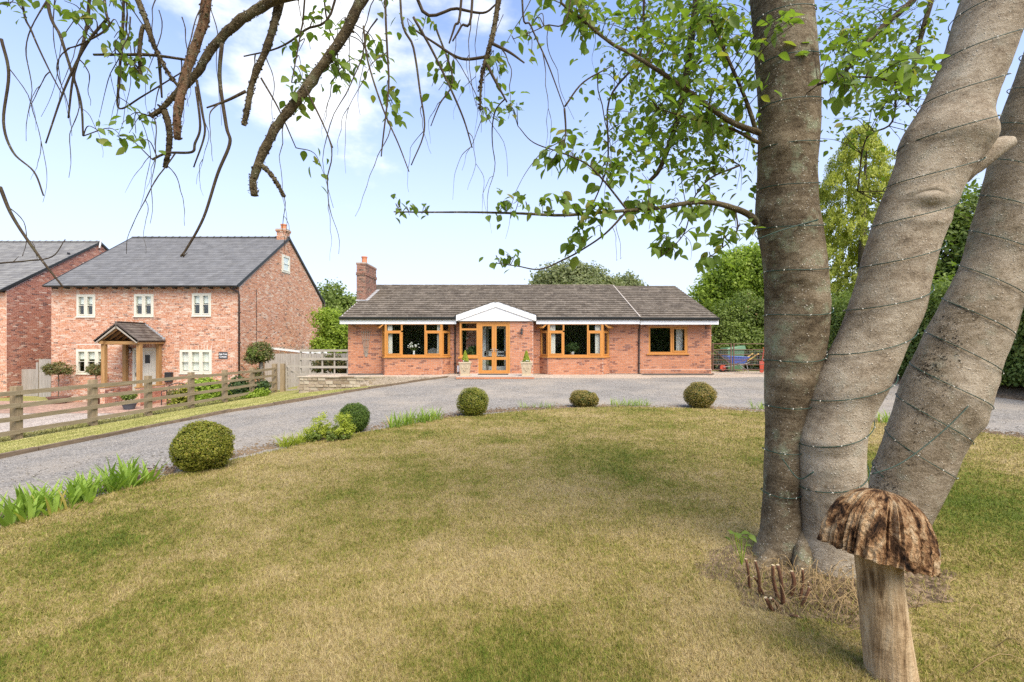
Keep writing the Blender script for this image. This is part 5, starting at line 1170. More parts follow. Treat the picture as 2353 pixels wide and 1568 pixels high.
# golden conifer
gc = thing('golden_conifer', 'tall golden yellow conifer behind the near trunks', 'conifer', (X(1975, 25), 25.5, .1)); d = 25
mb = MB(); mb.tube([P(1975, 830, d + .5), P(1980, 600, d + .5), P(1992, 300, d + .5)], [.25, .18, .03], 8); mb.build('trunk', M['bark_far'], gc, True)
prof_y = [275, 300, 340, 400, 480, 560, 640, 720, 800]; prof_r = [5, 20, 44, 70, 86, 96, 104, 110, 112]
nc = 1500; yy_ = 278 + (815 - 278) * rng.random(nc) ** .75; rr_ = np.interp(yy_, prof_y, prof_r) * d / F * (.55 + .5 * rng.random(nc) ** .5) * (1 + .16 * np.sin(yy_ * .11 + rng.random(nc))); aa = rng.uniform(0, 2 * np.pi, nc)
ax = np.interp(yy_, [280, 800], [1993, 1968]); C = np.stack([(ax - 1176.5) * d / F + rr_ * np.cos(aa), d + .5 + rr_ * np.sin(aa), EYE + (784 - yy_) * d / F], -1)
per = 60; tt = rng.random((nc, per)); out = np.stack([np.cos(aa), np.sin(aa), 0 * aa], -1)
Pp = C[:, None] + out[:, None] * (tt[..., None] * .32) + np.array((0, 0, -1.0)) * (tt[..., None] ** 1.6 * .42) + rng.normal(0, .075, (nc, per, 3)); Pp = Pp.reshape(-1, 3); nn = np.repeat(out, per, 0) + np.array((0, 0, .5))
V, Fq = leaf_quads(Pp, nn, rng.uniform(.09, .2, len(Pp)), .42, (0, 0, -1.2)); np_mesh('foliage', V, Fq, M['leaf_gold'], gc)
# hedge on the far side of the lane behind the camera, mirrored in the windows
hedge('hedge', 'tall dark boundary hedge behind the viewer', -30, 26, -19, -16, -.1, 6.0, 1800, 26, .42, .34, M['leaf_mid'], .5, (0, 1, .3, .3, .3))

# clipped box balls round the lawn
def box_ball(x, y, rx, ry, rz, label, mat, n=9000, irregular=.05, leaf=.017, zc=None):
    g = Hs(x, y); t = thing('box_ball', label, 'shrub', (x, y, g), 'clipped box balls along the lawn edge'); c = np.array((x, y, g + rz * .93))
    d = unit(rng.normal(size=(n, 3))); lump = 1 + irregular * noise3(d * 2.2, int(abs(x * 100))) + .05 * noise3(d * 7, 4); r = lump * (1 - .13 * rng.random(n) ** 1.3) * np.where(rng.random(n) < .03, rng.uniform(1.0, 1.09, n), 1)
    Pp = c + d * r[:, None] * np.array((rx, ry, rz)); o = Pp[:, 2] > g + .01
    V, Fq = leaf_quads(Pp[o], d[o], leaf * rng.uniform(.7, 1.5, o.sum()), .6); np_mesh('foliage', V, Fq, mat, t)
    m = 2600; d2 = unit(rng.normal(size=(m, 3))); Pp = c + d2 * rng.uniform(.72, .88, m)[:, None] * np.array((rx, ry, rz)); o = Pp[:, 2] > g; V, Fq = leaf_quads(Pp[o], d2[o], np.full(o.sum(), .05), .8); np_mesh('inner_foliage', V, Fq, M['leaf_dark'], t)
    mb = MB(); mb.tube([(x, y, g - .05), (x, y, g + rz)], [.03, .015], 6); mb.build('stem', M['bark_far'], t)
box_ball(X(466, 5.95), 5.95, .335, .335, .315, 'largest clipped box ball, nearest, beside the iris clump', M['leaf_box'], 17000, .085, .021)
box_ball(X(814, 8.5), 8.5, .265, .265, .265, 'dark green clipped box ball behind the yellow lady\'s mantle', M['leaf_box_green'], 11000, .08, .018)
box_ball(X(1087, 10.3), 10.3, .335, .335, .32, 'clipped box ball between the spiky clump and the bungalow door', M['leaf_box'], 9000, .09, .02)
box_ball(X(1342, 11.75), 11.75, .37, .32, .21, 'low half brown box bush in front of the right bay', M['leaf_box_dry'], 8000, .16, .022)
box_ball(X(1608, 11.55), 11.55, .375, .375, .325, 'browned clipped box ball nearest the tree trunks', M['leaf_box_dry'], 9000, .06, .022)
# sword leaved clumps
def sword_meshes(mat, n, L, W, curve, key):
    out = []
    for i in range(n):
        k = 6; me = bpy.data.meshes.new('leaf'); V = []; Ff = []; l = L * random.uniform(.7, 1.15); cv = curve * random.uniform(.3, 1.4); tw = random.uniform(-.4, .4)
        for j in range(k):
            t = j / (k - 1); wd = W * (1 - t ** 2.2) * (.75 + .5 * min(t * 3, 1)) / 2; x = cv * l * t ** 2; z = l * (t - .25 * cv * t * t); a = tw * t
            V += [(x - wd * math.sin(a) * .2, -wd * math.cos(a), z), (x + .004 * (1 - t), 0, z), (x + wd * math.sin(a) * .2, wd * math.cos(a), z)]
        for j in range(k - 1): Ff += [(3*j, 3*j+1, 3*j+4, 3*j+3), (3*j+1, 3*j+2, 3*j+5, 3*j+4)]
        me.from_pydata(V, [], Ff); me.materials.append(mat); me.shade_smooth(); me.update(); out.append(me)
    return out
def clump(name, label, pts, meshes, nparts, per, lean=.35, spread=.05, fan=True, scale=1.0):
    c = Vector(pts[0]); t = thing(name, label, 'plant', (float(np.mean([p[0] for p in pts])), float(np.mean([p[1] for p in pts])), float(np.mean([p[2] for p in pts])))); off = root_loc(t); cnt = 0
    for p in pts:
        fa = random.uniform(0, math.pi); tilt = random.uniform(-.25, .25)
        for k in range(per):
            o = bpy.data.objects.new('leaf', random.choice(meshes)); COL.objects.link(o); o.parent = t
            if fan: a = (k / max(per - 1, 1) - .5) * 2; q = Vector((math.cos(fa), math.sin(fa), 0)) * a * .05; yaw = fa if a > 0 else fa + math.pi; ln = abs(a) * lean + random.uniform(-.06, .1)
            else: yaw = random.uniform(0, 6.28); q = Vector((math.cos(yaw), math.sin(yaw), 0)) * spread * random.random(); ln = random.uniform(.05, lean)
            o.location = Vector(p) + q - off; o.rotation_euler = (random.uniform(-.12, .12), ln, yaw); s = scale * random.uniform(.7, 1.12) ; o.scale = (s, s * random.uniform(.8, 1.2), s); cnt += 1
    return t
im = sword_meshes(M['leaf_iris'], 8, .42, .045, .3, 'i')
ip = []
for k in range(60):
    t = (k + random.random()) / 60; y = 4.1 + t * 1.45 ; x = -4.5 - .03 * t + random.uniform(-.16, .3) + (.28 * t); ip.append((x, y, Hs(x, y)))
clump('iris_clump', 'long clump of bright green iris swords at the left edge of the lawn', ip, im, 0, 5, .45, scale=.74)
cm_ = sword_meshes(M['leaf_iris'], 6, .36, .016, .5, 'c')
def ring_pts(v0, v1, yv, d, n, sp=.1):
    out = []
    for k in range(n):
        v = random.uniform(v0, v1); x = X(v, d) ; y = d + random.uniform(-sp, sp); out.append((x, y, Hs(x, y)))
    return out
clump('spiky_clump', 'clump of upright yellow green sword leaves between two box balls', [(X(v, d) , d, Hs(X(v, d), d)) for v, d in [(895 + 115 * (k / 23), 8.75 + .95 * (k / 23) + random.uniform(-.15, .1)) for k in range(24)]], cm_, 0, 9, .5, .06, False, 1.0)
ym = sword_meshes(M['leaf_yellow'], 6, .26, .010, .6, 'y')
clump('grass_clump', 'soft yellow green grassy clump left of the lady\'s mantle', [(X(v, d), d, Hs(X(v, d), d)) for v, d in [(645 + 75 * (k / 25), 7.25 + .45 * (k / 25) + random.uniform(-.12, .1)) for k in range(26)]], ym, 0, 8, .6, .06, False, 1.0)
clump('grass_clump', 'sparse green tufts between the middle box ball and the brown bush', [(X(v, 11.5), 11.5 + random.uniform(-.1, .15), Hs(X(v, 11.5), 11.5)) for v in [1200, 1204, 1212, 1228, 1242, 1250, 1256, 1264, 1270]], cm_, 0, 7, .6, .06, False, .6)
clump('grass_clump', 'bright tufts of sword leaves between the brown bush and the browned ball', [(X(v, 11.85), 11.85 + random.uniform(-.1, .15), Hs(X(v, 11.85), 11.85)) for v in np.linspace(1408, 1488, 16)], cm_, 0, 9, .7, .06, False, .66)
clump('grass_clump', 'green tuft at the lawn edge just left of the left trunk', [(X(v, 11.2), 11.2 + random.uniform(-.1, .15), Hs(X(v, 11.2), 11.2)) for v in (1738, 1745, 1752, 1758)], cm_, 0, 8, .6, .06, False, .8)
clump('grass_clump', 'green tuft at the lawn edge between the middle and right trunks', [(X(v, 9.4), 9.4 + random.uniform(-.1, .15), Hs(X(v, 9.4), 9.4)) for v in (2022, 2030, 2038, 2046, 2052)], cm_, 0, 9, .7, .07, False, .95)
# lady's mantle
def soft_shrub(name, label, blobs, mat, nclump, per, spread, leaf, base, cat='plant', asp=.8):
    t = thing(name, label, cat, base); crown('foliage', t, blobs, nclump, per, spread, leaf, mat, .5, asp, zmin=base[2]); 
    mb = MB()
    for bl in blobs: mb.tube([Vector(base), (Vector(base) + Vector(bl[:3])) / 2 + Vector((.01, 0, .03)), Vector(bl[:3])], [.012, .009, .004], 5)
    mb.build('stems', M['bark_far'], t)['kind'] = 'stuff'; return t
soft_shrub('ladys_mantle', 'frothy yellow green lady\'s mantle in front of the dark box ball', [vb(735, 970, 17, 22, 7.75), vb(728, 992, 24, 18, 7.7), vb(790, 965, 18, 14, 7.75), vb(775, 985, 26, 16, 7.75), vb(800, 985, 14, 14, 7.8)], M['leaf_yellow'], 170, 40, .035, .02, (X(755, 7.8), 7.8, Hs(X(755, 7.8), 7.8)))
soft_shrub('low_foliage', 'low green leaves at the foot of the lady\'s mantle', [vb(755, 1000, 26, 10, 7.65), vb(720, 1003, 16, 9, 7.6), vb(790, 1000, 16, 8, 7.75)], M['leaf_mid'], 70, 30, .03, .03, (X(755, 7.7), 7.7, Hs(X(755, 7.7), 7.7)))
# plants behind the post and rail fence
def hz(x, y): return Hs(x, y)
soft_shrub('garden_shrub', 'rounded green shrub behind the fence below the cottage window', [vb(465, 890, 22, 20, 19.5), vb(490, 900, 22, 24, 19.5), vb(450, 915, 22, 18, 19.2), vb(485, 925, 28, 14, 19.2)], M['leaf_bright'], 200, 40, .16, .10, (X(475, 19.4), 19.4, hz(X(475, 19.4), 19.4)), 'shrub')
soft_shrub('garden_shrub', 'dark straggly shrub behind the fence at the cottage corner', [vb(525, 905, 20, 16, 21), vb(555, 900, 22, 18, 21), vb(585, 905, 20, 14, 21.2), vb(600, 893, 16, 14, 21.4), vb(545, 885, 12, 14, 21)], M['leaf_dark'], 190, 40, .16, .10, (X(555, 21.1), 21.1, hz(X(555, 21.1), 21.1)), 'shrub')
soft_shrub('garden_shrub', 'low sprawling green plant at the fence foot near the end post', [vb(590, 908, 16, 8, 20.6), vb(570, 914, 14, 8, 20.4), vb(605, 903, 12, 9, 20.8)], M['leaf_bright'], 70, 30, .12, .09, (X(588, 20.6), 20.6, hz(X(588, 20.6), 20.6)), 'plant')
soft_shrub('garden_shrub', 'yellowish weeds behind the fence beside the bench', [vb(415, 925, 16, 16, 18.4), vb(425, 905, 12, 14, 18.6), vb(400, 940, 14, 10, 18)], M['leaf_box'], 90, 30, .13, .08, (X(415, 18.4), 18.4, hz(X(415, 18.4), 18.4)), 'plant')
rt = thing('climbing_tree', 'small rose tree on a pale post in front of the lean-to', 'tree', (X(600, 23.5), 23.5, hz(X(600, 23.5), 23.5)))
mb = MB(); mb.box(X(601, 23.5) - .06, X(601, 23.5) + .06, 23.44, 23.56, hz(X(600, 23.5), 23.5), Zv(818, 23.5)); mb.build('post', M['trellis_wood'], rt)
mb = MB(); mb.tube(crom([P(594, 905, 23.4), P(592, 870, 23.4), P(597, 835, 23.4), P(596, 805, 23.4)], 3), .03, 6); mb.build('trunk', M['bark_far'], rt)
crown('crown', rt, [vb(596, 805, 22, 18, 23.4), vb(585, 822, 16, 12, 23.4), vb(612, 815, 12, 14, 23.4), vb(594, 860, 10, 10, 23.4)], 150, 34, .13, .10, M['leaf_redgreen']); crown('new_leaves', rt, [vb(596, 812, 22, 18, 23.4)], 80, 26, .14, .10, M['leaf_mid'])
soft_shrub('shrub_behind_lattice', 'dry reddish green shrub behind the lattice fence', [vb(745, 840, 26, 14, 22.2), vb(780, 845, 20, 12, 22.2), vb(765, 825, 14, 10, 22.2)], M['leaf_redgreen'], 110, 30, .15, .1, (X(765, 22.2), 22.2, -.1), 'shrub')
# pots in the cottage yard
def std_pot(name, label, vx, y, pot, pm, ball, mat, stem_v, rp, hp):
    x = X(vx, y); t = thing(name, label, 'potted plant', (x, y, NG)); mb = MB(); mb.lathe((x, y, NG + .01), [(rp * .62, 0), (rp * .95, hp * .85), (rp * 1.06, hp * .86), (rp * 1.06, hp), (rp * .92, hp), (rp * .85, hp * .85)], 18); mb.build('pot', pm, t, False)
    mb = MB(); mb.lathe((x, y, NG + hp * .80), [(rp * .86, 0), (rp * .84, hp * .08), (.02, hp * .1)], 14); mb.build('compost', M['soil'], t)
    if stem_v: mb = MB(); mb.tube(crom([(x, y, NG + hp * .8), (x + .02, y, (NG + Zv(stem_v, y)) / 2), (x, y, Zv(stem_v, y))], 4), .022, 6); mb.build('stem', M['bark_far'], t)
    crown('crown', t, ball, 90, 30, .10, .085, mat); return t
std_pot('potted_tree', 'standard tree with round head in a wide brown bowl before the cottage', 134, 23.6, 0, M['pot_brown'], [vb(136, 846, 26, 12, 23.6), vb(120, 851, 14, 8, 23.6), vb(150, 852, 14, 8, 23.6)], M['leaf_redgreen'], 850, .42, .34)
std_pot('potted_tree', 'slimmer standard tree in a brown pot at the left of the porch', 220, 23.4, 0, M['pot_brown'], [vb(218, 850, 13, 10, 23.4), vb(226, 852, 10, 8, 23.4)], M['leaf_redgreen'], 852, .25, .32)
std_pot('potted_plant', 'grey bowl with a low green plant in front of the porch', 297, 21.6, 0, M['pot_slate'], [vb(297, 909, 10, 5, 21.6), vb(290, 911, 6, 4, 21.6)], M['leaf_mid'], None, .30, .30)
bx_m = MB(); bx_m.box(X(383, YC), X(398, YC), YC - .16, YC - .012, Zv(878, YC), Zv(858, YC)); bx_m.hexa([Vector((x, y, z)) for (z, e) in ((Zv(858, YC), .02), (Zv(855.5, YC), -.01)) for (x, y) in ((X(383, YC) - e, YC - .16 - e), (X(398, YC) + e, YC - .16 - e), (X(398, YC) + e, YC - .012), (X(383, YC) - e, YC - .012))]); bx_m.box(X(385, YC), X(396, YC), YC - .165, YC - .16, Zv(863, YC), Zv(862, YC)); tag(bx_m.build('letter_box', M['black_plastic'], None), 'black letter box on the cottage wall right of the porch', 'letter box')
bn = thing('garden_bench', 'dark iron bench with arched back behind the fence below the letter box', 'bench', (X(402, 23.2), 23.2, NG)); b0 = Vector((X(402, 23.2), 23.2, NG))
mb = MB(); mb.tube(crom([b0 + Vector((-.55, .2, .45)), b0 + Vector((-.5, .25, .85)), b0 + Vector((0, .28, 1.02)), b0 + Vector((.5, .25, .85)), b0 + Vector((.55, .2, .45))], 5), .022, 6)
for k in range(7): mb.bar(b0 + Vector((-.42 + k * .14, .22, .45)), b0 + Vector((-.42 + k * .14, .27, .95 - abs(k - 3) * .03)), .02, .02)
mb.build('backrest', M['iron'], bn)
for k in range(5): mb = MB(); mb.box(b0.x - .55, b0.x + .55, b0.y - .25 + k * .095, b0.y - .175 + k * .095, NG + .44, NG + .465); mb.build('slat', M['pot_brown'], bn)
for sx in (-.5, .5):
    for sy in (-.2, .18): mb = MB(); mb.bar(b0 + Vector((sx, sy, 0)), b0 + Vector((sx, sy, .44)), .035, .035); mb.build('leg', M['iron'], bn)
    mb = MB(); mb.bar(b0 + Vector((sx, -.22, .66)), b0 + Vector((sx, .2, .68)), .04, .025); mb.bar(b0 + Vector((sx, -.2, .44)), b0 + Vector((sx, -.2, .66)), .025, .025); mb.build('armrest', M['iron'], bn)
std_pot('potted_plant', 'dark square-shouldered tub standing by the bench', 400, 22.2, 0, M['pot_brown'], [vb(398, 906, 6, 4, 22.2)], M['leaf_redgreen'], None, .26, .34)
# planters either side of the bungalow door
def planter(vx, label):
    y = 19.6; x = X(vx, y); z0 = .197; t = thing('planter', label, 'planter', (x, y, z0), 'stone planters beside the door')
    def ring(h, w_): return [Vector((x + a * w_, y + b * w_, z0 + h)) for a, b in ((-1,-1), (1,-1), (1,1), (-1,1))]
    mb = MB(); rs_ = [(0, .19), (.05, .19), (.055, .165), (.5, .225), (.505, .245), (.565, .245), (.565, .205), (.52, .20)]; V = []; Ff = []
    for h_, w_ in rs_: V += ring(h_, w_)
    for i in range(len(rs_) - 1): Ff += [(4*i+k, 4*i+(k+1) % 4, 4*i+4+(k+1) % 4, 4*i+4+k) for k in range(4)]
    Ff += [(3,2,1,0), tuple(4 * (len(rs_) - 1) + k for k in range(4))]; mb.add(V, Ff); pt = mb.build('tub', M['stone_planter'], t)
    mb = MB(); 
    for s in (-1, 1): mb.hexa([Vector((x + s * .10 + a * .05, y - .205 - c * .012 - hh * .03, z0 + .30 + hh)) for c in (0, 1) for (a, hh) in ((-.4, 0), (.4, 0), (1, .16), (-1, .16))])
    mb.tube([Vector((x + .05 * math.cos(a), y - .205, z0 + .28 + .07 * math.sin(a))) for a in np.linspace(0, 2 * math.pi, 13)], .012, 5); mb.build('relief', M['stone_planter'], pt)
    mb = MB(); mb.box(x - .2, x + .2, y - .2, y + .2, z0 + .50, z0 + .53); mb.build('compost', M['soil'], t)
    zt = Zv(806, y); n = 2600; h_ = rng.random(n); a = rng.uniform(0, 6.28, n); r = .15 * (1 - h_) ** .75 * (.6 + .45 * rng.random(n) ** .5) + .01
    Pp = np.stack([x + r * np.cos(a), y + r * np.sin(a), z0 + .53 + h_ * (zt - z0 - .53)], -1); V, Fq = leaf_quads(Pp, np.stack([np.cos(a), np.sin(a), .2 + 0 * a], -1), rng.uniform(.025, .06, n), .4, (0, 0, 1.6)); np_mesh('conifer', V, Fq, M['leaf_yellow'], t)
    mb = MB()
    for k in range(9): a = random.uniform(0, 6.28); mb.lathe((x + .17 * math.cos(a), y + .17 * math.sin(a) - .02, z0 + .55 + random.uniform(0, .05)), [(.005, 0), (.028, .012), (.03, .02), (.01, .03)], 7)
    mb.build('flowers', M['petal_white'], t)['kind'] = 'stuff'
    crown('bedding', t, [(x - .03, y - .14, z0 + .56, .16, .05, .04)], 26, 20, .03, .04, M['leaf_mid'], .3); return t
p1 = planter(1069, 'square stone planter with a small yellow conifer left of the double doors'); p2 = planter(1209.5, 'square stone planter with a small yellow conifer right of the double doors below the lantern')
crown('red_leaves', p1, [(X(1060, 19.6), 19.45, .78, .09, .05, .06)], 16, 18, .03, .04, M['petal_pink'], .3)
# on the window boards
vs_ = thing('vase_of_flowers', 'vase of small white flowers on the sill of the left bay window', 'vase', P(951, 817, 21.1)); c = vs_.location
mb = MB(); mb.lathe(c, [(.035, 0), (.05, .06), (.035, .16), (.045, .2), (.035, .2), (.03, .1)], 12); mb.build('vase', M['white_paint'], vs_, True)
mb = MB(); fl_ = MB()
for k in range(26):
    a = random.uniform(-1.1, 1.1); l = random.uniform(.18, .40); e = c + Vector((math.sin(a) * l * .8, random.uniform(-.1, .1), .18 + math.cos(a) * l)); mb.tube([c + Vector((0, 0, .15)), (c + Vector((0, 0, .15)) + e) / 2 + Vector((0, 0, .03)), e], .004, 4); fl_.lathe(e, [(.006, -.01), (.03, 0), (.032, .012), (.01, .025)], 7)
mb.build('stems', M['leaf_mid'], vs_)['kind'] = 'stuff'; fl_.build('blossom', M['petal_white'], vs_)['kind'] = 'stuff'
pp = thing('potted_houseplant', 'bushy green houseplant in a white pot in the bay right of the door', 'houseplant', P(1315, 816, 21.2)); c = pp.location
mb = MB(); mb.lathe(c + Vector((0, 0, -.05)), [(.06, 0), (.09, .18), (.09, .2), (.075, .2), (.06, .1)], 14); mb.build('pot', M['white_paint'], pp, True); crown('leaves', pp, [(c.x, c.y, c.z + .32, .27, .12, .17)], 60, 18, .07, .09, M['leaf_dark'], .4)
pq = thing('porch_houseplant', 'dark leafy plant behind the glass beside the front doors', 'houseplant', (X(1087, 21.2), 21.2, .2)); c = pq.location
mb = MB(); mb.lathe(c, [(.11, 0), (.15, .45), (.15, .5), (.12, .5), (.1, .3)], 14); mb.build('pot', M['pot_brown'], pq, True); crown('leaves', pq, [(c.x, c.y, c.z + .85, .22, .15, .28)], 60, 18, .08, .12, M['leaf_dark'], .4)
ic = thing('armchair', 'ivory upholstered chair back seen through the left bay window', 'chair', (X(995, 22.2), 22.2, .16)); c = ic.location
mb = MB(); mb.hexa([c + Vector(p) for p in ((-.26, -.28, .35), (.26, -.28, .35), (.26, .24, .35), (-.26, .24, .35), (-.27, -.29, .48), (.27, -.29, .48), (.27, .25, .48), (-.27, .25, .48))]); mb.build('seat', M['ivory_fabric'], ic)
mb = MB(); k = 9; prf = [(-.24 + .48 * i / (k - 1), 1.02 + .1 * math.sin(math.pi * i / (k - 1))) for i in range(k)]
mb.add([c + Vector((x, y, z)) for y in (.16, .25) for (x, z) in [(-.26, .46), (.26, .46)] + prf[::-1]], [tuple(range(k + 2))[::-1], tuple(range(k + 2, 2 * k + 4))] + [(i, (i + 1) % (k + 2), k + 2 + (i + 1) % (k + 2), k + 2 + i) for i in range(k + 2)]); mb.build('backrest', M['ivory_fabric'], ic)
for sx in (-.22, .22):
    for sy in (-.23, .2): mb = MB(); mb.bar(c + Vector((sx, sy, 0)), c + Vector((sx, sy, .35)), .035, .035); mb.build('leg', M['oak_post'], ic)

# ---------------------------------------------------------------- the near tree
TD = 3.5
nt_ = thing('multi_stem_tree', 'large tree with three near trunks and long twiggy branches hanging over the garden', 'tree', (2.3, TD, 0.0))
def trunk_mesh(rows, d, mat, bumps, seed, name='trunk', seg=72, step=5.0, dk=0.0, flare=()):
    """rows: (photo y, left x, right x) outlines at depth d; horizontal rings"""
    rows = sorted(rows, key=lambda r: -r[0]); ys = np.array([r[0] for r in rows], float); l = np.array([r[1] for r in rows], float); r_ = np.array([r[2] for r in rows], float)
    yy = np.arange(ys[0], ys[-1] - .1, -step); o = np.argsort(ys)
    def sm(v):
        v = np.interp(yy, ys[o], v[o]); k = np.ones(9) / 9; return np.convolve(np.r_[[v[0]] * 4, v, [v[-1]] * 4], k, 'valid')
    li, ri = sm(l), sm(r_); cx = (li + ri) / 2; hw = (ri - li) / 2 / np.sqrt(1 + ((cx - 1176.5) / F) ** 2); slope = np.gradient(cx, yy); perp = hw / np.sqrt(1 + slope ** 2)
    n = len(yy); th = np.linspace(0, 2 * np.pi, seg, endpoint=False)
    dd = d + dk * (ys[0] - yy) / 1000.0
    s_ = dd / F; CZ = EYE + (784 - yy) * s_
    al, ar = np.arctan((li - 1176.5) / F), np.arctan((ri - 1176.5) / F); tm_ = (al + ar) / 2; CX = dd * np.tan(tm_); RX = dd / np.cos(tm_) * np.sin((ar - al) / 2); RY = RX / np.sqrt(1 + slope ** 2)
    Vx = CX[:, None] + RX[:, None] * np.cos(th); Vy = dd[:, None] + RY[:, None] * np.sin(th); Vz = np.repeat(CZ[:, None], seg, 1)
    Nx = np.cos(th)[None] + 0 * Vx; Ny = np.sin(th)[None] + 0 * Vx
    Pq = np.stack([Vx, Vy, Vz], -1).reshape(-1, 3); disp = .008 * noise3(Pq * np.array((2.2, 2.2, 1.6)), seed) + .0025 * noise3(Pq * np.array((9, 9, 5)), seed + 1) + .0012 * noise3(Pq * 30, seed + 2)
    # low folds and burls seen from the front
    px_ = 1176.5 + Pq[:, 0] * F / Pq[:, 1]; py_ = 784 - (Pq[:, 2] - EYE) * F / Pq[:, 1]; front = np.clip(-Ny.ravel() * 1.6 + .25, 0, 1)
    for (bx_, by_, sx_, sy_, amp) in bumps: disp += amp * np.exp(-((px_ - bx_) / sx_) ** 2 - ((py_ - by_) / sy_) ** 2) * front
    Pq[:, 0] += Nx.ravel() * disp; Pq[:, 1] += Ny.ravel() * disp
    i = np.arange((n - 1) * seg).reshape(n - 1, seg); j = np.roll(i, -1, 1)
    Fq = np.stack([i, j, j + seg, i + seg], -1).reshape(-1, 4)
    o_ = np_mesh(name, Pq, Fq, mat, nt_, True); return o_, (yy, CX, dd, CZ, RX, RY)
rowsA = [(1400, 1690, 1880), (1330, 1700, 1862), (1290, 1722, 1850), (1230, 1745, 1845), (1150, 1752, 1846), (1050, 1755, 1856), (950, 1757, 1872), (850, 1757, 1890), (780, 1757, 1905), (700, 1757, 1912), (600, 1752, 1905), (550, 1742, 1898), (500, 1732, 1890), (480, 1732, 1884), (400, 1739, 1880), (300, 1742, 1888), (200, 1741, 1887), (100, 1731, 1877), (0, 1722, 1868), (-150, 1712, 1850), (-420, 1690, 1815), (-800, 1640, 1740)]
bumpsA = [(1733, 498, 30, 34, .035), (1812, 335, 34, 26, .02), (1850, 628, 30, 26, .022), (1850, 665, 34, 16, -.02), (1830, 855, 34, 14, -.016), (1838, 880, 40, 16, .012), (1800, 700, 40, 20, -.012)]
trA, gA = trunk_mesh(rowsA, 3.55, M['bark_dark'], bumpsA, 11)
rowsB = [(1410, 1800, 2020), (1340, 1815, 2006), (1290, 1829, 1998), (1215, 1838, 1996), (1161, 1834, 1995), (1112, 1832, 1994), (1072, 1831, 1992), (1013, 1830, 1993), (984, 1834, 2000), (939, 1846, 2021), (880, 1859, 2056), (836, 1880, 2076), (806, 1898, 2086), (762, 1922, 2110), (700, 1944, 2137), (660, 1959, 2142), (610, 1970, 2158), (574, 1980, 2170), (533, 1993, 2185), (478, 2010, 2206), (440, 2026, 2222), (390, 2043, 2256), (368, 2050, 2276), (345, 2055, 2300), (325, 2060, 2308), (306, 2066, 2300), (285, 2078, 2292), (234, 2110, 2303), (170, 2138, 2328), (102, 2163, 2350), (0, 2193, 2392), (-150, 2250, 2440), (-400, 2330, 2510), (-800, 2460, 2610)]
bumpsB = [(2085, 305, 26, 40, .045), (2140, 478, 40, 14, -.035), (2140, 450, 46, 14, .022), (2140, 505, 44, 14, .018), (1852, 1012, 14, 12, .02), (1860, 1128, 18, 16, .026), (1860, 1128, 7, 6, -.022), (1900, 1020, 60, 20, .015), (1900, 1055, 50, 16, -.012), (1960, 900, 70, 26, .012), (2060, 320, 18, 30, .02)]
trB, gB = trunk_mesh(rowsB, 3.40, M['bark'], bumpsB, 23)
rowsC = [(1400, 1940, 2130), (1320, 1950, 2120), (1260, 1968, 2122), (1200, 1985, 2140), (1141, 1993, 2169), (1082, 2003, 2200), (1033, 2021, 2220), (984, 2036, 2254), (934, 2056, 2282), (885, 2068, 2293), (846, 2085, 2306), (801, 2110, 2324), (762, 2124, 2340), (700, 2156, 2362), (594, 2208, 2410), (457, 2246, 2440), (386, 2262, 2458), (264, 2290, 2480), (91, 2352, 2530), (0, 2380, 2550), (-250, 2450, 2610), (-600, 2560, 2700)]
bumpsC = [(2262, 975, 22, 24, .025), (2300, 880, 20, 20, .012), (2070, 900, 24, 160, .012)]
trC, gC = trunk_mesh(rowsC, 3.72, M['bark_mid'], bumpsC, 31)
mossC = None
# knob on the middle trunk and root flares
def limb(name, pts, rad, mat, parent, seg=10, rough=.0, n=6):
    c = crom(pts, n); m = len(c); rr = np.interp(np.linspace(0, 1, m), np.linspace(0, 1, len(rad)), rad)
    mb = MB(); mb.tube(c, rr, seg)
    if rough:
        V = np.array(mb.v); ax = np.repeat(np.array([tuple(q) for q in c]), seg, 0); dv = V - ax; k = 1 + rough * noise3(V * 28, 3) + rough * .8 * rng.normal(size=len(V)); mb.v = [tuple(q) for q in (ax + dv * k[:, None])]
    return mb.build(name, mat, parent, True), c
limb('branch_stub', [P(2140, 440, 3.44), P(2200, 395, 3.42), P(2262, 354, 3.39), P(2300, 334, 3.37), P(2326, 325, 3.36)], [.05, .10, .08, .06, .036], M['bark'], nt_, 16, .02)
limb('root', [P(1800, 1235, 3.55), P(1755, 1300, 3.42), P(1700, 1345, 3.30), P(1640, 1372, 3.2)], [.07, .05, .035, .012], M['bark_dark'], nt_, 14, .06)
limb('root', [P(1850, 1230, 3.45), P(1842, 1310, 3.3), P(1830, 1380, 3.2)], [.06, .06, .02], M['bark_dark'], nt_, 12, .05)
limb('root', [P(2060, 1220, 3.6), P(2110, 1255, 3.5), P(2150, 1275, 3.48)], [.11, .10, .05], M['bark'], nt_, 12, .05)
limb('root', [P(1960, 1240, 3.4), P(1975, 1340, 3.2), P(1985, 1430, 3.0)], [.09, .07, .02], M['bark'], nt_, 12, .05)
# moss crust up the shaded left side of the right trunk
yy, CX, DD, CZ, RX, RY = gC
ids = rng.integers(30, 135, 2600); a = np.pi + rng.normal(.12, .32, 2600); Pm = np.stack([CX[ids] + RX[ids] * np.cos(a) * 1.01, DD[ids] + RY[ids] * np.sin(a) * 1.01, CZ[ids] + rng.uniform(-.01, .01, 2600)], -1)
V, Fq = leaf_quads(Pm, np.stack([np.cos(a), np.sin(a), 0 * a], -1), rng.uniform(.008, .022, 2600), .9); np_mesh('moss', V, Fq, M['bark_far'], nt_)['kind'] = 'stuff'

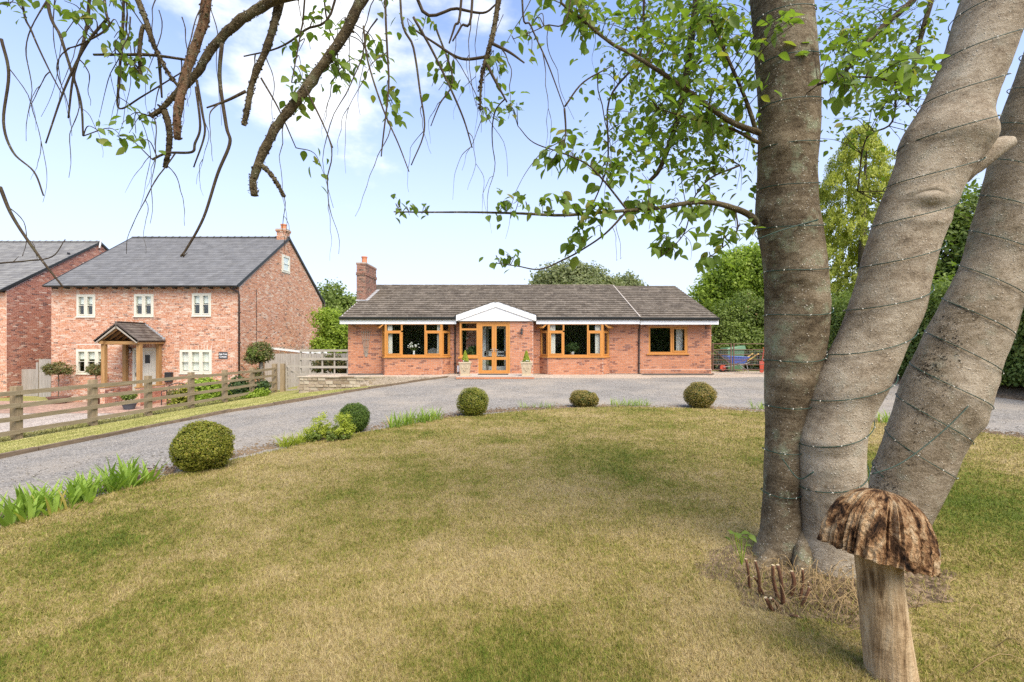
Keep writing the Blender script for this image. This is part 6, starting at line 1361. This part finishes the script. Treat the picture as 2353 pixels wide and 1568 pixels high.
# healed knots
def knot(g, vx, vy, w_, h_, mat):
    yy, CX, DD, CZ, RX, RY = g; d0 = float(DD[0]); z = EYE + (784 - vy) * d0 / F; cx, rx, ry = (float(np.interp(z, CZ, q)) for q in (CX, RX, RY)); t = math.atan((vx - 1176.5) / F)
    # point where the sight line meets the trunk
    best = None
    for a in np.linspace(math.pi, 2 * math.pi, 181):
        p = Vector((cx + rx * math.cos(a), d0 + ry * math.sin(a), z)); e = abs(math.atan(p.x / p.y) - t)
        if best is None or e < best[0]: best = (e, p, a)
    p, a = best[1], best[2]; n = Vector((math.cos(a) / rx, math.sin(a) / ry, 0)).normalized(); u = Zup.cross(n); s = d0 / F / math.cos(t); mb = MB(); V = []; m = 20
    prof = [(1.35, -.006), (1.1, .004), (.8, .009), (.6, .006), (.4, -.002), (.2, -.005), (.05, -.004)]
    for r, o in prof:
        for k in range(m):
            b = 2 * math.pi * k / m; wob = 1 + .1 * math.sin(3 * b + vx) + .06 * math.sin(7 * b); q = p + u * (r * w_ * s * math.cos(b) * wob) + Zup * (r * h_ * s * math.sin(b) * wob); x_, y_ = q.x - cx, q.y - d0; k_ = math.hypot(x_ / rx, y_ / ry); q = Vector((cx + x_ / k_, d0 + y_ / k_, q.z)); V.append(q + n * o)
    mb.add(V, [(i * m + k, i * m + (k + 1) % m, (i + 1) * m + (k + 1) % m, (i + 1) * m + k) for i in range(len(prof) - 1) for k in range(m)] + [tuple((len(prof) - 1) * m + k for k in range(m))]); mb.build('knot', M[mat], nt_, True)
for q in ((gB, 2140, 466, 30, 12, 'bark_mid'), (gB, 1853, 1012, 9, 9, 'bark'), (gB, 1860, 1130, 13, 13, 'bark')): knot(*q)
# string lights wound round each trunk
def string_lights(g, label, turns_gap, z0, z1, phase, hand, kx, extra=()):
    yy, CX, DD, CZ, RX, RY = g; t = thing('string_lights', label, 'string lights', (float(CX[40]), float(DD[0]), 0.0), 'string lights wound round the trunks'); pts = []; z = z0; a = phase; k = 0
    zs = np.arange(z0, z1, .007)
    for z in zs:
        a = phase + hand * (z - z0) / turns_gap * 2 * np.pi + .5 * math.sin(z * 2.3); cx, d_, rx, ry = (np.interp(z + .05 * math.sin(a) + kx * float(np.interp(z, CZ, RX)) * math.cos(a), CZ, q) for q in (CX, DD, RX, RY))
        tilt = .05 * math.sin(a) + kx * float(np.interp(z, CZ, RX)) * math.cos(a); pts.append(Vector((cx + (rx + .010) * math.cos(a), d_ + (ry + .019) * math.sin(a), z + tilt)))
    mb = MB(); mb.tube(pts, .0033, 5); mb.build('cable', M['wire_green'], t, True)
    for e in extra: mb = MB(); mb.tube(crom(e, 6), .004, 5); mb.build('cable', M['wire_green'], t, True)
    me = None; step = 0; last = pts[0]
    for p_, q_ in zip(pts, pts[1:]):
        step += (q_ - p_).length
        if step > .15:
            step = 0; c = np.array((np.interp(p_.z, CZ, CX), np.interp(p_.z, CZ, DD), p_.z)); n = Vector((p_.x - c[0], p_.y - c[1], 0)).normalized()
            if n.y > .35: continue
            if me is None:
                mb = MB(); mb.lathe((0, 0, 0), [(.001, -.006), (.0032, -.004), (.0036, .0), (.003, .005), (.001, .008)], 6); me = bpy.data.meshes.new('bulb'); me.from_pydata(mb.v, [], mb.f); me.materials.append(M['bulb']); me.shade_smooth()
            o = link('bulb', me, t); o.location = p_ + n * .004 - root_loc(t); o.rotation_euler = (random.uniform(-1, 1), random.uniform(-1, 1), 0)
    return t
string_lights(gA, 'green string lights wound round the left trunk', .31, .35, 4.1, .3, 1, -.2, [[P(1798, 1055, 3.36), P(1835, 1100, 3.3), P(1870, 1085, 3.22)], [P(1740, 550, 3.32), P(1800, 528, 3.3), P(1880, 505, 3.36)]])
string_lights(gB, 'green string lights wound round the middle trunk', .30, .55, 4.2, 1.6, 1, .12)
string_lights(gC, 'green string lights wound round the right trunk', .27, .5, 4.0, 2.9, -1, -.32, [[P(2003, 1090, 3.42), P(2060, 1070, 3.4), P(2120, 1030, 3.42), P(2200, 960, 3.44), P(2285, 865, 3.5)]])

# ---------------------------------------------------------------- branches
BR = []          # sample points of every branch: (point, name)
def vbranch(pts, width, d, mat='bark_twig', rough=.0, seg=8, top=None, name='branch', n=6):
    """pts in photo pixels (x, y[, depth]); width in photo pixels at both ends"""
    q = [P(p[0], p[1], p[2] if len(p) > 2 else d) for p in pts]
    if top is not None: q = [Vector(t_) for t_ in top] + q
    w_ = [v * d / F / 2 for v in width]; o, c = limb(name, q, w_, M[mat], nt_, seg, rough, n); BR.extend(c); return c
# limbs above the frame that carry the hanging branches
TA = Vector((gA[1][-40], 3.55, gA[3][-40]))
over1 = [Vector((1.75, 3.5, 5.2)), Vector((1.2, 3.2, 5.0)), Vector((.5, 2.9, 4.75)), Vector((-.4, 2.7, 4.55)), Vector((-1.4, 2.6, 4.4)), Vector((-2.4, 2.6, 4.2)), Vector((-3.3, 2.7, 4.0))]
o_, oc = limb('limb', over1, [.16, .14, .12, .10, .08, .06, .04], M['bark_branch'], nt_, 12, .05)
def hang(v, d):
    """point on the overhead limb near photo column v"""
    x = X(v, d); return min(oc, key=lambda p: abs(p.x - x))
D1 = 2.6
def hb(pts, width, d=D1, mat='bark_branch', rough=.10, seg=9, up=70, name='branch'):
    t = hang(pts[0][0] + up, d); a_ = P(*pts[0][:2], d); b_ = P(*pts[1][:2], d); e_ = a_ + (a_ - b_).normalized() * .38; return vbranch(pts, [v * .76 for v in [width[0] * 1.3, width[0] * 1.15] + list(width)], d, mat, rough, seg, [t, e_], name)
H = []
H.append(hb([(828, 5), (784, 91), (726, 171), (675, 241), (634, 292), (602, 357), (582, 415), (584, 450)], [30, 28, 27, 24, 20]))
H.append(hb([(474, 0), (467, 55), (437, 139), (419, 204), (407, 270), (408, 320)], [26, 25, 23, 19], 2.45, 'bark_red', .07, 10, 40))
H.append(hb([(616, 7), (547, 51), (489, 109), (448, 175), (401, 219), (372, 250), (346, 268)], [27, 24, 20, 15, 12], 2.65))
H.append(hb([(642, 7), (620, 91), (583, 182), (570, 240), (560, 288)], [22, 19, 16, 14], 2.7))
H.append(hb([(317, 0), (335, 47), (350, 95), (365, 128), (386, 168), (412, 202)], [15, 13, 10, 8], 2.6, 'bark_branch', .05))
H.append(hb([(1146, 0), (1132, 82), (1117, 135), (1106, 185), (1103, 254)], [15, 14, 10, 6], 2.7, 'bark_branch', .07))
H.append(vbranch([(379, 255), (389, 300), (388, 340), (379, 386)], [13, 12, 9], 2.65, 'bark_branch', .07))
H.append(vbranch([(602, 380), (622, 400), (640, 428), (652, 452)], [10, 8, 5], 2.6, 'bark_branch', .05))
H.append(vbranch([(350, 90), (330, 60), (321, 109), (322, 150), (324, 180)], [9, 9, 8], 2.6, 'bark_branch', .05))
H.append(vbranch([(215, 126), (290, 126), (350, 127), (430, 138)], [5, 7, 6], 2.6, 'bark_branch', .03))
H.append(vbranch([(350, 367), (385, 352), (440, 350), (448, 330), (460, 290), (450, 200)], [5, 6, 5, 5], 2.62, 'bark_twig', .03))
thin = [([(109, 0), (139, 84), (164, 164), (186, 237), (191, 313)], 6), ([(51, 0), (73, 73), (109, 153), (144, 219)], 4), ([(205, 0), (193, 91), (168, 180), (157, 272)], 6), ([(3, 90), (20, 170), (8, 280), (30, 350), (78, 395), (100, 450)], 5),
        ([(0, 430), (30, 500), (90, 590), (145, 660)], 6), ([(0, 605), (60, 600), (120, 590), (150, 550)], 3), ([(284, 0), (278, 120), (272, 200), (275, 250), (330, 220), (420, 165)], 5), ([(250, 40), (200, 100), (150, 200), (105, 330)], 5),
        ([(240, 0), (250, 60), (190, 100), (155, 112)], 5), ([(365, 128), (372, 225)], 6), ([(452, 185), (465, 260), (470, 310), (445, 385)], 5), ([(510, 100), (505, 180), (520, 290), (528, 330), (500, 400), (468, 500), (430, 570), (415, 590)], 7),
        ([(600, 180), (640, 250), (680, 340)], 4), ([(565, 210), (520, 232), (475, 248)], 6), ([(700, 200), (740, 280), (765, 340)], 4), ([(835, 60), (845, 140), (880, 250), (915, 330), (940, 395)], 4), ([(960, 0), (1050, 20), (1110, 30), (1140, 10)], 7),
        ([(1060, 0), (1045, 60), (1032, 100)], 6), ([(1085, 5), (1060, 60), (1040, 95)], 6), ([(885, 0), (890, 120), (893, 200), (880, 320), (876, 360)], 5), ([(920, 0), (950, 110), (965, 210), (975, 300), (945, 380)], 5), ([(1000, 60), (1040, 180), (1010, 240), (990, 290)], 4),
        ([(950, 40), (1000, 130), (1060, 260), (1085, 340)], 5), ([(1125, 130), (1060, 135), (1000, 100), (940, 60)], 6), ([(1130, 100), (1170, 120), (1205, 145)], 6), ([(1120, 150), (1140, 190), (1165, 235)], 6), ([(1200, 0), (1220, 60), (1260, 150), (1297, 250)], 4),
        ([(1297, 250), (1300, 300), (1295, 340)], 4), ([(1298, 245), (1340, 190), (1410, 150)], 4), ([(1310, 10), (1250, 60), (1180, 90)], 3), ([(770, 0), (700, 70), (640, 110), (560, 130)], 5), ([(700, 0), (690, 80), (670, 190)], 4), ([(745, 0), (770, 100), (780, 160)], 4)]
for pts, w_ in thin: H.append(vbranch(pts, [w_ * 1.25, w_, w_ * .6], D1 + random.uniform(-.15, .25), 'bark_twig', .0, 6, [hang(pts[0][0], D1)] if pts[0][1] <= 10 else None))
# leafy side branches of the left trunk
SB = [([(1738, 512, 3.38), (1714, 490, 3.33), (1648, 468, 3.25), (1587, 466, 3.2), (1513, 478, 3.15), (1443, 484, 3.1), (1361, 490, 3.05), (1287, 495, 3.0), (1200, 491, 3.0), (1090, 488, 3.0), (980, 488, 3.0), (905, 487, 3.0)], [18, 12, 9, 7, 6, 4, 2.5]),
      ([(1745, 306, 3.4), (1677, 279, 3.3), (1603, 226, 3.25), (1533, 176, 3.2), (1455, 127, 3.2), (1402, 98, 3.2), (1336, 45, 3.2), (1290, 8, 3.2)], [14, 11, 9, 7, 5]),
      ([(1738, 302, 3.42), (1714, 230, 3.4), (1673, 135, 3.4), (1648, 74, 3.4), (1607, -10, 3.4)], [11, 8, 7, 6]), ([(1742, 328, 3.4), (1677, 295, 3.35), (1595, 275, 3.3), (1513, 250, 3.3)], [9, 6, 4, 3]),
      ([(1440, 486, 3.1), (1390, 538, 3.1), (1336, 575, 3.1), (1299, 595, 3.1), (1242, 619, 3.1), (1190, 612, 3.1), (1140, 605, 3.1)], [5, 4, 4, 3, 2]), ([(1440, 482, 3.1), (1390, 419, 3.12), (1349, 378, 3.15), (1295, 353, 3.15), (1226, 328, 3.2), (1190, 290, 3.2)], [5, 4, 3, 2]),
      ([(1600, 0, 4.2), (1585, 120, 4.2), (1560, 260, 4.2), (1520, 380, 4.2), (1490, 420, 4.2)], [16, 14, 12, 8]), ([(1590, 60, 4.2), (1640, 10, 4.2)], [10, 8]), ([(1480, 0, 3.9), (1470, 130, 3.9), (1400, 230, 3.9), (1395, 380, 3.9), (1345, 510, 3.9)], [6, 5, 4, 3]),
      ([(2100, 0, 4.4), (2010, 80, 4.4), (1960, 140, 4.4), (1920, 190, 4.4)], [14, 12, 9, 6]), ([(2140, 0, 4.4), (2110, 110, 4.4), (2085, 240, 4.4)], [12, 10, 7]), ([(1880, 195, 3.2), (1930, 180, 3.0), (2000, 178, 2.9), (2060, 190, 2.9)], [6, 5, 4, 3]), ([(2060, 170, 4.2), (2050, 280, 4.2), (1990, 320, 4.2), (1970, 440, 4.2)], [5, 4, 3]),
      ([(1700, 380, 3.5), (1620, 420, 3.5), (1560, 520, 3.5)], [5, 4, 2]), ([(1590, 470, 3.2), (1570, 540, 3.2), (1520, 590, 3.2)], [3, 2.5, 2]), ([(1690, 480, 3.3), (1690, 540, 3.3), (1620, 600, 3.2)], [4, 3, 2])]
for pts, w_ in SB: vbranch(pts, w_, pts[0][2], 'bark_branch' if w_[0] > 8 else 'bark_twig', .04 if w_[0] > 8 else 0, 7, None)
# flakes of lichen along the old hanging branches
fp_ = []; fn_ = []
for c, rr0 in zip(H[:8], (.031, .027, .026, .022, .015, .016, .014, .011)):
    for k in range(330):
        i_ = random.randrange(2, len(c)); f1_ = i_ / len(c); a = Vector((random.gauss(0, 1), random.gauss(0, 1), random.gauss(0, 1))); t_ = (c[i_] - c[i_ - 1]).normalized(); a = (a - t_ * a.dot(t_)).normalized(); fp_.append(tuple(c[i_].lerp(c[i_ - 1], random.random()) + a * (rr0 * (1.12 - .38 * f1_)))); fn_.append(tuple(a))
V, Fq = leaf_quads(np.array(fp_), np.array(fn_), rng.uniform(.006, .018, len(fp_)), .9); np_mesh('lichen', V, Fq, M['bark_branch'], nt_)['kind'] = 'stuff'
# drooping twigs, joined
tw = MB(); BRp = [b for b in BR]
def droop(s, L, r, seg=4, lean=None):
    a = random.uniform(0, 6.28); d = Vector((math.cos(a) * .6, math.sin(a) * .35, random.uniform(-.6, .1))) if lean is None else lean; pts = [s]; p = s.copy(); n = 9; k = Vector((random.uniform(-.25, .25), random.uniform(-.1, .1), 0))
    for i in range(n):
        d = (d * .78 + Vector((0, 0, -.42)) + k * .25 + Vector((random.uniform(-.34, .34), random.uniform(-.2, .2), random.uniform(-.2, .2)))).normalized(); p = p + d * L / n
        if p.y < .5 or 784 - (p.z - EYE) * F / p.y > 600: break
        pts.append(p.copy())
    while len(pts) < 9: pts.append(pts[-1] + Vector((.004, 0, .004)))
    c = crom(pts, 2); tw.tube(c, [r * (1 - .75 * i / len(c)) * random.uniform(.85, 1.2) for i in range(len(c))], seg); return pts
ends = []
for c in H:
    for k in range(1):
        s = Vector(c[random.randrange(len(c) // 6, len(c))]); e = droop(s, random.uniform(.25, .85), random.uniform(.0022, .0040)); ends.append(e)
        if random.random() < .5: ends.append(droop(e[random.randrange(3, 7)], random.uniform(.15, .4), .0018))
for k in range(16):
    v = random.choice([random.uniform(0, 400), random.uniform(380, 900), random.uniform(820, 1260), random.uniform(820, 1260)]); d = random.uniform(2.4, 3.1); s = P(v, random.uniform(-60, 60), d); ends.append(droop(s, random.uniform(.35, 1.05) * (1.1 if 850 < v < 1200 else .85), random.uniform(.002, .0042), 4, Vector((random.uniform(-.5, .5), random.uniform(-.2, .2), -.6))))
for k in range(90):
    b = random.choice(BR); 
    if b.x > .4 and b.y > 2.9: ends.append(droop(Vector(b), random.uniform(.15, .5), .002))
# ---------------------------------------------------------------- leaves of the near tree
def leaf_shape(L, Wd, fold, curl):
    """pointed oval with a folded midrib"""
    n = 6; V = [(0, 0, 0)]; Ff = []
    for i in range(1, n):
        t = i / n; wd = Wd * math.sin(math.pi * t ** .85) * .5 * (1 + .08 * math.sin(i * 3)); z = -curl * t * t * L; V += [(-wd, t * L, z + fold * wd), (0, t * L, z), (wd, t * L, z + fold * wd)]
    V.append((0, L, -curl * L)); e = len(V) - 1; Ff += [(0, 2, 1), (0, 3, 2)]
    for i in range(n - 2): b = 1 + 3 * i; Ff += [(b, b+1, b+4, b+3), (b+1, b+2, b+5, b+4)]
    b = 1 + 3 * (n - 2); Ff += [(b, b+1, e), (b+1, b+2, e)]; return V, Ff
LS = [leaf_shape(1, random.uniform(.5, .66), random.uniform(.15, .6), random.uniform(.0, .3)) for _ in range(6)]
LM = []
for V, Ff in LS:
    me = bpy.data.meshes.new('leaf'); me.from_pydata(V, [], Ff); me.materials.append(M['leaf_near']); me.shade_smooth(); me.update(); LM.append(me)
regions = [(1570, 200, 125, 120, 95, 3.0, 4.6), (1450, 60, 110, 55, 34, 3.0, 4.4), (1640, 60, 90, 60, 44, 3.0, 4.6), (1640, 330, 80, 85, 46, 3.1, 4.6), (1490, 320, 80, 90, 38, 3.0, 4.6), (1400, 400, 60, 40, 7, 3.0, 3.6), (1590, 495, 110, 28, 14, 3.0, 3.5), (1450, 490, 60, 22, 7, 3.0, 3.3),
           (1330, 478, 70, 12, 8, 2.95, 3.1), (1150, 476, 50, 12, 6, 2.95, 3.05), (930, 490, 35, 7, 4, 2.95, 3.05), (1545, 560, 100, 26, 8, 3.0, 3.4), (1690, 545, 30, 26, 5, 3.1, 3.4), (1335, 535, 40, 25, 6, 3.0, 3.2), (1165, 603, 28, 7, 3, 3.05, 3.15), (1600, 603, 36, 9, 3, 3.1, 3.3),
           (1990, 90, 90, 75, 48, 3.4, 5.2), (2060, 200, 75, 50, 30, 3.4, 5.2), (1910, 60, 30, 60, 10, 3.9, 5.0), (1950, 200, 50, 30, 9, 2.6, 3.1), (1925, 300, 40, 60, 7, 3.8, 4.6), (2120, 60, 40, 40, 8, 3.6, 4.4), (1800, 45, 40, 35, 5, 2.7, 3.0), (2090, 150, 50, 20, 5, 2.5, 2.9), (1330, 50, 40, 45, 12, 3.0, 3.4), (1300, 330, 40, 40, 6, 3.1, 3.4), (1300, 375, 50, 20, 5, 3.1, 3.2),
           (30, 12, 26, 12, 4, 2.4, 2.7), (150, 12, 30, 14, 3, 2.4, 2.7), (165, 45, 14, 14, 2, 2.4, 2.6), (262, 18, 22, 14, 5, 2.4, 2.7), (290, 150, 38, 26, 9, 2.5, 2.7), (295, 310, 34, 22, 7, 2.5, 2.65), (250, 95, 20, 10, 3, 2.5, 2.7), (690, 150, 18, 60, 5, 2.6, 2.9), (705, 245, 12, 16, 4, 2.6, 2.8), (790, 190, 22, 20, 5, 2.6, 2.8), (760, 60, 50, 40, 5, 2.6, 2.9), (865, 150, 26, 20, 5, 2.7, 3.0),
           (960, 60, 40, 30, 4, 2.7, 3.0), (1000, 180, 40, 40, 5, 2.7, 3.0), (1140, 285, 16, 10, 3, 2.7, 2.9), (1155, 245, 26, 16, 4, 2.9, 3.1), (1200, 90, 50, 40, 5, 2.8, 3.1), (745, 405, 4, 4, 1, 2.7, 2.8), (1150, 180, 40, 20, 4, 2.7, 2.9), (905, 265, 60, 40, 4, 2.7, 3.0), (2180, 300, 20, 60, 4, 3.9, 4.3), (2215, 480, 24, 60, 6, 3.9, 4.6), (2190, 590, 20, 30, 3, 4.0, 4.4)]
BA = np.array([tuple(b) for b in BR]); leaves = []
for (cx, cy_, sx, sy, nclu, d0, d1) in regions:
    for k in range(nclu):
        d = random.uniform(d0, d1); c = P(cx + random.gauss(0, .62) * sx, cy_ + random.gauss(0, .62) * sy, d); ca = np.array(c); dist = np.linalg.norm((BA - ca) * np.array((1, .6, 1)), axis=1); j = int(dist.argmin()); s = Vector(BA[j])
        if (c - s).length > 1.3: s = c + Vector((random.uniform(-.2, .2), .1, .45))
        mid = (s + c) / 2 + Vector((random.uniform(-.03, .03), random.uniform(-.03, .03), .05)); path = crom([s, mid, c], 5); tw.tube(path, [.0032 - .0018 * i / len(path) for i in range(len(path))], 4)
        small = d > 3.7; m = random.randint(4, 8) if not small else random.randint(10, 18); ax = (c - mid).normalized()
        for q in range(m):
            t = random.uniform(.35, 1.05); b = s.lerp(c, t) if t > 1 else path[min(int(t * len(path)), len(path) - 1)]
            b = b + Vector((random.gauss(0, 1), random.gauss(0, 1), random.gauss(0, 1))) * (.035 if not small else .11)
            a = random.uniform(0, 6.28); dr = (ax * .5 + Vector((math.cos(a) * .8, math.sin(a) * .7, random.uniform(-.75, .2)))).normalized(); L = random.uniform(.05, .105) * (.72 if small else 1.0) * (.68 if cx < 1260 else 1)
            nrm = Vector((random.gauss(0, .5), random.gauss(0, .5) - .25, 1)); nrm = (nrm - dr * nrm.dot(dr)).normalized(); leaves.append((b, dr, nrm, L, (b - cam.location).length / L))
leaves.sort(key=lambda t: t[4]); off = root_loc(nt_)
def inframe(b): v = 1176.5 + b.x * F / b.y; u = 784 - (b.z - EYE) * F / b.y; return 0 < v < 2353 and 0 < u < 1568
vis = [l for l in leaves if inframe(l[0])]; hid = [l for l in leaves if not inframe(l[0])]
for (b, dr, nrm, L, _) in vis[:300]:
    o = link('leaf', random.choice(LM), nt_); mx = Matrix((dr.cross(nrm), dr, nrm)).transposed(); o.rotation_euler = mx.to_euler(); o.location = b - off; o.scale = (L, L, L)
lm = MB()
for (b, dr, nrm, L, _) in vis[300:] + hid:
    V, Ff = random.choice(LS); sx_ = dr.cross(nrm); lm.add([b + (sx_ * x + dr * y + nrm * z) * L for x, y, z in V], Ff)
lm.build('foliage', M['leaf_near'], nt_, True)['kind'] = 'stuff'; tw.build('twigs', M['bark_twig'], nt_, True)['kind'] = 'stuff'

# ---------------------------------------------------------------- carved mushroom and cut shoots
MD = 2.28; mu = thing('wooden_mushroom', 'carved wooden mushroom with cracked weathered cap in front of the trunks', 'ornament', P(2052, 1580, MD))
stp = [(P(2062, 1600, MD), .112), (P(2050, 1560, MD), .104), (P(2040, 1480, MD), .098), (P(2030, 1400, MD), .095), (P(2020, 1320, MD), .092), (P(2014, 1270, MD), .09), (P(2010, 1235, MD), .085)]
mb = MB(); mb.tube(crom([p for p, r in stp], 8), np.interp(np.linspace(0, 1, 49), np.linspace(0, 1, 7), [r for p, r in stp]), 40)
V = np.array(mb.v); k = .005 * noise3(V * np.array((26, 26, 2)), 5) + .003 * noise3(V * np.array((70, 70, 4)), 6); c_ = np.interp(V[:, 2], sorted([p.z for p, r in stp]), [p.x for p, r in sorted(stp, key=lambda q: q[0].z)]); dx = V[:, 0] - c_; dy = V[:, 1] - MD; rr = np.hypot(dx, dy) + 1e-6
V[:, 0] += dx / rr * k; V[:, 1] += dy / rr * k; mb.v = [tuple(q) for q in V]; mb.build('stem', M['mushroom_stem'], mu, True)
# cap: domed, radially cracked, tilted
cc = P(2013, 1262, MD); nr, ns = 40, 220; th = np.linspace(0, 2 * np.pi, ns, endpoint=False); Vc = []
crk = np.random.default_rng(3); fine = np.interp(th, np.linspace(0, 2 * np.pi, 91), np.r_[crk.random(90), [0]]); fine[-1] = fine[0]
crack = np.zeros(ns); 
for i in range(34): a = crk.uniform(0, 2 * np.pi); crack += crk.uniform(.5, 1.3) * np.exp(-((np.angle(np.exp(1j * (th - a)))) / crk.uniform(.012, .035)) ** 2)
bins = np.repeat(crk.uniform(-1, 1, ns // 4), 4); rim = 1 + .028 * bins + .03 * np.sin(th * 3 + 1) + .02 * np.sin(th * 7) + .03 * (fine - .5)
for i in range(nr):
    t = i / (nr - 1); ph = t * 1.62; rad = .226 * min(np.sin(min(ph, 1.571)), 1) ** .82 * rim ** (t ** 2); z = .275 * np.cos(min(ph, 1.571)) ** 1.0 + 0 * th
    z = z - .03 * t ** 4 + .012 * (fine - .5) * t + .004 * np.roll(bins, 9) * t; cr = np.minimum(crack, 1.2) * np.clip(t * 2.2 - .25, 0, 1) * (.6 + .4 * np.sin(t * 9 + th * 5)); f_ = 1 + .03 * np.roll(bins, 17) * t + .02 * np.repeat(crk.uniform(-1, 1, ns // 2), 2) * t - .20 * cr - .03 * np.abs(np.sin(th * 23 + 2 * np.sin(t * 5))) * t * .5
    Vc.append(np.stack([rad * np.cos(th) * f_, rad * np.sin(th) * f_, z * (1 - .04 * cr)], -1))
for t, zz in ((.9, .0), (.55, .012), (.2, .02)): Vc.append(np.stack([.226 * t * np.cos(th), .226 * t * np.sin(th), np.full(ns, -.025 + zz)], -1))
Vc = np.concatenate(Vc); tilt = Matrix.Rotation(R(13), 3, 'Y') @ Matrix.Rotation(R(-6), 3, 'X'); Vc = Vc @ np.array(tilt).T + np.array(cc); n_ = nr + 3
i = np.arange((n_ - 1) * ns).reshape(n_ - 1, ns); j = np.roll(i, -1, 1); capo = np_mesh('cap', Vc, np.stack([i, i + ns, j + ns, j], -1).reshape(-1, 4), M['mushroom_cap'], mu, False)
uvl = capo.data.uv_layers.new(name='UVMap'); Iu = np.stack([np.broadcast_to(np.arange(ns), (n_ - 1, ns)), np.broadcast_to(np.arange(ns), (n_ - 1, ns)), np.broadcast_to(np.arange(1, ns + 1), (n_ - 1, ns)), np.broadcast_to(np.arange(1, ns + 1), (n_ - 1, ns))], -1) / ns
Iv = np.arange(n_ - 1)[:, None] + np.zeros((n_ - 1, ns)); Iv = np.stack([Iv, Iv + 1, Iv + 1, Iv], -1) / n_; uvl.data.foreach_set('uv', np.stack([Iu, Iv], -1).astype(np.float32).ravel())
# cut shoots and thin suckers at the tree foot
cs = thing('cut_shoots', 'reddish cut shoots sprouting from the foot of the left trunk', 'shoots', (1.75, 3.1, 0))
sh_ = [((1722, 1345, 3.1), (1712, 1270, 3.08), 10), ((1745, 1350, 3.0), (1735, 1285, 3.0), 9), ((1790, 1370, 2.95), (1770, 1268, 2.95), 11), ((1800, 1380, 2.9), (1786, 1290, 2.9), 13), ((1815, 1360, 3.0), (1822, 1285, 3.0), 12), ((1835, 1375, 2.95), (1845, 1300, 2.95), 9), ((1780, 1400, 2.85), (1752, 1365, 2.8), 12), ((1795, 1400, 2.85), (1765, 1368, 2.78), 10), ((1830, 1395, 2.88), (1872, 1330, 2.85), 9), ((1850, 1385, 2.95), (1860, 1320, 2.95), 7), ((1760, 1365, 3.0), (1728, 1320, 3.0), 7), ((1810, 1410, 2.8), (1845, 1420, 2.72), 8)]
for a, b, w_ in sh_:
    pa, pb = P(*a), P(*b); pb = pa.lerp(pb, random.uniform(.6, .95)); r = w_ * a[2] / F / 2 * random.uniform(.4, .7); mb = MB(); q = crom([pa + Vector((0, 0, -.04)), (pa + pb) / 2 + Vector((random.uniform(-.02, .02), random.uniform(-.02, .02), 0)), pb], 4); mb.tube(q, [r * 1.25 - r * .3 * k / len(q) for k in range(len(q))], 8); s_ = mb.build('shoot', M['coppice_bark'], cs, True)
    mb = MB(); dv = (q[-1] - q[-2]).normalized(); mb.tube([q[-1] - dv * .004, q[-1] + dv * .003], r * .93, 8); mb.build('cut_end', M['cut_wood'], s_)
su = MB()
for k in range(150):
    a = random.uniform(0, 6.28); x, y = 1.95 + random.gauss(0, .22), 2.95 + random.gauss(0, .17); z = 0.02; L = random.uniform(.08, .3); e = Vector((x + math.cos(a) * L, y + math.sin(a) * L, z + random.uniform(.0, .14))); su.tube(crom([Vector((x, y, z)), Vector(((x + e.x) / 2, (y + e.y) / 2, z + random.uniform(.04, .16))), e], 3), [.0025, .0022, .002, .0018, .0015, .0012, .001], 4)
tag(su.build('dry_stalks', M['dry_straw'], None, True), 'tangle of dry grass stalks round the foot of the tree', 'dry grass', None, 'stuff')
sl = thing('sucker_leaves', 'small fresh green sucker leaves beside the left trunk foot', 'seedling', P(1700, 1290, 3.3)); 
for k in range(9):
    b = P(1700 + random.uniform(-26, 30), 1235 + random.uniform(-12, 30), 3.2 + random.uniform(-.05, .1)); o = link('leaf', random.choice(LM), sl); o.location = b - root_loc(sl); o.rotation_euler = (random.uniform(-.5, .5), random.uniform(-.5, .5), random.uniform(0, 6.28)); s = random.uniform(.04, .075); o.scale = (s, s, s)
    mb = MB(); mb.tube([P(1705, 1300, 3.2), b], .002, 4); mb.build('stalk', M['leaf_bright'], sl)
# bare earth round the tree foot
def earth_z(x, y): return lawn_z(x, y) + .012 * (1 - np.clip(np.hypot((x - 2.05) / 1.2, (y - 3.25) / .85), 0, 1) ** 2) * .25 - .001
ths = np.linspace(0, 2 * np.pi, 97); rs = np.linspace(.01, 1, 24); TH, RS = np.meshgrid(ths, rs); wob = 1 + .14 * np.sin(TH * 3 + 1) + .08 * np.sin(TH * 7) + .04 * np.sin(TH * 17)
tag(grid_sheet('bare_earth', 2.05 + RS * wob * .78 * np.cos(TH), 3.2 + RS * wob * .48 * np.sin(TH), earth_z, M['soil']), 'bare trodden earth round the foot of the trunks')
